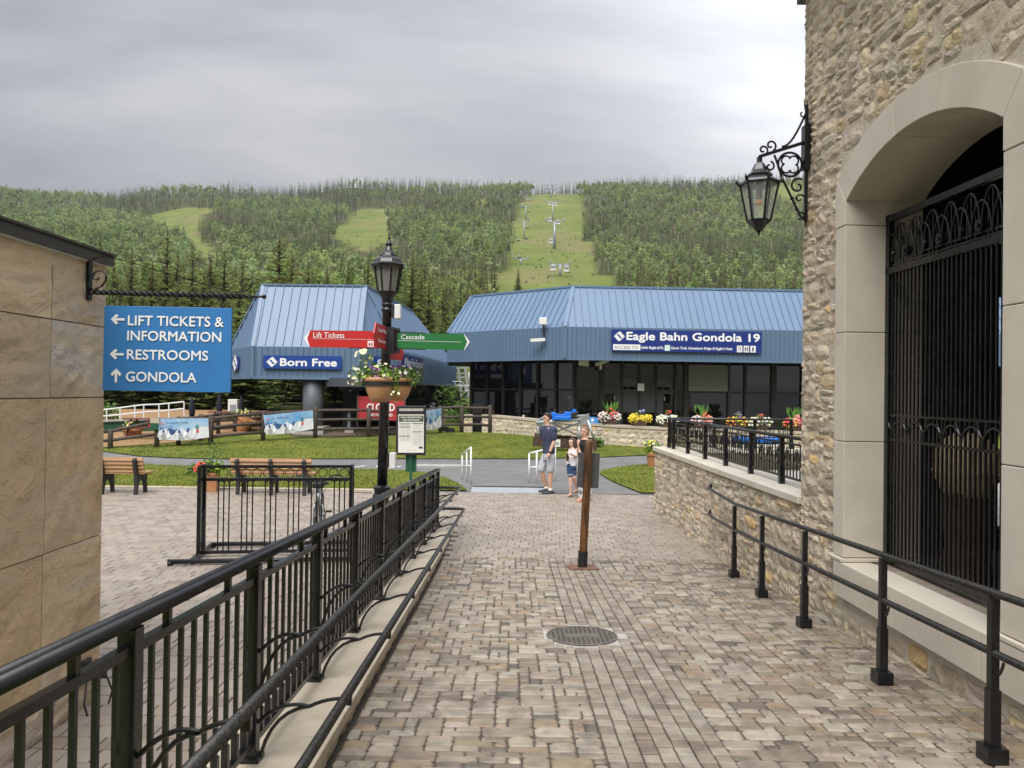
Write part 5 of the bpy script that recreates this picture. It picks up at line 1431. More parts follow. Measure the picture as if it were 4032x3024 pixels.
for s_ in (-1, 1): tb('fork_leg', [(s_*.045,-.45,.66),(s_*.05,-.47,.58),(s_*.05,-.52,.34)], .014, 'frame_silver')
tb('fork_crown', [(-.05,-.445,.66),(.05,-.445,.66)], .022, 'chrome')
tb('down_tube', [(0,-.42,.65),(0,.08,.29)], .022, 'frame_silver'); tb('seat_tube', [(0,.08,.29),(0,.22,.74)], .018, 'frame_silver'); tb('top_tube', [(0,-.38,.78),(0,.16,.56)], .018, 'frame_silver')
for s_ in (-1, 1): tb('seat_stay', [(s_*.02,.20,.66),(s_*.06,.52,.34)], .009, 'frame_silver'); tb('chain_stay', [(s_*.03,.08,.29),(s_*.06,.52,.34)], .010, 'frame_silver')
tb('seat_post', [(0,.21,.72),(0,.245,.84)], .013, 'chrome')
tb('stem', [(0,-.36,.87),(0,-.345,.95),(0,-.39,.97)], .015, 'rubber')
hb = tb('handlebar', [(-.33,-.25,1.04),(-.22,-.30,1.06),(-.14,-.36,1.02),(-.05,-.39,.97),(.05,-.39,.97),(.14,-.36,1.02),(.22,-.30,1.06),(.33,-.25,1.04)], .012, 'rubber')
for s_ in (-1, 1): tb('brake_lever', [(s_*.20,-.34,1.03),(s_*.25,-.38,1.0),(s_*.31,-.36,.99)], .006, 'dark_metal')
for s_ in (-1, 1): tb('cable', [(s_*.18,-.36,1.0),(s_*.10,-.47,.86),(s_*.03,-.46,.66)], .003, 'rubber')
mb = MB(); mb.ball((0,.29,.87), .12, 12, 8, (.95, 1.0, .38)); mb.ball((0,.16,.87), .07, 10, 6, (.6, 1.6, .4)); q = obj('saddle', mb, 'rubber', None, smooth=True); q.parent = bk
mb = MB(); mb.box((0,-.42,.92), (.16,.07,.09)); q = obj('front_bag', mb, 'rubber', None, bevel=.02); q.parent = bk
tb('crank', [(-.075,.08,.29),(-.085,.06,.13)], .009, 'dark_metal'); tb('crank', [(.075,.08,.29),(.085,.10,.45)], .009, 'dark_metal')
mb = MB(); mb.lathe([(.09,-.003),(.09,.003)], n=20); mb.v = [(.06+v[2], .08+v[0], .29+v[1]) for v in mb.v]; q = obj('chainring', mb, 'dark_metal', None); q.parent = bk
for x, y, z in ((-.135,.06,.13), (.135,.10,.45)):
    mb = MB(); 
    for dy in (-.035, .035): mb.box((x,y+dy,z), (.085,.012,.022))
    for dx in (-.04, .0, .04): mb.box((x+dx,y,z), (.010,.07,.016))
    q = obj('pedal', mb, 'rubber', None); q.parent = bk
for s_ in (-1, 1): pass
mb = MB(); mb.tube([Vector((0, -.52+.36*math.cos(a), .34+.36*math.sin(a))) for a in np.linspace(R(20), R(150), 12)], .032, 6, flat=.3); q = obj('mudguard', mb, 'dark_metal', None); q.parent = bk
tb('kickstand', [(.05,.14,.27),(.13,.22,.03)], .007, 'dark_metal')

# ------------------------------------------------------------------ benches
mat('bench_black', (.022,.022,.024), .55, var=.15, scale=6)
def make_bench(label):
    t = thing('park_bench', label, 'bench', (0,0,0), 'benches at the edge of the plaza', local=True)
    def pr(name, mb, m, bevel=0): o = obj(name, mb, m, None, bevel=bevel); o.parent = t; return o
    for x in (-.73, 0, .73):
        mb = MB(); prof = [(.02,.0),(.09,.0),(.12,.16),(.17,.27),(.26,.32),(.36,.28),(.42,.17),(.45,.0),(.52,.0),(.50,.20),(.50,.36),(.54,.41),(.54,.43),(.14,.44),(.03,.78),(.0,.80),(-.05,.79),(-.07,.75),(.02,.40),(.04,.2)]
        mb.prism([(y, z) for y, z in prof], (x-.035, 0, 0), (0,1,0), (0,0,1), .07); pr('end_frame', mb, 'bench_black', .008)
    for k in range(5):
        mb = MB(); mb.box((0, .14+.092*k, .455), (1.78, .082, .035)); pr('seat_slat', mb, 'bench_wood', .004)
    for k in range(4):
        z = .515+.085*k; mb = MB(); mb.box((0, .118-.30*(z-.44)+.01, z), (1.78, .035, .072), M3=Matrix.Rotation(R(-16), 3, 'X')); pr('back_slat', mb, 'bench_wood', .004)
    return t
bench = make_bench('slatted wooden bench on black legs half hidden by the sandstone corner')
q = G(536, 1949, 0); bench.location = (q.x-.76, q.y-.02, 0)
b2 = copy_tree(bench); b2['label'] = 'slatted wooden bench on black legs behind the bike rack'; q = G(1064, 1951, 0); b2.location = (q.x, q.y-.02, 0)
# square terracotta planter by the bench
q = G(831, 1934, 0)
t = thing('flower_planter', 'square terracotta planter with red and lime green plants beside the bench', 'planter', tuple(q))
mb = MB(); mb.box((q.x, q.y, .20), (.26, .26, .40), rz=.2, taper=1.18); mb.box((q.x, q.y, .40), (.33, .33, .05), rz=.2); obj('pot', mb, 'terracotta', t, bevel=.008)
mb = MB(); leaves(mb, (q.x, q.y, .55), .26, 220, .05, GREEN, sc=(1.2,1,.7)); leaves(mb, (q.x-.0, q.y, .86), .22, 90, .03, [(.8,.95,.8),(1,1.1,.9)], sc=(1.0,1,1.1)); leaves(mb, (q.x-.4,q.y-.05,.47), .16, 60, .045, [(.7,.7,.6),(.8,.9,.7)]); leaves(mb, (q.x+.17,q.y-.12,.52), .14, 60, .05, [(2.8,2.6,.6)]); obj('foliage', mb, 'leaf', t)['kind'] = 'stuff'
mb = MB(); blossoms(mb, (q.x-.2, q.y-.12, .52), .14, 30, .035, [RED, RED, (.6,.05,.1)]); obj('blossoms', mb, 'petal', t)['kind'] = 'stuff'
mb = MB()
for a in (-.25, .05, .3): mb.tube([(q.x, q.y, .4), (q.x+a*.5, q.y, .75), (q.x+a, q.y+.05, 1.02)], .006, 4)
obj('stems', mb, 'olive', t)
# ------------------------------------------------------------------ ribbed blue buildings
def clip_line(poly2, x):
    ys = []
    k = len(poly2)
    for i in range(k):
        (x0, y0), (x1, y1) = poly2[i], poly2[(i+1) % k]
        if (x0-x)*(x1-x) < 0: ys.append(y0+(y1-y0)*(x-x0)/(x1-x0))
    return (min(ys), max(ys)) if len(ys) >= 2 else None
def ribs(mb, poly, spacing, w, h, off=0.0, trim=.0):
    """raised seams running up the slope of a planar polygon; poly[0]->poly[1] is the bottom edge"""
    o = Vector(poly[0]); e1 = unit(poly[0], poly[1]); nrm = (Vector(poly[1])-o).cross(Vector(poly[-1])-o).normalized()
    e2 = nrm.cross(e1)
    p2 = [((Vector(q)-o).dot(e1), (Vector(q)-o).dot(e2)) for q in poly]
    x0, x1 = min(p[0] for p in p2), max(p[0] for p in p2)
    x = x0 + spacing*.5
    while x < x1:
        c = clip_line(p2, x)
        if c and c[1]-c[0] > .05:
            a = o + e1*x + e2*(c[0]+trim); b = o + e1*x + e2*(c[1]-trim)
            mb.add([a-e1*w, a+e1*w, a+e1*w*.5+nrm*h, a-e1*w*.5+nrm*h, b-e1*w, b+e1*w, b+e1*w*.5+nrm*h, b-e1*w*.5+nrm*h],
                   ((0,1,2,3),(7,6,5,4),(1,5,6,2),(2,6,7,3),(3,7,4,0)))
        x += spacing
def panel(name, poly, m, parent, spacing=None, w=.02, h=.03, trim=0.0):
    mb = MB(); mb.add([Vector(p) for p in poly], [tuple(range(len(poly)))]); o = obj(name, mb, m, parent)
    if spacing:
        mb = MB(); ribs(mb, poly, spacing, w, h, trim=trim); s_ = obj('seams', mb, m, o if o.parent and o.parent.parent is None else parent); s_['kind'] = 'stuff'
    return o
def trimbar(parent, p0, p1, w=.12, h=.12, m='roof_blue', name='trim'):
    mb = MB(); mb.beam(p0, p1, w, h); return obj(name, mb, m, parent)
def Z(p, z): p = Vector(p); return Vector((p.x, p.y, z))
def logo(mb, o, ex_, ey_, s):
    """slanted diamond with a pair of curved strokes"""
    n = Vector(ex_).cross(Vector(ey_)).normalized()*.006
    up = [(140,215),(270,100),(295,88),(320,95),(400,185),(418,190),(420,198),(365,245),(345,248),(270,160),(245,152),(160,225)]
    up = [((x-290)/300, -(y-215)/300) for x, y in up]
    for k in (1, -1):
        pts = [Vector(o)+n+Vector(ex_)*(x*k*s)+Vector(ey_)*(y*k*s) for x, y in up]
        mb.add(pts, [tuple(range(len(pts)))])

def Z0(p): return Vector((p.x, p.y, 0))
# --- lift terminal on the left
bf = thing('chairlift_terminal', 'blue metal chairlift terminal with a steep ribbed roof raised on a grey column', 'building', (-7.5, 36, H(-7.5, 36)))
BT, BB, BR = 4.02, 2.78, 6.70      # fascia top, fascia bottom, roof top
f0 = P(905, 1366, 33.0); f1 = P(996, 1366, 30.0); f2 = P(1413, 1370, 30.0); f3 = P(1574, 1381, 31.6); f4 = P(1795, 1440, 48.5)
f5 = Vector((f0.x-.3, 46, 0)); f4b = Vector((f4.x-1.5, 50.5, 0)); f5b = Vector((f5.x+1.5, 50.5, 0))
t1 = P(1037, 1121, 31.3); t2 = P(1439, 1127, 31.3); t3 = P(1622, 1235, 42.5); t4 = Vector((t1.x, 42.5, 0))
sd_ = unit(Z0(f3), Z0(f4)); t3 = min((t2 + sd_*k for k in np.linspace(5, 18, 80)), key=lambda q: abs(proj(q.x, q.y, 6.7)[0]-1622))
c = [Z(q, BT) for q in (f0, f1, f2, f3, f4, f4b, f5b, f5)]; cb = [Z(q, BB) for q in (f0, f1, f2, f3, f4, f4b, f5b, f5)]
cb[3].z = BB-.12; cb[4].z = BB-.12; c[3].z = BT-.04; c[4].z = BT-.04
T1, T2, T3, T4 = (Z(q, BR) for q in (t1, t2, t3, t4))
roof_faces = [('roof_slope', [c[1], c[2], T2, T1]), ('roof_slope', [c[2], c[3], T2]), ('roof_slope', [c[3], c[4], T3, T2]), ('roof_slope', [c[0], c[1], T1]), ('roof_slope', [c[7], c[0], T1, T4]), ('roof_slope', [c[4], c[5], c[6], c[7], T4, T3])]
for nm, pl in roof_faces: panel(nm, pl, 'roof_blue', bf, .36, .022, .045, trim=.06)
panel('roof_deck', [T1, T2, T3, T4], 'roof_blue', bf)
n8 = 8
for i in range(n8):
    j = (i+1) % n8
    panel('fascia', [cb[i], cb[j], c[j], c[i]], 'roof_blue_shaded', bf, .24, .022, .035)
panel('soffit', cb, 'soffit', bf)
for a, b in ((T1, T2), (T2, T3), (T2, c[2]), (T2, c[3]), (T1, c[1]), (T1, c[0])): trimbar(bf, a, b, .16, .07)
for i in (0, 1, 2, 3): trimbar(bf, cb[i]-Vector((0,0,.03)), cb[(i+1) % 8]-Vector((0,0,.03)), .10, .10, 'roof_blue_shaded')
for i in (1, 2, 3): trimbar(bf, cb[i], c[i], .12, .12, 'roof_blue_shaded')
# column, footing, machinery
base = G(1225, 1719)
mb = MB(); q = P(1233, 1600, base.y+.9); gz = H(q.x, q.y); mb.cyl((q.x, q.y, gz), (q.x, q.y, BB+.1), .42, .42, 20); obj('column', mb, 'column_grey', bf, smooth=True)
mb = MB(); mb.box((q.x-.05, q.y, gz+.12), (1.25, 1.2, .40)); obj('footing', mb, 'concrete', bf, bevel=.02)
mb = MB(); q2 = P(1690, 1580, 44); mb.cyl((q2.x, q2.y, H(q2.x, q2.y)), (q2.x, q2.y, BB+.1), .40, .40, 16); obj('column', mb, 'column_grey', bf, smooth=True)
mb = MB(); mb.box((q.x+2.2, q.y+5, BB-.2), (2.6, 9, .6)); mb.cyl((q.x+2.0, q.y+.6, BB-.35), (q.x+2.0, q.y+.6, BB), 1.7, 1.7, 24); obj('bullwheel_housing', mb, 'soffit', bf)
mb = MB(); q3 = P(1378, 1600, 31.5); mb.box((q3.x, q3.y, (BB+H(q3.x, q3.y))/2), (.50, .5, BB-H(q3.x, q3.y))); obj('control_cabin', mb, 'matte_black', bf)
mb = MB(); q4 = P(1380, 1534, 31.2); mb.box(q4, (.12, .02, .14)); obj('notice', mb, 'paper', bf)
# signs on the fascia
def wall_sign(parent, p_on_wall, ex_, w, h, m, th=.05, name='sign'):
    ex_ = Vector(ex_).normalized(); nrm = ex_.cross(Vector((0,0,1))); o = Vector(p_on_wall)
    mb = MB(); mb.box(o + nrm*.09, (w, th, h), M3=Matrix((ex_, -nrm, Vector((0,0,1)))).transposed()); s_ = obj(name, mb, m, parent); return s_, o + nrm*(.09+th/2), ex_
def on_plane(a, b, u, v):
    """point where the view ray meets the vertical plane through a, b"""
    d = ray(u, v); o = Vector((0,0,CAM_Z)); n = unit(a, b).cross(Vector((0,0,1))); t = (Vector(a)-o).dot(n)/d.dot(n); return o + d*t
def sign_px(parent, a, b, quad, m, name='sign'):
    """sign on plane (a, b) given left/right/top/bottom pixel centre lines"""
    (u0, v0), (u1, v1) = quad
    um, vm = (u0+u1)/2, (v0+v1)/2
    L0, L1 = on_plane(a, b, u0, vm), on_plane(a, b, u1, vm); T0, B0_ = on_plane(a, b, um, v0), on_plane(a, b, um, v1)
    cc = Vector(((L0.x+L1.x)/2, (L0.y+L1.y)/2, (T0.z+B0_.z)/2))
    w = (Z(L1,0)-Z(L0,0)).length; h = T0.z-B0_.z
    s_, o, e = wall_sign(parent, cc, unit(Z(a,0), Z(b,0)), w, h, m, name=name); return s_, o, e, w, h
UPZ = Vector((0,0,1))
bs, o, e, w, h = sign_px(bf, cb[1], cb[2], (r2(325,818), r2(1040,938)), 'sign_navy'); bs['label'] = 'blue sign naming the lift on the front'
mb = MB(); logo(mb, o - e*(w*.385), e, UPZ, w*.15); obj('emblem', mb, 'sign_white', bs)
mb = MB(); text(mb, 'Born Free', o - e*(w*.28) - UPZ*(h*.27), e, UPZ, h*.58, w*.72, .034); obj('lettering', mb, 'sign_white', bs)
bs, o, e, w, h = sign_px(bf, cb[0], cb[1], (r2(58,826), r2(112,942)), 'sign_navy'); mb = MB(); logo(mb, o, e, UPZ, w*.85); obj('emblem', mb, 'sign_white', bs)
bs, o, e, w, h = sign_px(bf, cb[2], cb[3], (r2(1325,826), r2(1425,945)), 'sign_navy'); mb = MB(); text(mb, '8', o - e*(w*.28) - UPZ*(h*.30), e, UPZ, h*.62, w*.56, .03); obj('lettering', mb, 'sign_white', bs)
# side signs, seen at a grazing angle and mirrored in the gondola glazing
sa, sbb = cb[3], cb[4]; se = unit(Z(sa,0), Z(sbb,0)); so = Z(sa, 0) + se*2.6
bs, o, e = wall_sign(bf, so+UPZ*(BB+.78), se, 4.6, .62, 'sign_navy2'); bs['label'] = 'long dark blue sign on the side'
mb = MB(); logo(mb, o-e*1.95, e, UPZ, .48); obj('emblem', mb, 'sign_white', bs)
mb = MB(); text(mb, 'Born Free Express 8', o - e*1.62 - UPZ*.17, e, UPZ, .36, 3.8, .028); obj('lettering', mb, 'sign_white', bs)
bs, o, e = wall_sign(bf, so+UPZ*(BB+.30), se, 4.6, .26, 'sign_navy2')
mb = MB(); mb.box(o-e*1.75, (.9, .01, .2), M3=Matrix((e, e.cross(UPZ)*-1, UPZ)).transposed()); obj('white_patch', mb, 'sign_white', bs)
mb = MB(); text(mb, 'Avanti Express #2 & Pride Express #26', o - e*1.2 - UPZ*.07, e, UPZ, .15, 3.0, .006); obj('lettering', mb, 'sign_white', bs)
# banner under the terminal
ba, bb = P(1407, 1650, 29.75), P(1594, 1650, 29.85)
cl = thing('closed_banner', 'red banner with white lettering reading closed under the lift terminal', 'banner', tuple(Z(ba, H(ba.x, ba.y))))
z0, z1_ = P(1500, 1655, 29.8).z, P(1500, 1561, 29.8).z
e = unit(Z(ba,0), Z(bb,0)); w = (Z(bb,0)-Z(ba,0)).length; o = Z(ba, z0)
mb = MB(); nx_ = 20
vs = [Z(ba, 0)+e*(w*i/nx_)+UPZ*zz + Vector((0, .02*math.sin(i*1.3), 0)) for zz in (z0, z1_) for i in range(nx_+1)]
mb.add(vs, [(i, i+1, nx_+2+i, nx_+1+i) for i in range(nx_)]); obj('cloth', mb, 'sign_red2', cl)
mb = MB(); text(mb, 'CLOSED', o + e*(w*.20) + UPZ*((z1_-z0)*.40), e, UPZ, (z1_-z0)*.31, w*.58, .03, lift=.03); text(mb, 'DO NOT LOAD', o + e*(w*.26) + UPZ*((z1_-z0)*.17), e, UPZ, (z1_-z0)*.12, w*.48, .03, lift=.03); obj('lettering', mb, 'sign_white', cl)
mb = MB()
for q in (ba, bb): mb.cyl(Z(q, H(q.x, q.y)), Z(q, z1_+.1), .03, n=8)
obj('pole', mb, 'fence_wood', cl)
# chairlift chairs
def chair(root_p, label, s=1.0, rz=0.0, m='galv'):
    t = thing('lift_chair', label, 'lift chair', tuple(root_p), 'chairlift chairs', local=True, rz=rz)
    def tb_(name, pts, r, mm, n=6): mb = MB(); mb.tube([(x*s, y*s, z*s) for x, y, z in pts], r*s, n); o = obj(name, mb, mm, None, smooth=True); o.parent = t; return o
    tb_('hanger', [(0,0,2.1),(0,.05,1.55),(.0,0,1.3)], .035, m); tb_('hanger', [(.25,0,2.0),(.3,0,1.65),(.12,0,1.38),(0,0,1.3)], .03, m)
    tb_('frame', [(-1.1,-.25,0),(-1.05,-.1,.7),(-.95,0,1.15),(-.8,0,1.28),(.8,0,1.28),(.95,0,1.15),(1.05,-.1,.7),(1.1,-.25,0)], .035, m)
    mb = MB(); mb.box((0,-.25*s,.02*s), (2.2*s,.48*s,.07*s)); o = obj('seat', mb, 'rubber', None); o.parent = t
    mb = MB(); mb.box((0,-.02*s,.38*s), (1.5*s,.06*s,.22*s)); o = obj('backrest', mb, 'rubber', None); o.parent = t
    for x in (-.45, .45): tb_('restraint_bar', [(x,0,1.26),(x,-.2,1.0)], .02, m)
    tb_('restraint_bar', [(-.9,-.2,.98),(.9,-.2,.98)], .018, m)
    for x in (-.8,-.3,.3,.8):
        mb = MB(); mb.box((x*s,-.5*s,-.05*s), (.12*s,.02*s,.05*s)); o = obj('seat_clip', mb, 'plastic_white', None); o.parent = t
    return t
q = P(1757, 1596, 47.0); chair(q, 'silver lift chair hanging in the open between the two lift buildings', 1.18, R(8))
q = P(1845, 1600, 57.0); chair(q, 'distant lift chair partly hidden by the glazed building', 1.25, R(8))
q = P(1200, 1595, 34.5); chair(q, 'dark lift chair hanging left of the grey terminal column', .9, R(-20), 'matte_black')
q = P(1640, 1596, 36.0); chair(q, 'dark lift chair beside the closed banner', .75, R(50), 'matte_black')
# steel loading frame behind
t = thing('lift_mast', 'galvanised steel mast frame beyond the lift terminal', 'mast', (P(1810,1500,62).x, 62, 2))
mb = MB(); a, b = P(1805,1450,62), P(1832,1450,62)
for q in (a, b): mb.beam(q, Z(q, 1.8) + Vector((.3,0,0)), .18, .18)
for v in (1448, 1470, 1486): mb.beam(P(1795,v,62), P(1842,v,62), .16, .14)
obj('lattice', mb, 'galv', t)

# ------------------------------------------------------------------ gondola building
gb_ = thing('gondola_building', 'large blue-roofed gondola station with dark glazing and a long name sign', 'building', (8, 36, H(8, 36)))
GBt, GBb, GR = 4.98, 3.69, 6.80
r3 = lambda x, y: (1750+x/1.5255, 1050+y/1.5255)
A = P(*r3(725,350), 30.0); B = P(*r3(20,385), 34.2); Cc = P(*r3(2150,370), 30.4); dirr = unit(Z(A,0), Z(Cc,0)); Cc = Z(A,0)+dirr*22
D = Vector((Cc.x, 52, 0)); E = Vector((B.x+2.5, 47, 0)); B2 = Vector((B.x-.4, 40.5, 0))
ev = [Z(q, GBt) for q in (B, A, Cc, D, E, B2)]; eb = [Z(q, GBb) for q in (B, A, Cc, D, E, B2)]
A1 = P(*r3(775,103), 31.35); B1 = P(*r3(165,178), 35.3); bd_ = unit(Z0(A), Z0(B)); B1 = min((A1 + bd_*k for k in np.linspace(3, 9, 80)), key=lambda q: abs(proj(q.x, q.y, 6.8)[0]-1858)); C1 = Vector((Cc.x-1, A1.y + dirr.y/dirr.x*(Cc.x-1-A1.x), 0)); D1 = Vector((Cc.x-1, 49, 0)); E1 = Vector((B1.x+2, 45, 0)); B21 = Vector((B1.x-.1, 40, 0))
tv = [Z(q, GR) for q in (B1, A1, C1, D1, E1, B21)]
for i in range(6):
    j = (i+1) % 6
    panel('roof_slope', [ev[i], ev[j], tv[j], tv[i]], 'roof_blue', gb_, .30, .02, .045, trim=.05)
    panel('fascia', [eb[i], eb[j], ev[j], ev[i]], 'roof_blue_shaded', gb_, .19, .02, .03)
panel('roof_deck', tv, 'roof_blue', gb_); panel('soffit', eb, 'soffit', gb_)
for a, b in ((tv[0], tv[1]), (tv[1], tv[2]), (tv[1], ev[1]), (tv[0], ev[0]), (tv[0], tv[5])): trimbar(gb_, a, b, .16, .08)
for a, b in ((eb[0], eb[1]), (eb[1], eb[2]), (eb[5], eb[0])): trimbar(gb_, a-UPZ*.02, b-UPZ*.02, .08, .08, 'roof_blue_shaded')
trimbar(gb_, eb[1], ev[1], .13, .13, 'roof_blue_shaded')
# glazing set back under the overhang
def off(p, q, d):   # shift the line p-q inwards (away from the camera) by d
    n = unit(Z(p,0), Z(q,0)).cross(UPZ); return -n*d
gl0 = Z(B,0)+off(B, A, 1.1)+unit(Z(B,0),Z(A,0))*.55; gl1 = Z(A,0)+Vector((.55,1.55,0)); gl2 = gl1 + dirr*21
def glazing(p, q, nb, z0, z1, zm):
    e = unit(p, q); L = (q-p).length; nrm = e.cross(UPZ)
    for k in range(nb):
        a, b = p+e*(L*k/nb+.06), p+e*(L*(k+1)/nb-.06)
        for za, zb in ((z0, zm-.04), (zm+.04, z1)):
            mb = MB(); mb.quad(Z(a, za), Z(b, za), Z(b, zb), Z(a, zb)); obj('window_pane', mb, 'dark_glass', gb_)
    for k in range(nb+1):
        a = p+e*(L*k/nb); mb = MB(); mb.box(Z(a, (z0+z1)/2)+nrm*.03, (.12, .14, z1-z0), M3=Matrix((e, -nrm, UPZ)).transposed()); obj('mullion', mb, 'mullion', gb_)
    mb = MB(); mb.beam(Z(p, zm)+nrm*.03, Z(q, zm)+nrm*.03, .10, .08); obj('transom', mb, 'mullion', gb_)
    mb = MB(); mb.beam(Z(p, z1)+nrm*.03, Z(q, z1)+nrm*.03, .10, .10); mb.beam(Z(p, z0)+nrm*.03, Z(q, z0)+nrm*.03, .10, .10); obj('sill_bar', mb, 'mullion', gb_)
glazing(gl0, gl1, 6, .75, GBb+.06, 2.42)
# front: seven bays, doors in the middle
pA = lambda u: on_plane(gl1, gl2, u, 1500)
cols = [r3(x, 0)[0] for x in (775, 945, 1065, 1168, 1270, 1385, 1450, 1705, 1805, 1975, 2145)]
pts = [Z(pA(u),0) for u in cols] + [Z(pA(cols[-1]),0)+dirr*k for k in (1.6, 3.2, 4.8)]
nrm = dirr.cross(UPZ); MG = Matrix((dirr, -nrm, UPZ)).transposed()
ZM = 2.40
for i, (a, b) in enumerate(zip(pts[:-1], pts[1:])):
    a2, b2_ = a+dirr*.05, b-dirr*.05
    low0 = .5
    if 2 <= i <= 4:
        pass
    segs = [(ZM+.04, GBb+.06)] + ([(low0, ZM-.04)] if not 2 <= i <= 4 else [])
    for za, zb in segs:
        mb = MB(); mb.quad(Z(a2, za), Z(b2_, za), Z(b2_, zb), Z(a2, zb)); obj('window_pane', mb, 'dark_glass', gb_)
    mb = MB(); mb.box(Z(a, (.4+GBb)/2)+nrm*.03, (.10 if i not in (1, 6, 9) else .22, .16, GBb-.3), M3=MG); obj('mullion', mb, 'mullion', gb_)
mb = MB(); mb.beam(Z(pts[0], ZM)+nrm*.02, Z(pts[-1], ZM)+nrm*.02, .10, .08); obj('transom', mb, 'mullion', gb_)
mb = MB(); mb.beam(Z(pts[0], GBb+.02)+nrm*.02, Z(pts[-1], GBb+.02)+nrm*.02, .10, .12); obj('head_bar', mb, 'mullion', gb_)
mat('door_grey', (.045,.045,.047), .5, var=.06)
d0, d1 = Z(pA(r3(1025,0)[0]),0), Z(pA(r3(1315,0)[0]),0); dm = (d0+d1)/2; DT = P(*r3(1170,765), d0.y).z
for a, b, s_ in ((d0, dm, 1), (dm, d1, -1)):
    mid = (a+b)/2; ww = (b-a).length
    mb = MB(); mb.box(Z(mid, (.3+DT)/2)+nrm*.06, (ww-.02, .06, DT-.3), M3=MG); dd = obj('door', mb, 'door_grey', gb_)
    mb = MB(); mb.quad(*[Z(mid+dirr*x*ww, z)+nrm*.094 for x, z in ((-.26,.5),(.30,.5),(.30,1.50),(-.26,1.50))]); obj('door_pane', mb, 'dark_glass', dd)
    for z in (1.0, 2.1):
        mb = MB(); q = (a if s_ > 0 else b); mb.box(Z(q, z)+nrm*.10-dirr*s_*.03, (.03, .03, .18), M3=MG); obj('hinge', mb, 'galv', dd)
mb = MB(); q0, q1 = Z(pts[1],0), Z(pts[5],0); mb.box(Z((q0+q1)/2, DT+.10)+nrm*.05, ((q1-q0).length, .06, .18), M3=MG); obj('door_header', mb, 'brown_metal', gb_)
for a, b in ((pts[1], d0), (d1, pts[5])):
    mb = MB(); mb.quad(Z(a+dirr*.05,.4), Z(b-dirr*.05,.4), Z(b-dirr*.05,DT), Z(a+dirr*.05,DT)); obj('window_pane', mb, 'dark_glass', gb_)
# roller screen panel, wall lights and cameras
q0, q1 = on_plane(gl1, gl2, *r3(1462,672)), on_plane(gl1, gl2, *r3(1695,672)); zt, zb = on_plane(gl1, gl2, *r3(1578,598)).z, on_plane(gl1, gl2, *r3(1578,748)).z
mat('screen_grey', (.20,.20,.175), .6, var=.05)
mb = MB(); mb.box(Z((q0+q1)/2, (zt+zb)/2)+nrm*.12, ((Z(q1,0)-Z(q0,0)).length, .05, zt-zb), M3=MG); obj('roller_screen', mb, 'screen_grey', gb_)
q = on_plane(gl1, gl2, *r3(1174,724)); mb = MB(); mb.box(q+nrm*.15, (.28, .15, .32), M3=MG); obj('wall_light', mb, 'plastic_white', gb_, bevel=.02)
q = P(*r3(838,560), 30.8); mb = MB(); mb.box(q, (.42, .25, .50), M3=Matrix.Rotation(.1, 3, 'Y')); obj('loudspeaker', mb, 'plastic_white', gb_, bevel=.03)
q = P(*r3(940,580), 30.9); mb = MB(); mb.beam(q+Vector((-.22,-.1,-.06)), q+Vector((.3,.1,.12)), .14, .14); mb.cyl(q, q+Vector((.0,.1,-.25)), .05, n=8); obj('security_camera', mb, 'plastic_white', gb_)
q = P(*r3(606,400), 30.0-.1); ep = on_plane(A, B, *r3(612,395)); mb = MB(); mb.tube([on_plane(A,B,*r3(608,340))+Vector((-.1,-.15,0)), on_plane(A,B,*r3(612,455))+Vector((-.1,-.15,0))], .04, 8); obj('conduit', mb, 'dark_metal', gb_)
mb = MB(); q = on_plane(A,B,*r3(606,331))+Vector((-.1,-.18,0)); mb.box(q, (.32,.2,.30)); obj('antenna_box', mb, 'plastic_white', gb_, bevel=.03)
mb = MB(); q = on_plane(A,B,*r3(588,446))+Vector((-.15,-.25,0)); mb.beam(q-Vector((.35,0,0)), q+Vector((.25,0,.04)), .16, .13); obj('security_camera', mb, 'plastic_white', gb_)
# name signs
sg, o, e, w, h = sign_px(gb_, Z(A,0), Z(Cc,0), (r3(1001,386), r3(1900,466)), 'sign_navy2'); sg['label'] = 'long dark blue sign with the gondola name'
mb = MB(); logo(mb, o-e*(w*.449), e, UPZ, w*.075); obj('emblem', mb, 'sign_white', sg)
mb = MB(); text(mb, 'Eagle Bahn Gondola 19', o-e*(w*.40)-UPZ*(h*.24), e, UPZ, h*.60, w*.885, .032); obj('lettering', mb, 'sign_white', sg)
sg, o, e, w, h = sign_px(gb_, Z(A,0), Z(Cc,0), (r3(1001,467), r3(1898,514)), 'sign_navy2')
def patch(x0, x1, m, y0=-.36, y1=.36, lift=.004):
    mb = MB(); n = e.cross(UPZ)*lift; mb.quad(*[o+n+e*(w*x)+UPZ*(h*y) for x, y in ((x0,y0),(x1,y0),(x1,y1),(x0,y1))]); return obj('patch', mb, m, sg)
mat('patch_mint', (.55,.72,.66), .5)
patch(-.49, -.31, 'sign_white'); patch(-.148, -.112, 'patch_mint')
for x in (.335, .380, .425): patch(x, x+.036, 'sign_white', -.42, .42)
mb = MB(); text(mb, 'ACCESS TO:', o-e*(w*.482)-UPZ*(h*.20), e, UPZ, h*.40, w*.162, .0, lift=.008); obj('lettering', mb, 'ink', sg)
mb = MB(); text(mb, 'Little Eagle #15,', o-e*(w*.305)-UPZ*(h*.15), e, UPZ, h*.34, w*.15, .03); text(mb, "Game Trail, Adventure Ridge & Eagle's Nest", o-e*(w*.106)-UPZ*(h*.15), e, UPZ, h*.34, w*.41, .025); obj('lettering', mb, 'sign_white', sg)
def fig(x, pts): 
    mb = MB(); n = e.cross(UPZ)*.008; mb.add([o+n+e*(w*(x+.018)+px_*h*.5)+UPZ*(h*py_*.5) for px_, py_ in pts], [tuple(range(len(pts)))]); obj('pictogram', mb, 'ink', sg)
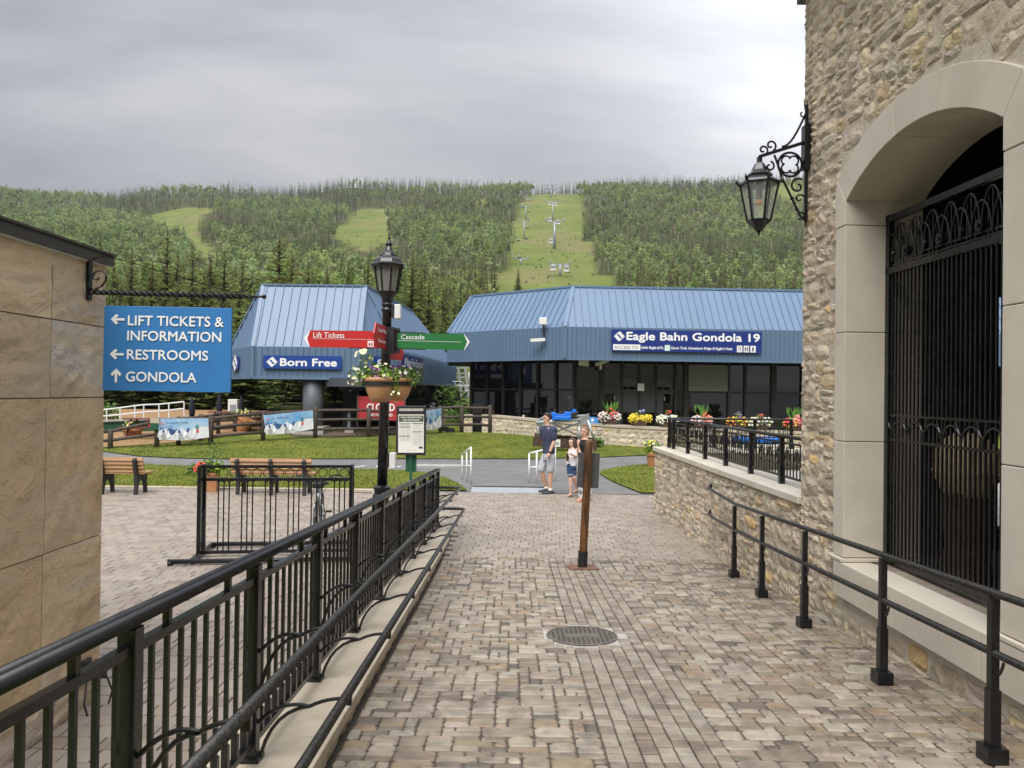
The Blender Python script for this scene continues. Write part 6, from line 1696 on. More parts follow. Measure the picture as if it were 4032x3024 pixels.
fig(.335, [(-.25,-.6),(-.12,-.6),(-.12,.1),(-.05,.6),(-.32,.6),(-.25,.1)]); fig(.335, [(.12,-.6),(.25,-.6),(.25,.6),(.12,.5)])
fig(.380, [(-.4,-.6),(-.15,-.6),(-.1,.2),(-.2,.6),(-.35,.6),(-.45,.2)]); fig(.380, [(.15,-.6),(.4,-.6),(.45,.2),(.35,.6),(.2,.6),(.1,.2)])
fig(.425, [(-.3,-.65),(-.15,-.65),(.02,-.1),(.2,-.65),(.35,-.65),(.15,.1),(.3,.2),(.12,.35),(.08,.65),(-.1,.65),(-.1,.3),(-.3,.15)])
# shell behind the glazing
mb = MB(); mb.quad(Z(gl0,0), Z(gl0,GBb), Vector((E.x,46,GBb)), Vector((E.x,46,0))); mb.quad(Vector((E.x,46,0)), Vector((E.x,46,GBb)), Vector((Cc.x-1,50,GBb)), Vector((Cc.x-1,50,0))); mb.quad(Z(gl2,0), Vector((Cc.x-1,50,0)), Vector((Cc.x-1,50,GBb)), Z(gl2,GBb)); obj('rear_wall', mb, 'dark_interior', gb_)
mb = MB(); mb.quad(Z(gl0,.2), Z(gl1,.2), Z(gl1,.80), Z(gl0,.80)); mb.quad(Z(gl1,.2), Z(gl2,.2), Z(gl2,.55), Z(gl1,.55)); obj('base_wall', mb, 'dark_interior', gb_)

# ------------------------------------------------------------------ village building behind the viewpoint (seen mirrored in the glazing)
vb = thing('village_building', 'cream rendered building with arched white-framed windows mirrored in the station glazing', 'building', (6, -24, 0))
mat('render_cream', (.50,.46,.38), .85, var=.06, scale=1)
mb = MB(); mb.box((6, -28, 5.5), (40, 8, 11)); obj('wall', mb, 'render_cream', vb)
mb = MB(); mb.prism([(-21.5,0),(21.5,0),(19,4),(-19,4)], (6,-23.2,11.02), (1,0,0), (0,0,1), 9.6); obj('roof', mb, 'brown_metal', vb)
for i in range(9):
    for j in range(2):
        x = -11 + i*4.2; z = 1.0 + j*4.6
        pl = [(-.95,0),(.95,0)] + [(.95*math.cos(a), 2.0+.8*math.sin(a)) for a in np.linspace(0, math.pi, 9)]
        mb = MB(); mb.prism([(a*1.25, b*1.12-.12) for a, b in pl], (x, -24.02, z), (-1,0,0), (0,0,1), .10); w_ = obj('window', mb, 'white_metal', vb)
        for k in (-.5, .5):
            mb = MB(); mb.prism([(k-.40,.1),(k+.40,.1),(k+.40,2.0),(k-.40,2.0)], (x, -23.90, z), (-1,0,0), (0,0,1), .01); obj('pane', mb, 'dark_glass', w_)
# ------------------------------------------------------------------ parapet wall in front of the gondola station
pw_ = thing('parapet_wall', 'low curved tan stone parapet wall with a pale coping in front of the gondola station', 'wall', (3, 30, .3))
pxs = [(1826, 1706, 1632), (1860, 1706, 1632)], [(1897, 1706, 1632), (1940, 1707, 1634), (2020, 1712, 1641), (2110, 1720, 1650), (2250, 1741, 1661), (2400, 1755, 1672), (2520, 1763, 1678), (2640, 1768, 1684), (2900, 1776, 1692), (3160, 1780, 1699)]
def pwall(run, base_only=False):
    pts = []
    for u, vb, vt in run:
        g0 = G(u, vb); zt = P(u, vt, g0.y).z; pts.append((Vector((g0.x, g0.y, 0)), g0.z-.1, zt))
    return pts
allc = []
for run in pxs:
    pts = pwall(run)
    for (a, za, ta), (b, zb, tb2) in zip(pts[:-1], pts[1:]):
        e = unit(a, b); nrm = e.cross(UPZ); L = (b-a).length
        mb = MB(); mb.quad(Z(a, za), Z(b, zb), Z(b, tb2-.09), Z(a, ta-.09)); mb.quad(Z(a, za)-nrm*.4, Z(a, ta-.09)-nrm*.4, Z(b, tb2-.09)-nrm*.4, Z(b, zb)-nrm*.4); obj('mortar', mb, 'mortar', pw_)
        mb = MB(); vs = [Z(q, t_)+nrm*d-UPZ*h for q, t_ in ((a, ta), (b, tb2)) for d in (.04, -.44) for h in (.09, 0)]
        mb.add(vs, ((0,1,3,2),(4,6,7,5),(0,4,5,1),(2,3,7,6),(1,5,7,3),(0,2,6,4))); obj('coping_stone', mb, 'cap_stone', pw_)
        x = 0; mbs = MB()
        hgt = min(ta, tb2)-.09-max(za, zb); rows = 4
        for r in range(rows):
            x = random.uniform(-.1, 0)
            while x < L-.02:
                w = random.uniform(.14, .42); z0 = max(za, zb)+hgt*r/rows + random.uniform(-.01, .01)
                tt = jit(pick(RUB, RUBW), .16)
                stone_geo(mbs, a, e, UPZ, nrm, max(x, 0), min(x+w, L), z0 - (.3 if r == 0 else 0), z0+hgt/rows, tt, .03, .012, 2, 2, .012); x += w
        q = obj('stones', mbs, 'rubble', pw_); q['kind'] = 'stuff'
PW = pwall(pxs[1])
def on_parapet(u):
    """point on top of the parapet at pixel column u"""
    run = pxs[1]
    for (u0, *_), (u1, *_), a, b in zip(run[:-1], run[1:], PW[:-1], PW[1:]):
        if u0 <= u <= u1:
            t = (u-u0)/(u1-u0); p = a[0].lerp(b[0], t); z = a[2]+(b[2]-a[2])*t
            return Vector((p.x, p.y+.2, z))
# flower boxes on the parapet
boxes = [((2360,2440), [WHITE, WHITE, (.95,.9,.8), PINK], 'planter box of white and coral flowers with a tall leafy plant beside the wedge sign', 'tall', RED),
         ((2482,2562), [YELLOW, YELLOW, (.9,.6,.03)], 'planter box of bright yellow flowers with a blue spike in front of the station doors', None, (.35,.35,.7)),
         ((2595,2665), [WHITE, CREAM, WHITE], 'planter box of creamy white flowers at the near end of the railing', None, RED),
         ((2735,2805), [PINK, (.9,.45,.3), WHITE], 'planter box of pink flowers with an orange bloom behind the railing', 'tall', (.9,.25,.08)),
         ((2875,2942), [YELLOW, YELLOW, RED], 'planter box of yellow and red flowers with purple spikes behind the railing', None, (.4,.3,.65)),
         ((2956,3042), [CREAM, WHITE, CREAM], 'planter box of cream flowers with one red bloom behind the railing', None, RED),
         ((3100,3165), [RED, PINK, RED, YELLOW], 'planter box of red and yellow flowers with a leafy top beside the stone building', 'tall', PINK)]
for (u0, u1), cols_, lab, tall, acc in boxes:
    um = (u0+u1)/2; c = on_parapet(um); w = (u1-u0)/2920*c.y
    t = thing('flower_box', lab, 'flower box', tuple(c), 'flower boxes on the parapet')
    mb = MB(); mb.box(c+UPZ*.11, (w*.62, .26, .22), taper=1.08); obj('box', mb, 'dark_wood', t, bevel=.01)
    mb = MB()
    for k in (-1, 1): leaves(mb, c+Vector((k*w*.25,0,.32)), .22, 110, .05, [(.9,1.1,.8), (1.1,1.2,.9), (.7,.9,.7)], sc=(1.0,.8,.7))
    if tall:
        for k in range(9):
            a = random.uniform(-.5, .5); b = c+Vector((a*.25, 0, .42)); mb.add([b, b+Vector((a*.3-.06, 0, .22)), b+Vector((a*.5, 0, .48)), b+Vector((a*.3+.06, .02, .22))], ((0,1,2,3),), (.8,1.1,.8))
    else: leaves(mb, c+UPZ*.5, .12, 30, .04, GREEN)
    obj('foliage', mb, 'leaf', t)['kind'] = 'stuff'
    mb = MB()
    for k in (-1, 1): blossoms(mb, c+Vector((k*w*.27,-.02,.28)), .25, 75, .038, cols_, (1.0,.7,.75), .7)
    blossoms(mb, c+Vector((.05,-.05,.52)), .12, 12, .03, [acc]); 
    if tall: blossoms(mb, c+Vector((.15,-.1,.36)), .16, 26, .036, [acc])
    obj('blossoms', mb, 'petal', t)['kind'] = 'stuff'
# blue wedge sign and paper cup on the parapet
c = on_parapet(2362-28); t = thing('wedge_sign', 'small blue wedge-shaped sign with a white star emblem on the parapet', 'sign', tuple(c))
mb = MB(); mb.prism([(-.26,0),(.26,0),(.20,.24),(-.18,.26)], c+Vector((0,-.12,0)), (1,0,0), (0,.25,.97), -.03); obj('board', mb, 'sign_blue', t)
mb = MB()
for k in range(6): mb.prism([(-.012,.01),(.012,.01),(.012,.07),(-.012,.07)], c+Vector((0,-.12,0))+Vector((0,.25,.97))*.13+Vector((0,-.006,0)), Matrix.Rotation(k*math.pi/3,3,Vector((0,-.97,.25))) @ Vector((1,0,0)), Matrix.Rotation(k*math.pi/3,3,Vector((0,-.97,.25))) @ Vector((0,.25,.97)), .001)
obj('emblem', mb, 'sign_white', t)
c = on_parapet(2061); mb = MB(); mb.lathe([(.03,0),(.042,.11)], c, 10); tag(obj('paper_cup', mb, 'sign_white'), 'white paper cup left on the parapet coping', 'cup')
# small door in the gap of the wall
a = G(1878, 1707); t = thing('wall_door', 'black door in the gap between the stone piers beside the rail fence', 'door', tuple(a))
mb = MB(); zt = P(1878, 1622, a.y).z; mb.box((a.x, a.y+.35, (a.z+zt)/2+.1), (.44, .05, zt-a.z+.5)); obj('leaf', mb, 'matte_black', t)
mb = MB(); mb.box((a.x+.15, a.y+.31, (a.z+zt)/2), (.03, .04, .12)); obj('handle', mb, 'galv', t)

# ------------------------------------------------------------------ alpine coaster display in front of the wall
cs_ = thing('coaster_track', 'short galvanised steel track section on braced legs standing in a dark planter frame', 'coaster track', tuple(G(2240, 1765)))
gq = G(2240, 1772); cy_ = gq.y
r4 = lambda x, y: (2000+x/3.0729, 1560+y/3.0729)
def tub(name, pts, r, m='galv', par=None, n=8): mb = MB(); mb.tube(pts, r, n); return obj(name, mb, m, par or cs_, smooth=True)
tub('rail', [P(*r4(335,318), cy_-.3), P(*r4(885,285), cy_-.2)], .055); tub('rail', [P(*r4(430,262), cy_+.5), P(*r4(975,232), cy_+.5)], .045)
tub('leg', [P(*r4(365,330), cy_-.2), P(*r4(362,500), cy_-.2)], .04); tub('leg', [P(*r4(410,330), cy_+.2), P(*r4(395,500), cy_+.2)], .04)
tub('leg', [P(*r4(862,310), cy_-.1), P(*r4(855,560), cy_-.2)], .05); tub('leg', [P(*r4(965,290), cy_+.2), P(*r4(1062,560), cy_+.2)], .045)
tub('brace', [P(*r4(540,330), cy_), P(*r4(905,500), cy_)], .03); tub('brace', [P(*r4(850,325), cy_), P(*r4(590,425), cy_)], .03)
for x0, y0, x1, y1 in ((850,305,980,235), (355,330,440,265)):
    mb = MB(); mb.beam(P(x0/3.0729+2000, 1560+(y0+10)/3.0729, cy_-.2), P(2000+x1/3.0729, 1560+(y1+20)/3.0729, cy_+.4), .05, .28); obj('gusset_plate', mb, 'galv', cs_)
mb = MB(); a, b = G(2100, 1752), G(2350, 1765); 
a = P(*r4(300,545), cy_-.5); b = P(*r4(1075,600), cy_-.5)
mb.beam(a, b, .10, .32); mb.beam(a+Vector((.1,1.2,.06)), b+Vector((.1,1.0,.06)), .10, .30); obj('planter_frame', mb, 'dark_wood', cs_)
mb = MB(); q0 = P(*r4(575,568), cy_-.6); mb.box(q0, (.34, .02, .26)); pl = obj('notice', mb, 'paper', cs_)
mb = MB(); text(mb, 'HERE', q0+Vector((-.12,-.012,-.06)), (1,0,0), UPZ, .10, .24, .004); obj('lettering', mb, 'ink', pl)
sl_ = thing('coaster_sled', 'bright blue coaster sled with a black backrest mounted on the track', 'sled', tuple(P(*r4(690,285), cy_)))
def pr2(name, pts, y0, y1, m):
    f = [P(*r4(*q), cy_) + Vector((0, y0, 0)) for q in pts]; k = len(f); mb = MB(); bk_ = [q+Vector((0, y1-y0, 0)) for q in f]
    mb.add(f+bk_, [tuple(range(k)), tuple(range(2*k-1, k-1, -1))]+[(i, k+i, k+(i+1) % k, (i+1) % k) for i in range(k)])
    me = mb.mesh(name); bm = bmesh.new(); bm.from_mesh(me); bmesh.ops.recalc_face_normals(bm, faces=bm.faces); bm.to_mesh(me); bm.free(); return obj(name, me, m, sl_, bevel=.015)
pr2('shell', [(520,285),(520,200),(560,190),(600,215),(650,220),(700,185),(760,190),(775,160),(805,155),(825,180),(770,275)], -.35, .35, 'sled_blue')
pr2('side_pod', [(540,280),(560,235),(700,245),(755,225),(750,285)], -.45, -.36, 'sled_blue')
pr2('backrest', [(740,165),(720,20),(735,0),(765,2),(775,20),(790,150)], -.25, .25, 'rubber'); pr2('seat_pad', [(740,220),(770,195),(845,180),(835,225),(770,270)], -.38, -.34, 'rubber'); pr2('floor_pad', [(600,215),(650,180),(690,185),(680,215)], -.2, .2, 'rubber')
mb = MB(); mb.tube([P(*r4(x, y), cy_) for x, y in ((590,215),(560,200),(550,172),(562,162),(580,180),(592,200))], .018, 6); obj('handle', mb, 'dark_metal', sl_, smooth=True)

# potted plant at the end of the terrace wall
q = G(2570, 1843); t = thing('potted_plant', 'terracotta pot with yellow-green plant at the far corner of the terrace wall', 'pot plant', tuple(q))
mb = MB(); mb.lathe([(.14,0),(.20,.40),(.23,.40),(.23,.47),(.18,.47)], q, 18); obj('pot', mb, 'terracotta', t, smooth=False)
mb = MB(); leaves(mb, q+Vector((-.05,0,.62)), .28, 200, .055, [(1.2,1.3,.8),(2.2,2.0,.6),(.9,1.0,.8)]); obj('foliage', mb, 'leaf', t)['kind'] = 'stuff'
mb = MB(); blossoms(mb, q+Vector((-.05,-.05,.66)), .26, 24, .03, [YELLOW, CREAM]); obj('blossoms', mb, 'petal', t)['kind'] = 'stuff'
# blue pad on a white frame beyond the railing
a = P(2898, 1742, 21.0); b = P(3058, 1742, 21.0)
t = thing('padded_table', 'long blue padded bench top on a white frame beyond the terrace railing', 'table', (a.x+.6, 21, 0))
mb = MB(); zt = P(2980, 1722, 21).z; mb.box(((a.x+b.x)/2, 21, zt-.06), (b.x-a.x, .7, .14)); obj('pad', mb, 'sled_blue', t, bevel=.03)
mb = MB(); mb.box(((a.x+b.x)/2, 21, zt-.19), (b.x-a.x-.05, .66, .10)); 
for x in (a.x+.08, b.x-.08):
    for y in (20.75, 21.25): mb.box((x, y, (zt-.2)/2), (.06, .06, zt-.2))
obj('frame', mb, 'white_metal', t)

# ------------------------------------------------------------------ split-rail fence
fe = thing('rail_fence', 'dark brown three-rail log fence running across the lawn', 'fence', (-10, 29, .3))
z3 = lambda x, y: (400+x/2.212, 1450+y/2.212)
z1c = lambda x, y: (1700+x/4.148, 1400+y/4.148)
fp = [(z3(-390,735), z3(-390,555)), (z3(75,710), z3(75,530)), (z3(480,695), z3(480,430)), (z3(950,675), z3(950,412)), (z3(1405,640), z3(1405,370)), (z3(1860,615), z3(1860,340)), (r2(1283,1570), r2(1283,1290)), (r2(1555,1555), r2(1555,1300)), z1c(140,1280) and (z1c(140,1280), z1c(150,815)), (z1c(485,1270), z1c(490,805)), (z1c(950,1275), z1c(960,808))]
FP = []
for b, tp in fp:
    g0 = G(*b); zt = P(*tp, g0.y).z; FP.append((g0, zt))
    mb = MB(); mb.tube([g0-UPZ*.1, Vector((g0.x, g0.y, zt-.03)), Vector((g0.x, g0.y, zt))], [.085, .085, .06], 9); obj('post', mb, 'fence_wood', fe, smooth=True)
for i, ((a, ta), (b, tb2)) in enumerate(zip(FP[:-1], FP[1:])):
    if i == 1: hs_ = (.28, .64, 1.0)
    for f in ((.30, .60, .90) if i > 1 else (.45, .88)):
        p, q = Z(a, a.z + (ta-a.z)*f), Z(b, b.z + (tb2-b.z)*f)
        m_ = (p+q)/2 + Vector((0, 0, random.uniform(-.03, .03)))
        mb = MB(); mb.tube([p + unit(q, p)*.06, m_, q + unit(p, q)*.06], [.055, .06, .055], 8); obj('rail', mb, 'fence_wood', fe, smooth=True)
fe2 = thing('rail_fence', 'second dark log fence behind the banners around the picnic area', 'fence', (-14, 33, .5))
bp = [(z3(670,680), z3(670,420)), (z3(860,640), z3(860,400)), (z3(1015,580), z3(1015,380)), (z3(1160,565), z3(1160,378)), (z3(1285,550), z3(1285,372)), (z3(1400,540), z3(1400,368)), (z3(1530,535), z3(1530,362))]
F2 = []
for b, tp in bp:
    g0 = G(*b); zt = P(*tp, g0.y).z; F2.append((g0, zt)); mb = MB(); mb.tube([g0-UPZ*.1, Vector((g0.x, g0.y, zt))], .08, 8); obj('post', mb, 'fence_wood', fe2, smooth=True)
for (a, ta), (b, tb2) in zip(F2[:-1], F2[1:]):
    for f in (.30, .62, .9): mb = MB(); mb.tube([Z(a, a.z+(ta-a.z)*f), Z(b, b.z+(tb2-b.z)*f)], .055, 7); obj('rail', mb, 'fence_wood', fe2, smooth=True)

# ------------------------------------------------------------------ banners on the fence
mat('sky_print', (.10,.33,.62), .7, var=.10, scale=1.2, col2=(.42,.60,.78)); mat('banner_white', (.74,.76,.79), .7, var=.04)
mat('orange_ink', (.85,.16,.06), .6, var=.05); mat('teal_ink', (.02,.16,.17), .6, var=.05); mat('coral_ink', (.80,.14,.12), .6); mat('blue_ink', (.04,.10,.28), .6)
def banner(a, b, c_, d, label):
    """corners bottom-left, bottom-right, top-right, top-left"""
    t = thing('banner', label, 'banner', tuple(Z(a, H(a.x, a.y))), 'printed banners on the rail fence')
    n = 14; m_ = 8; mid = unit(a, b).cross(UPZ)
    def S(u, v, off_=0.0):
        p = a.lerp(b, u).lerp(d.lerp(c_, u), v); wv = .018*math.sin(u*19+v*4) + .012*math.sin(u*41-v*9)
        sag = -.05*math.sin(math.pi*u)*(1-v)
        return p + mid*(wv+off_) + UPZ*sag
    def grid(name, poly_fn, mm, off_, nu=n, nv=m_):
        mb = MB(); vs = [S(*poly_fn(i/nu, j/nv), off_) for j in range(nv+1) for i in range(nu+1)]; W_ = nu+1
        mb.add(vs, [(j*W_+i, j*W_+i+1, (j+1)*W_+i+1, (j+1)*W_+i) for j in range(nv) for i in range(nu)]); return obj(name, mb, mm, t, smooth=True)
    grid('cloth', lambda u, v: (u, v), 'banner_white', 0.0); 
    grid('sky_print', lambda u, v: (.005+.99*u, (.46+.06*math.sin(u*9)+.10*u)*(1-v)+.995*v), 'sky_print', .004)
    grid('mountain_print', lambda u, v: (.02+.62*u, (.30+.05*math.sin(u*14))*(1-v)+(.52+.05*math.sin(u*23))*v), 'blue_ink', .006)
    for cu, cr in ((.10,.13), (.44,.15), (.66,.09)):
        mb = MB(); pts = [S(cu+cr*1.0*math.cos(an_), max(.01, .12+.40*math.sin(an_)), .010) for an_ in np.linspace(0, math.pi, 14)]; mb.add([S(cu, .02, .010)]+pts, [(0, i+1, i+2) for i in range(13)]); obj('letter_print', mb, 'banner_white', t)
    for cu in (.10, .44):
        mb = MB(); pts = [S(cu+.06*math.cos(an_), .14+.18*math.sin(an_), .014) for an_ in np.linspace(0, 2*math.pi, 15)[:-1]]; mb.add(pts, [tuple(range(14))]); obj('letter_print', mb, 'ink_grey', t)
    def blob(name, cu, cv, ru, rv, mm, off_=.012):
        mb = MB(); pts = [S(cu+ru*math.cos(an_), cv+rv*math.sin(an_), off_) for an_ in np.linspace(0, 2*math.pi, 11)[:-1]]; mb.add(pts, [tuple(range(10))]); return obj(name, mb, mm, t)
    blob('skier_print', .765, .60, .035, .12, 'teal_ink'); blob('skier_print', .77, .38, .028, .10, 'coral_ink'); blob('skier_print', .745, .75, .020, .055, 'coral_ink', .013)
    o = S(.03, .74, .014); e = unit(a, b)
    mb = MB(); text(mb, 'epic', o, e, UPZ, .08, .16, .01, lift=.006); obj('lettering', mb, 'orange_ink', t)
    mb = MB(); text(mb, 'FOR EVERYONE', o+e*.22, e, UPZ, .065, .66, .004, lift=.006); obj('lettering', mb, 'blue_ink', t)
    mb = MB(); text(mb, 'EPICPASS.COM', o-UPZ*.13, e, UPZ, .045, .42, .002, lift=.006); obj('lettering', mb, 'blue_ink', t)
def fpt(i, v, dy=-.12): return Vector((FP[i][0].x, FP[i][0].y+dy, v))
def bz(u, v, Y): return P(u, v, Y).z
def ban(i0, i1, q, label, du0=.03, du1=-.03):
    (bl, br_, tr_, tl) = q; A_, B_ = FP[i0][0], FP[i1][0]
    a0, b0_ = fpt(i0, 0), fpt(i1, 0)
    f = lambda uv, base: Vector((P(*uv, base.y).x, base.y, P(*uv, base.y).z))
    banner(f(bl, a0), f(br_, b0_), f(tr_, b0_), f(tl, a0), label)
ban(2, 3, (z3(500,622), z3(936,602), z3(930,436), z3(492,440)), 'leftmost printed mountain banner with a skier, tied to the log fence by the picnic area')
ban(4, 5, (z3(1432,578), z3(1845,528), z3(1840,366), z3(1410,410)), 'middle printed mountain banner with a skier, below the lift terminal')
ban(7, 8, (r2(1815,1495), z1c(150,1165), z1c(158,858), r2(1810,1318)), 'rightmost printed banner, partly hidden behind the information board')

# ------------------------------------------------------------------ picnic corner
def table(c, rz, label):
    t = thing('picnic_table', label, 'picnic table', tuple(c), 'red picnic tables', local=True, rz=rz)
    def pr(name, mb, m): o = obj(name, mb, m, None, bevel=.004); o.parent = t
    for k in range(5): mb = MB(); mb.box((0, -.3+.15*k, .74), (1.7, .14, .04)); pr('top_plank', mb, 'red_wood')
    for s_ in (-1, 1): mb = MB(); mb.box((0, s_*.72, .44), (1.7, .26, .04)); pr('bench_plank', mb, 'red_wood')
    for x in (-.6, .6):
        for s_ in (-1, 1): mb = MB(); mb.beam((x, s_*.25, .72), (x, s_*.75, 0), .05, .09); pr('leg', mb, 'red_wood')
        mb = MB(); mb.box((x, 0, .42), (.05, 1.6, .08)); pr('cross_bar', mb, 'red_wood')
    return t
table(G(590, 1725), .1, 'red picnic table on the wood chips left of the leftmost banner')
table(G(905, 1690), .3, 'red picnic table on the wood chips between the two left banners')
def pot(c, label, r=.28, h=.36, tilt=None, fl=True):
    t = thing('terracotta_planter', label, 'planter', tuple(c)); mb = MB(); mb.lathe([(r*.7,0),(r*.95,h*.8),(r*1.08,h*.8),(r*1.08,h),(r*.9,h)], (0,0,0), 16)
    M_ = Matrix.Translation(c) @ (Matrix.Rotation(tilt, 4, 'Y') if tilt else Matrix.Identity(4)); tf(mb, M_); obj('pot', mb, 'terracotta', t, smooth=False)
    if fl:
        mb = MB(); leaves(mb, Vector(c)+UPZ*(h+.1), r*1.1, 90, .06, GREEN, sc=(1,1,.6)); obj('foliage', mb, 'leaf', t)['kind'] = 'stuff'; mb = MB(); blossoms(mb, Vector(c)+UPZ*(h+.1), r*1.1, 22, .035, [YELLOW, CREAM], (1,1,.6)); obj('blossoms', mb, 'petal', t)['kind'] = 'stuff'
pot(G(521, 1726), 'terracotta planter with yellow flowers behind the left end of the fence', .36, .38)
pot(G(943, 1702)+UPZ*.05, 'large terracotta pot tipped on its side between the two left banners', .36, .62, R(28))
pot(G(1028, 1672), 'small terracotta planter behind the middle banner post', .26, .3)
# deck with green base and white railing
mat('deck_green', (.012,.085,.045), .5, var=.1)
dk = thing('deck', 'raised deck with a green painted base and a white metal railing', 'deck', (-15, 30, .4))
d_a, d_b = P(330, 1690, 29.6), P(720, 1690, 30.6); gz = .4
zt0, zt1 = P(420,1663,29.8).z, P(640,1648,30.4).z
mb = MB(); mb.quad(Z(d_a,.3), Z(d_b,.3), Z(d_b,zt1), Z(d_a,zt0)); mb.quad(Z(d_a,zt0), Z(d_b,zt1), Z(d_b,zt1)+Vector((0,4,0)), Z(d_a,zt0)+Vector((0,4,0))); obj('base_wall', mb, 'deck_green', dk)
mb = MB(); mb.beam(Z(d_a,zt0+.03)-Vector((0,.05,0)), Z(d_b,zt1+.03)-Vector((0,.05,0)), .12, .08); obj('deck_edge', mb, 'concrete', dk)
railp = [(420,1663,1612),(473,1660,1606),(531,1655,1598),(566,1651,1594),(626,1646,1592),(665,1643,1588),(725,1636,1582)]
pp = []
for u, vb, vt in railp:
    Y = 29.6+1.0*(u-330)/390; pp.append((P(u, vb, Y), P(u, vt, Y))); mb = MB(); mb.tube(pp[-1], .03, 6); obj('railing_post', mb, 'white_metal', dk)
for f in (1.0, .5):
    mb = MB(); mb.tube([P(330, 1668+ (1617-1668)*f, 29.6)] + [a.lerp(b, f) for a, b in pp], .03, 6); obj('railing_bar', mb, 'white_metal', dk)
# closed umbrellas, cabinet, signs
for u, vb, vt, Y, lab in ((756,1650,1562,34.5,'closed dark umbrella nearest the white deck railing'), (864,1640,1550,35.5,'closed dark umbrella left of the grey cabinet'), (950,1640,1562,35.5,'closed dark umbrella right of the grey cabinet')):
    b = P(u, vb, Y); a = P(u, vt, Y); t = thing('closed_umbrella', lab, 'umbrella', tuple(Z(b, H(b.x, b.y))), 'closed umbrellas')
    mb = MB(); mb.tube([a, a-UPZ*.2, a.lerp(b, .6), b], [.02, .09, .14, .10], 8); obj('canopy', mb, 'navy_cloth', t, smooth=True)
    mb = MB(); mb.tube([Z(b, H(b.x, b.y)), a+UPZ*.05], .025, 6); obj('pole', mb, 'dark_metal', t)
b = P(920, 1628, 37); a = P(920, 1572, 37); t = thing('electrical_cabinet', 'pale grey electrical cabinet standing between closed umbrellas', 'cabinet', tuple(Z(b, H(b.x, b.y))))
mb = MB(); mb.box((b.x, b.y, (a.z+H(b.x,b.y))/2), (.46, .35, a.z-H(b.x,b.y))); cbx = obj('case', mb, 'white_metal', t, bevel=.01)
mb = MB(); mb.box((b.x+.03, b.y-.18, b.z+.25), (.30, .02, .40)); obj('door', mb, 'steel_grey', t)
q = Z(FP[2][0], 0); t = thing('notice_box', 'small cream and green notice box fixed to a fence post', 'notice box', tuple(FP[2][0]))
c = P(*z3(465,462), FP[2][0].y-.14); mb = MB(); mb.box(c, (.30,.05,.22)); obj('plate', mb, 'cap_stone', t)
c = P(*z3(462,505), FP[2][0].y-.14); mb = MB(); mb.box(c, (.27,.06,.22)); obj('green_plate', mb, 'green_paint', t); 
c = P(*z3(430,485), FP[2][0].y-.10); mb = MB(); mb.box(c, (.12,.05,.18)); obj('red_plate', mb, 'sign_red', t)
# low wooden platform by the lift
a, b = G(1320, 1700), G(1420, 1690); t = thing('loading_platform', 'low weathered plank platform under the lift terminal', 'platform', tuple(a))
for k in range(7):
    mb = MB(); y = a.y+2.0+.32*k; mb.box(((a.x+b.x)/2+.6, y, H(a.x, y)+.28), (3.2, .29, .06)); obj('plank', mb, 'fence_wood', t)
mb = MB(); 
for x in (-1.0, 1.6): mb.box((a.x+.7+x, a.y+3, H(a.x, a.y+3)+.12), (.15, 2.0, .24))
obj('bearer', mb, 'dark_wood', t)
a = P(1375, 1660, 31.0); t = thing('bollard', 'grey steel bollard on a concrete block below the lift terminal', 'bollard', tuple(Z(a, H(a.x,a.y))))
mb = MB(); mb.cyl(Z(a, H(a.x,a.y)), Z(a, P(1375,1625,31).z), .07, n=10); obj('tube', mb, 'steel_grey', t)
g_ = G(1377, 1708); mb = MB(); mb.box((g_.x, g_.y, g_.z+.10), (.36,.3,.24)); obj('block', mb, 'concrete', t)
c = P(1703, 1598, 40); t = thing('control_box', 'grey control box on a post near the hanging lift chair', 'control box', tuple(Z(c, H(c.x,c.y))))
mb = MB(); mb.box(c, (.26,.2,.36)); obj('box', mb, 'steel_grey', t); mb = MB(); mb.cyl(Z(c, H(c.x,c.y)), c, .05, n=8); obj('post', mb, 'dark_metal', t)
for u, v, lab in ((1748, 1700, 'dark timber step nearest the rightmost banner'), (1772, 1706, 'dark timber step lower and to the right of its neighbour')):
    g_ = G(u, v); mb = MB(); mb.box((g_.x, g_.y+.1, g_.z+.10), (.35, .3, .22)); tag(obj('timber_step', mb, 'matte_black'), lab, 'step')
# shrubs in the gap between the buildings
for k, (u, v, s_, lab) in enumerate(((1800, 1668, 1.0, 'low green shrub in the gap beside the rail fence'), (1770, 1625, 1.5, 'bushy green shrub behind the hanging lift chair'), (1815, 1560, 2.2, 'taller green shrub below the steel mast'), (2352, 1763, .35, 'tiny dark shrub at the foot of the parapet wall'), (425, 1655, .8, 'green shrub left of the white deck railing'))):
    g_ = G(u, v) if k != 2 else P(1815, 1590, 60); g_.z = H(g_.x, g_.y)
    t = thing('shrub', lab, 'shrub', tuple(g_)); mb = MB(); leaves(mb, g_+UPZ*.5*s_, .6*s_, 260, .10*s_**.5, [(.8,1,.8),(1.1,1.2,.9),(.6,.8,.6)], sc=(1.2,1,.9)); obj('foliage', mb, 'leaf', t)['kind'] = 'stuff'
    mb = MB(); mb.cyl(g_, g_+UPZ*.5*s_, .03, .015, 6); obj('stem', mb, 'conifer_bark', t)

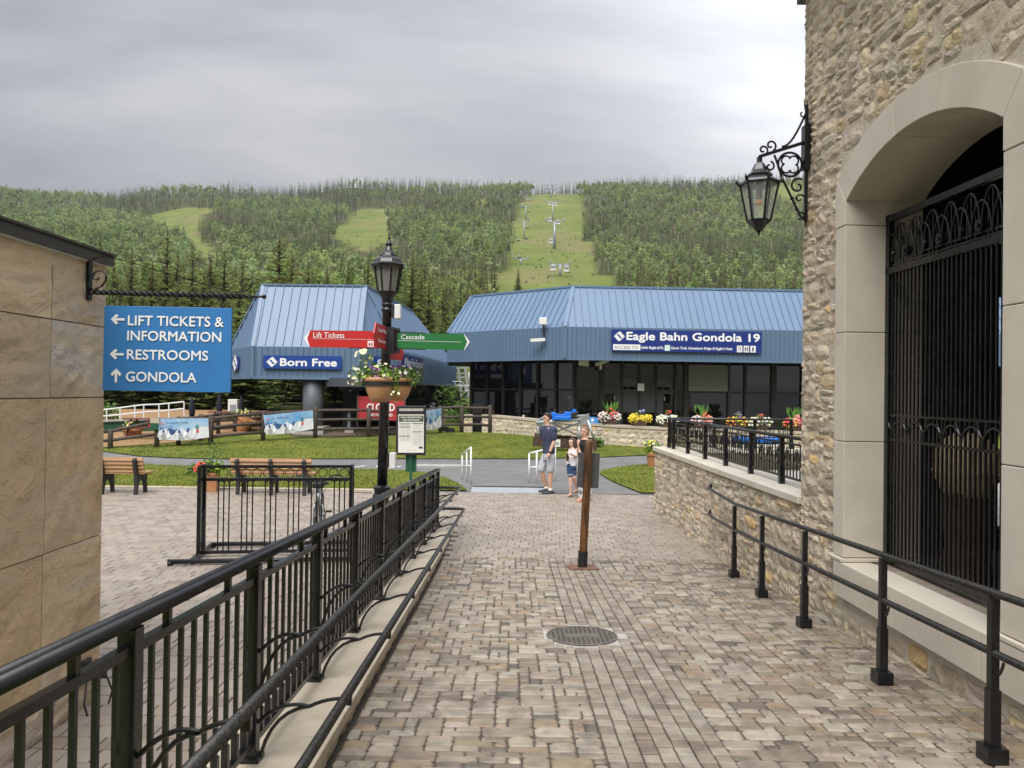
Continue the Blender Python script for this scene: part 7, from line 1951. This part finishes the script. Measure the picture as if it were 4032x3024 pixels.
# ------------------------------------------------------------------ access ramp plate with white handrails
a, b = G(1861, 1922, 0), G(2170, 1928, 0)
t = thing('ramp_plate', 'white metal ramp plate bridging the edge of the plaza', 'ramp plate', tuple(a))
mb = MB(); ya = min(a.y, PLAZA_END-.05)
mb.add([(a.x, ya, .004), (b.x, ya, .004), (b.x, ya+.62, .055), (a.x, ya+.62, .055), (a.x, ya, .0), (b.x, ya, .0), (b.x, ya+.62, .0), (a.x, ya+.62, .0)], ((0,1,2,3),(0,4,5,1),(1,5,6,2),(2,6,7,3),(3,7,4,0))); obj('plate', mb, 'galv', t)
mb = MB(); mb.beam((a.x, ya+.62, .05), (b.x, ya+.62, .05), .03, .05); obj('lip', mb, 'dark_metal', t)
def hrail(us, label):
    t = thing('access_rail', label, 'railing', tuple(G(us[0][0], us[0][2], 0)), 'white rails beside the ramp plate')
    P0 = [G(u, vb, 0) for u, vt, vb in us]; tops = [P(u, vt, q.y) for (u, vt, vb), q in zip(us, P0)]
    for q, tt in zip(P0, tops): mb = MB(); mb.tube([q, tt], .024, 8); obj('post', mb, 'white_metal', t, smooth=True)
    mb = MB(); mb.tube(tops, .024, 8); obj('top_bar', mb, 'white_metal', t, smooth=True)
    mb = MB(); mb.tube([q.lerp(tt, .52) for q, tt in zip(P0, tops)], .022, 8); obj('middle_bar', mb, 'white_metal', t, smooth=True)
r6z = lambda x, y: (1300+x/1.58, 1550+y/1.58)
hrail([(*r6z(876,335), r6z(0,568)[1]), (*r6z(850,355), r6z(0,553)[1]), (*r6z(822,378), r6z(0,540)[1])], 'white tubular rail on the left side of the ramp plate')
hrail([(*r6z(1238,372), r6z(0,556)[1]), (*r6z(1285,360), r6z(0,560)[1]), (*r6z(1400,335), r6z(0,545)[1])], 'white tubular rail on the right side of the ramp plate behind the walking man')
# painted bicycle mark on the asphalt
q = G(1463, 1832); t = thing('road_marking', 'white painted bicycle symbol on the asphalt path', 'road marking', tuple(q)); mb = MB()
for dx in (-.55, .55): mb.tube([(q.x+dx+.36*math.cos(a), q.y+.55*math.sin(a), .008) for a in np.linspace(0, 6.283, 21)[:-1]], .05, 4, closed=True, flat=.08)
obj('wheel_rings', mb, 'sign_white', t); mb = MB(); mb.tube([(q.x-.55,q.y,.008),(q.x-.1,q.y+.45,.008),(q.x+.35,q.y+.45,.008),(q.x+.55,q.y,.008)], .045, 4, flat=.08); mb.tube([(q.x-.1,q.y+.45,.008),(q.x,q.y,.008),(q.x+.35,q.y+.45,.008)], .045, 4, flat=.08); obj('frame_lines', mb, 'sign_white', t)
a, b = G(1640, 1838), G(1815, 1839); mb = MB(); mb.beam((a.x, a.y, .03), (b.x, b.y, .03), .5, .06); tag(obj('kerb_ramp', mb, 'concrete'), 'pale concrete kerb strip across the asphalt behind the notice board', 'kerb')
# drain grate slot on the plaza near the lamp
q = G(1420, 1941, 0); mb = MB(); mb.box((q.x, q.y, .004), (.5, .12, .012)); tag(obj('drain_grate', mb, 'rust'), 'small dark drain slot in the paving beside the lawn edge', 'drain')
# ------------------------------------------------------------------ people
mat('skin', (.56,.33,.235), .55, var=.08, scale=8); mat('skin_fair', (.62,.40,.31), .55, var=.06, scale=8)
mat('hair_dark', (.022,.014,.010), .6, var=.3, scale=30); mat('hair_brown', (.07,.040,.022), .6, var=.35, scale=30); mat('hair_light', (.20,.125,.07), .6, var=.35, scale=30)
mat('tee_navy', (.036,.045,.085), .9, var=.25, scale=9, bump=.012, bscale=14); mat('shorts_grey', (.40,.41,.44), .85, var=.08, scale=10, bump=.01, bscale=14)
mat('white_cloth', (.78,.77,.78), .85, var=.05, bump=.008, bscale=16); mat('black_cloth', (.010,.010,.011), .9, var=.2, bump=.006, bscale=16); mat('denim', (.035,.075,.15), .9, var=.25, scale=14, bump=.006)
mat('print_cloth', (.70,.70,.70), .85, var=.1, scale=9, stain=(.03,.03,.04), stain_scale=9, bump=.008, bscale=12); mat('shoe_dark', (.035,.04,.045), .7, var=.3, scale=20); mat('shoe_sole', (.55,.55,.52), .6); mat('leather', (.16,.075,.035), .6); mat('sock', (.8,.8,.8), .8); mat('coral_rubber', (.62,.14,.08), .6); mat('eye', (.02,.015,.012), .3); mat('lip', (.42,.16,.13), .5); mat('cola', (.05,.015,.01), .15)
def bake(mb, name, m, parent, vox=.010, smooth_it=4):
    me = mb.mesh(name); o = bpy.data.objects.new(name, me); COL.objects.link(o)
    md = o.modifiers.new('r', 'REMESH'); md.mode = 'VOXEL'; md.voxel_size = vox; md.use_smooth_shade = True
    sm = o.modifiers.new('s', 'SMOOTH'); sm.iterations = smooth_it; sm.factor = .5
    dg = bpy.context.evaluated_depsgraph_get(); dg.update(); ev_ = o.evaluated_get(dg)
    me2 = bpy.data.meshes.new_from_object(ev_); bpy.data.objects.remove(o)
    me2.name = name; me2.materials.clear(); me2.materials.append(MATS[m])
    me2.polygons.foreach_set('use_smooth', [True]*len(me2.polygons))
    o = bpy.data.objects.new(name, me2); COL.objects.link(o); setparent(o, parent); return o
def loft(mb, rings, r, f, n=16, k=0.0):
    """rings: (centre, half-width along r, half-depth along f)"""
    vs = []
    for c, a, b in rings:
        for j in range(n):
            an_ = 2*math.pi*j/n; vs.append(Vector(c) + r*(a*math.cos(an_)) + f*(b*math.sin(an_)))
    fs = [(i*n+j, i*n+(j+1) % n, (i+1)*n+(j+1) % n, (i+1)*n+j) for i in range(len(rings)-1) for j in range(n)]
    fs += [tuple(range(n-1, -1, -1)), tuple((len(rings)-1)*n+j for j in range(n))]
    mb.add(vs, fs)
def limb(mb, pts, rs, n=10):
    mb.tube(pts, rs, n)
    for p, r_ in zip(pts, rs): mb.ball(p, r_*.99, 10, 8)
def hand(mb, wrist, direction, palm_n, curl=.5, s=1.0, thumb_side=1):
    """palm and five bent fingers; palm_n points out of the palm"""
    d = Vector(direction).normalized(); pn = Vector(palm_n); pn = (pn-d*pn.dot(d)).normalized(); sd = d.cross(pn)*thumb_side
    w = Vector(wrist); c = w + d*.045*s
    mb.ball(c, .043*s, 10, 8, (1,1,1)); 
    for i, (o_, L) in enumerate(((.030,.072),(.010,.080),(-.010,.075),(-.028,.058))):
        b = w + d*.075*s + sd*o_*s; p1 = b + (d*math.cos(curl*.6)+pn*math.sin(curl*.6))*L*.45*s; p2 = p1 + (d*math.cos(curl*1.5)+pn*math.sin(curl*1.5))*L*.32*s; p3 = p2 + (d*math.cos(curl*2.2)+pn*math.sin(curl*2.2))*L*.25*s
        mb.tube([w+d*.03*s+sd*o_*s*.8, b, p1, p2, p3], [.012*s,.0105*s,.0095*s,.009*s,.007*s], 6)
    tb0 = w + d*.025*s + sd*.028*s; t1 = tb0 + (d*.6+sd*.7+pn*.2).normalized()*.035*s; t2 = t1 + (d*.9+sd*.2+pn*.3).normalized()*.032*s
    mb.tube([tb0, t1, t2], [.014*s,.011*s,.008*s], 6)
def head(mb, c, f, h, up=UPZ):
    """c: centre of the head, f: facing direction, h: head height"""
    f = Vector(f).normalized(); r = f.cross(up).normalized()
    def E(o_, rad, a, b, cc): # ellipsoid in (r, f, up)
        n, m_ = 14, 10; vs = []; fs = []
        for i in range(1, m_):
            th = math.pi*i/m_
            for j in range(n):
                an_ = 2*math.pi*j/n; vs.append(o_ + r*(a*math.sin(th)*math.cos(an_)) + f*(b*math.sin(th)*math.sin(an_)) + up*(cc*math.cos(th)))
        vs += [o_+up*cc, o_-up*cc]; t_ = len(vs)-2
        for i in range(m_-2):
            for j in range(n): fs.append((i*n+j, (i+1)*n+j, (i+1)*n+(j+1) % n, i*n+(j+1) % n))
        for j in range(n): fs += [(t_, j, (j+1) % n), (t_+1, (m_-2)*n+(j+1) % n, (m_-2)*n+j)]
        mb.add(vs, fs)
    E(c+up*h*.10-f*h*.03, 0, h*.335, h*.40, h*.395); E(c-up*h*.16+f*h*.06, 0, h*.27, h*.29, h*.335)
    E(c-up*h*.36+f*h*.20, 0, h*.12, h*.11, h*.10)
    mb.tube([c+up*h*.06+f*h*.34, c-up*h*.08+f*h*.43, c-up*h*.12+f*h*.40], [h*.04, h*.055, h*.06], 6)
    for s_ in (-1, 1): E(c+r*s_*h*.335-up*h*.04-f*h*.02, 0, h*.03, h*.075, h*.12)
    return r
def face(parent, c, f, h, up=UPZ):
    f = Vector(f).normalized(); r = f.cross(up).normalized()
    for s_ in (-1, 1):
        mb = MB(); mb.ball(c + r*s_*h*.135 + f*h*.335 + up*h*.035, h*.038, 8, 6); obj('eye', mb, 'eye', parent, smooth=True)
        mb = MB(); mb.tube([c + r*s_*h*.07 + f*h*.37 + up*h*.115, c + r*s_*h*.20 + f*h*.335 + up*h*.125], h*.020, 5); obj('eyebrow', mb, 'hair_dark', parent)
    mb = MB(); mb.tube([c - r*h*.10 + f*h*.335 - up*h*.23, c + f*h*.365 - up*h*.225, c + r*h*.10 + f*h*.335 - up*h*.23], h*.022, 5); obj('lips', mb, 'lip', parent)

# --- man in a navy T-shirt
def mk(Y): return lambda x, y, d=0.0: P(*r4(x, y), Y+d)
q = mk(16.95)
man = thing('person', 'person in a navy T-shirt and light grey shorts walking left past the ramp plate', 'person', tuple(Z(q(480,1150), 0)))
f = Vector((-.90,-.42,0)).normalized(); r = f.cross(UPZ)
fix = lambda p, z: Vector((p.x, p.y, z))
hipN, kneeN, ankN = q(520,735,-.08), q(513,905,-.10), q(512,1095,-.08)
hipF, kneeF, ankF = q(455,735,.09), q(402,895,.04), q(468,1068,.12)
ankN = fix(ankN, .10); ankF = fix(ankF, .13)
shN, elN, wrN = q(552,408,-.14), q(553,560,-.17), q(500,690,-.24); shF, elF, wrF = q(425,405,.15), q(440,560,.20), q(455,690,.10)
body = MB(); hc = q(474,270); HH = .235
limb(body, [hipN, kneeN, kneeN.lerp(ankN,.35), ankN], [.085,.060,.058,.040]); limb(body, [hipF, kneeF, kneeF.lerp(ankF,.35), ankF], [.085,.060,.058,.040])
limb(body, [shN, elN, wrN], [.058,.044,.031]); limb(body, [shF, elF, wrF], [.058,.044,.031])
hand(body, wrN, wrN-elN, f.cross(UPZ)*.5+f, .5, 1.05, 1); hand(body, wrF, wrF-elF, f, .5, 1.0, -1)
loft(body, [(q(490,735), .15,.10), (q(490,600), .14,.10), (q(486,450), .17,.115), (q(482,385), .15,.09), (q(478,350), .06,.06)], r, f)
limb(body, [q(482,385), q(476,340), hc-UPZ*.05], [.065,.058,.06]); head(body, hc, f+Vector((-.1,.10,.08)), HH)
bo = bake(body, 'body', 'skin', man, .0085, 3); face(man, hc, f+Vector((-.1,.10,.08)), HH)
sh = MB(); loft(sh, [(q(495,690), .185,.135), (q(494,640), .182,.13), (q(490,560), .175,.125), (q(487,470), .195,.135), (q(484,410), .185,.12), (q(482,375), .12,.095), (q(479,352), .078,.075)], r, f)
limb(sh, [q(500,420), shN, shN.lerp(elN,.38), shN.lerp(elN,.62)], [.10,.092,.088,.084]); limb(sh, [q(470,420), shF, shF.lerp(elF,.38), shF.lerp(elF,.62)], [.10,.092,.088,.084])
bake(sh, 'shirt', 'tee_navy', man, .012, 3)
so_ = MB(); loft(so_, [(q(490,770), .165,.125), (q(492,730), .170,.13), (q(494,685), .165,.12)], r, f)
limb(so_, [hipN, hipN.lerp(kneeN,.5), hipN.lerp(kneeN,.92)], [.108,.098,.092]); limb(so_, [hipF, hipF.lerp(kneeF,.5), hipF.lerp(kneeF,.92)], [.108,.098,.092]); bake(so_, 'shorts', 'shorts_grey', man, .012, 3)
hr_ = MB(); fr2 = (f+Vector((-.1,.10,.08))).normalized(); rr_ = fr2.cross(UPZ).normalized()
loft(hr_, [(hc-fr2*.045+UPZ*.0, .084,.075), (hc-fr2*.03+UPZ*.05, .088,.092), (hc-fr2*.018+UPZ*.09, .085,.098), (hc-fr2*.015+UPZ*.125, .06,.075), (hc-fr2*.01+UPZ*.138, .02,.03)], rr_, fr2); bake(hr_, 'hair', 'hair_dark', man, .009, 2)
for an_, tag_ in ((ankN, 0), (ankF, 1)):
    dn = UPZ if not tag_ else (UPZ*.97+f*.2).normalized()
    mb = MB(); z0 = .045 if not tag_ else .06; c = fix(an_, z0)
    loft(mb, [(c-f*.10, .035,.035), (c-f*.06, .046,.06), (c+f*.04, .05,.055), (c+f*.14, .052,.038), (c+f*.20, .03,.02)], r, UPZ); loft(mb, [(c+UPZ*.0, .045,.07), (c+UPZ*.05-f*.02, .042,.06)], r, f); bake(mb, 'shoe', 'shoe_dark', man, .009, 2)
    mb = MB(); mb.box(fix(c+f*.045, z0-.036), (.095, .285, .022), M3=Matrix((r, f, UPZ)).transposed()); obj('sole', mb, 'shoe_sole', man, bevel=.01)
    mb = MB(); mb.tube([fix(an_, z0+.055), fix(an_.lerp(kneeN if not tag_ else kneeF, .06), z0+.105)], .048, 10); obj('sock', mb, 'sock', man, smooth=True)
w0 = wrN.lerp(elN, .10); dn = (elN-wrN).normalized(); mb = MB(); mb.tube([w0-dn*.014, w0+dn*.014], .037, 10); mb.box(w0+Vector((-.01,-.034,0)), (.036,.014,.036)); obj('watch', mb, 'rubber', man)

# --- girl in a white top
q = mk(16.7)
girl = thing('person', 'child in a white tank top and denim shorts holding a bottle beside the signpost', 'person', tuple(Z(q(760,1180), 0)))
f = Vector((-.62,-.78,0)).normalized(); r = f.cross(UPZ); HH = .205; hc = q(772,565)
hipN, kneeN, ankN = q(750,845,-.03), q(757,1000,-.06), fix(q(762,1150,-.04), .06); hipF, kneeF, ankF = q(790,845,.03), q(800,985,-.05), fix(q(838,1085,.10), .14)
body = MB(); limb(body, [hipN, kneeN, kneeN.lerp(ankN,.4), ankN], [.062,.044,.043,.028]); limb(body, [hipF, kneeF, kneeF.lerp(ankF,.4), ankF], [.062,.044,.043,.028])
for a_ in (ankN, ankF): limb(body, [a_, a_+f*.10-UPZ*.035, a_+f*.15-UPZ*.04], [.030,.026,.02])
shN, elN, wrN = q(822,645,-.02), q(828,735,-.08), q(772,705,-.20); shF, elF, wrF = q(752,645,.04), q(738,725,.0), q(722,755,-.14)
limb(body, [shN, elN, wrN], [.040,.031,.022]); limb(body, [shF, elF, wrF], [.040,.031,.022]); hand(body, wrN, q(712,670,-.22)-wrN, Vector((0,.5,-1)), .3, .8, -1); hand(body, wrF, q(708,772,-.18)-wrF, Vector((.6,-.3,0)), 1.1, .75, 1)
loft(body, [(q(768,840), .105,.075), (q(775,760), .095,.07), (q(785,680), .115,.08), (q(787,640), .105,.065), (q(783,620), .045,.045)], r, f); limb(body, [q(785,640), q(779,610), hc-UPZ*.04], [.045,.040,.045]); head(body, hc, f, HH); bake(body, 'body', 'skin_fair', girl, .008, 3); face(girl, hc, f, HH)
mb = MB(); loft(mb, [(q(765,840), .125,.098), (q(770,780), .115,.09), (q(782,700), .125,.09), (q(786,660), .112,.082), (q(787,635), .085,.055)], r, f); bake(mb, 'tank_top', 'white_cloth', girl, .010, 2)
mb = MB(); loft(mb, [(q(768,875), .12,.09), (q(767,830), .115,.088)], r, f); limb(mb, [hipN, hipN.lerp(kneeN,.68)], [.078,.070]); limb(mb, [hipF, hipF.lerp(kneeF,.68)], [.078,.070]); bake(mb, 'denim_shorts', 'denim', girl, .010, 2)
mb = MB(); mb.tube([hipN.lerp(kneeN,.66), hipN.lerp(kneeN,.74)], .074, 12); obj('cuff', mb, 'shorts_grey', girl, smooth=True)
mb = MB(); loft(mb, [(q(795,640,.06), .09,.03), (hc-f*.055-UPZ*.08, .10,.05), (hc-f*.045, .092,.07), (hc-f*.03+UPZ*.06, .085,.085), (hc-f*.02+UPZ*.10, .065,.07), (hc-f*.02+UPZ*.115, .02,.03)], r, f)
for s_ in (-1, 1): mb.tube([hc+r*s_*.070+UPZ*.05+f*.02, hc+r*s_*.088-UPZ*.03+f*.01, hc+r*s_*.085-UPZ*.13-f*.01], [.03,.03,.022], 8)
bake(mb, 'hair', 'hair_brown', girl, .009, 2)
for a_ in (ankN, ankF): mb = MB(); mb.box(fix(a_+f*.055, a_.z-.05), (.072,.21,.014), M3=Matrix((r,f,UPZ)).transposed()); mb.tube([a_-r*.03+UPZ*.0, a_+f*.03+UPZ*.01, a_+r*.03], .008, 5); mb.tube([a_-r*.035+f*.09-UPZ*.035, a_+f*.10-UPZ*.008, a_+r*.035+f*.09-UPZ*.035], .007, 5); obj('sandal', mb, 'leather', girl)
mb = MB(); w0 = wrN.lerp(elN,.12); mb.tube([w0, wrN.lerp(elN,.2)], .026, 10); obj('wristband', mb, 'patch_mint', girl); girl.children[-1].data.materials[0] = MATS['petal']
mat('yellow_band', (.75,.45,.04), .5); girl.children[-1].data.materials[0] = MATS['yellow_band']
c = q(722,735,-.22); t = thing('drink_bottle', 'small dark drink bottle held in the hand of the child', 'bottle', tuple(c-UPZ*.08)); mb = MB(); mb.lathe([(.028,-.08),(.030,.02),(.012,.07),(.012,.10)], c, 12); obj('glass', mb, 'cola', t, smooth=True)

# --- woman in a black top behind the signpost
q = mk(16.05)
wom = thing('person', 'person with tied-back hair in a black top and patterned trousers behind the wooden signpost', 'person', tuple(Z(q(920,1240), 0)))
f = Vector((-.60,-.80,0)).normalized(); r = f.cross(UPZ); HH = .225; hc = q(926,432)
hipN, kneeN, ankN = q(900,775,-.05), q(898,1000,-.08), fix(q(898,1215,-.05), .07); hipF, kneeF, ankF = q(955,775,.06), q(955,990,.04), fix(q(975,1190,.12), .09)
body = MB(); limb(body, [hipN, kneeN, ankN], [.085,.055,.035]); limb(body, [hipF, kneeF, ankF], [.085,.055,.035])
for a_ in (ankN, ankF): limb(body, [a_, a_+f*.12-UPZ*.04, a_+f*.18-UPZ*.05], [.034,.030,.022])
shN, elN, wrN = q(1000,548,.02), q(1015,680,-.02), q(1000,790,-.10); shF, elF, wrF = q(858,548,-.02), q(866,660,-.05), q(880,740,-.16)
limb(body, [shN, elN, wrN], [.046,.036,.026]); limb(body, [shF, elF, wrF], [.046,.036,.026]); hand(body, wrN, Vector((-.2,-.2,-1)), f, .5, .9, 1); hand(body, wrF, Vector((.1,-.2,-1)), f, .5, .9, -1)
loft(body, [(q(925,775), .16,.11), (q(922,680), .125,.09), (q(925,580), .145,.11), (q(928,530), .135,.085), (q(930,505), .05,.05)], r, f); limb(body, [q(929,530), q(929,490), hc-UPZ*.05], [.055,.048,.05]); head(body, hc, f, HH); bake(body, 'body', 'skin', wom, .0085, 3); face(wom, hc, f, HH)
mb = MB(); loft(mb, [(q(922,735), .158,.118), (q(922,680), .138,.105), (q(922,590), .172,.145), (q(926,550), .165,.12), (q(929,522), .13,.095)], r, f); bake(mb, 'top', 'black_cloth', wom, .011, 2)
mb = MB(); loft(mb, [(q(925,800), .175,.13), (q(922,735), .15,.115)], r, f); limb(mb, [hipN, kneeN, ankN.lerp(kneeN,.10)], [.115,.105,.085]); limb(mb, [hipF, kneeF, ankF.lerp(kneeF,.10)], [.115,.105,.085]); bake(mb, 'trousers', 'print_cloth', wom, .012, 3)
mb = MB(); loft(mb, [(hc-f*.06-UPZ*.07, .06,.035), (hc-f*.045, .086,.075), (hc-f*.03+UPZ*.06, .088,.095), (hc-f*.022+UPZ*.10, .07,.08), (hc-f*.02+UPZ*.12, .02,.03)], r, f); mb.ball(hc-f*.03+UPZ*.145+r*.0, .045, 10, 8); bake(mb, 'hair', 'hair_light', wom, .009, 2)
for a_ in (ankN, ankF): mb = MB(); mb.box(fix(a_+f*.06, .012), (.085,.25,.018), M3=Matrix((r,f,UPZ)).transposed()); mb.tube([fix(a_-r*.04+f*.08,.03), fix(a_+f*.13,.055), fix(a_+r*.04+f*.08,.03)], .008, 5); obj('sandal', mb, 'coral_rubber', wom)
# ------------------------------------------------------------------ lift towers, cabins and chairs on the mountain
zt = lambda x, y: (2050+x/3.13, 600+y/3.13)
def tower(base_uv, Y, top_uv, arm, label, group, name='gondola_tower', rad=.55, cab=()):
    b = P(*base_uv, Y); b.z = min(b.z, H(b.x, b.y)+.5); g = Vector((b.x, Y, H(b.x, Y))); top = P(*top_uv, Y)
    t = thing(name, label, 'lift tower', tuple(g), group)
    mb = MB(); n = 4
    mb.tube([Vector((top.x, Y, g.z-1)), Vector((top.x, Y, g.z+(top.z-g.z)*.5)), top], [rad*1.2, rad, rad*.85], 10); obj('mast', mb, 'steel_grey', t, smooth=True)
    mb = MB(); mb.beam(top+Vector((-arm,0,0)), top+Vector((arm,0,0)), .5, .7); obj('cross_arm', mb, 'steel_grey', t)
    for s_ in (-1, 1):
        c = top+Vector((s_*arm,0,.8)); mb = MB(); mb.beam(c-Vector((0,2.6,.3)), c+Vector((0,2.6,.3)), .5, .6); mb.beam(top+Vector((s_*arm,0,0)), c, .3, .3); obj('sheave_train', mb, 'galv', t)
        mb = MB(); mb.tube([c+Vector((-.6,0,.3)), c+Vector((-.6,0,1.5)), c+Vector((.6,0,1.5)), c+Vector((.6,0,.3))], .09, 5); obj('catwalk_rail', mb, 'galv', t)
    return top
GT = 'gondola towers'; CT = 'chairlift towers'
tops = []
tops.append(tower(zt(487,1640), 330, zt(487,1385), 4.6, 'nearest gondola tower rising just behind the gondola roof', GT))
tops.append(tower(zt(410,1440), 430, zt(420,855), 5.2, 'tall gondola tower, second from the station', GT, rad=.8))
tops.append(tower(zt(397,800), 560, zt(397,615), 5.4, 'gondola tower, third from the station', GT))
tops.append(tower(zt(378,610), 680, zt(378,455), 5.6, 'gondola tower, fourth from the station', GT))
tops.append(tower(zt(365,520), 780, zt(365,405), 5.8, 'gondola tower, topmost on the run', GT))
for k, (x, yb, yt, Y, lab) in enumerate(((5,1540,1310,360,'nearest chairlift tower on the left of the run'), (45,1000,855,500,'chairlift tower, second up the run'), (63,795,665,580,'chairlift tower, third up the run'), (90,680,570,650,'chairlift tower, fourth up the run'), (108,580,470,730,'chairlift tower, fifth up the run'), (125,500,420,800,'chairlift tower, sixth up the run'), (180,430,365,900,'chairlift tower on the skyline'))):
    tower(zt(x, yb), Y, zt(x, yt), 3.6, lab, CT, 'chairlift_tower', .45)
def cabin(uv, Y, label, s=1.0):
    c = P(*uv, Y); t = thing('gondola_cabin', label, 'gondola cabin', tuple(c-UPZ*1.1*s), 'gondola cabins', local=True); t.location = c
    def pr(name, mb, m): o = obj(name, mb, m, None, bevel=.08 if name == 'shell' else 0); o.parent = t
    mb = MB(); mb.box((0,0,-.75*s), (1.9*s,1.9*s,.75*s), taper=1.06); mb.box((0,0,1.0*s), (1.7*s,1.7*s,.25*s), taper=.8); pr('shell', mb, 'white_metal')
    mb = MB(); mb.box((0,0,.25*s), (1.88*s,1.88*s,1.28*s), taper=.92); pr('window_band', mb, 'smoke_glass')
    mb = MB(); mb.tube([(0,0,1.1*s),(0,0,2.2*s),(.3*s,0,2.8*s)], .09*s, 6); pr('hanger', mb, 'galv')
    for x in (-.95, .95): mb = MB(); mb.box((x*s,0,.2*s), (.08*s,1.92*s,1.4*s)); pr('door_post', mb, 'white_metal')
for uv, Y, lab in (((398,1425),328,'gondola cabin left of the nearest tower'), ((562,1440),328,'gondola cabin right of the nearest tower'), ((372,1098),400,'gondola cabin hanging alone left of the tall tower'), ((362,832),440,'gondola cabin left of the tall tower arm'), ((458,865),430,'gondola cabin right of the tall tower arm'), ((355,632),560,'gondola cabin left of the third tower'), ((432,645),560,'gondola cabin right of the third tower'), ((417,497),680,'gondola cabin right of the fourth tower'), ((405,1478),350,'lower gondola cabin behind the nearest tower')):
    cabin(zt(*uv), Y, lab, 1.15)
def fchair(uv, Y, label):
    c = P(*zt(*uv), Y); t = thing('lift_chair', label, 'lift chair', tuple(c), 'chairs of the mountain chairlift', local=True)
    def pr(name, mb, m): o = obj(name, mb, m, None); o.parent = t
    mb = MB(); mb.box((0,0,0), (2.4,.6,.18)); pr('seat', mb, 'dark_metal'); mb = MB(); mb.box((0,.3,.5), (2.2,.1,.4)); pr('backrest', mb, 'dark_metal'); mb = MB(); mb.tube([(-1.2,0,0),(-1.1,.1,1.3),(1.1,.1,1.3),(1.2,0,0)], .08, 5); mb.tube([(0,.1,1.3),(0,.1,2.6)], .08, 5); pr('frame', mb, 'galv')
for uv, Y, lab in (((65,1185),430,'small mountain lift chair level with the lone gondola cabin'), ((68,1068),450,'small mountain lift chair above the lone cabin row'), ((82,940),500,'small mountain lift chair right of the second chairlift tower'), ((88,835),540,'small mountain lift chair just above the second chairlift tower'), ((95,738),580,'small mountain lift chair right of the third chairlift tower'), ((38,1445),370,'small mountain lift chair right of the nearest chairlift tower'), ((-15,1305),360,'small mountain lift chair left of the nearest chairlift tower'), ((-25,1095),440,'small mountain lift chair at the wooded edge of the run'), ((35,685),585,'small mountain lift chair left of the third chairlift tower')):
    fchair(uv, Y, lab)
for s_, lab in ((-1, 'left haul cable of the gondola running up the mountain'), (1, 'right haul cable of the gondola running up the mountain')):
    arms = [4.6, 5.2, 5.4, 5.6, 5.8]; pts = [Vector((8.5+s_*2.0, 44, 6.2))] + [t_+Vector((s_*a_, 0, 1.0)) for t_, a_ in zip(tops, arms)]
    full = []
    for a_, b_ in zip(pts[:-1], pts[1:]):
        for k in range(8): t_ = k/8; full.append(a_.lerp(b_, t_) - UPZ*(4*t_*(1-t_)*(b_-a_).length*.018))
    full.append(pts[-1]); mb = MB(); mb.tube(full, .035, 4); tag(obj('haul_cable', mb, 'steel_grey'), lab, 'cable', 'gondola haul cables')
# small hut on the far right slope
c = G(2880, 742); t = thing('mountain_hut', 'tiny blue-roofed hut high on the wooded slope', 'hut', tuple(c)); mb = MB(); mb.box(c+UPZ*2, (9, 6, 4)); obj('wall', mb, 'steel_grey', t); mb = MB(); mb.prism([(-5.5,0),(5.5,0),(2,3),(-2,3)], c+UPZ*4.02-Vector((0,3.5,0)), (1,0,0), (0,0,1), -7.0); obj('roof', mb, 'roof_blue', t)

# ------------------------------------------------------------------ air
hm = bpy.data.materials.new('haze_air'); hm.use_nodes = True; hn = hm.node_tree.nodes; hn.clear()
ho = hn.new('ShaderNodeOutputMaterial'); hv = hn.new('ShaderNodeVolumePrincipled'); hv.inputs['Density'].default_value = .00014; hv.inputs['Color'].default_value = (.86,.90,.96,1); hv.inputs['Anisotropy'].default_value = .2
hm.node_tree.links.new(hv.outputs[0], ho.inputs['Volume']); MATS['haze_air'] = hm
mb = MB(); mb.box((0, 1230, 170), (5400, 2600, 344)); hz_ = obj('haze', mb, 'haze_air'); tag(hz_, 'thin pale mountain haze over the valley', 'haze', kind='stuff')
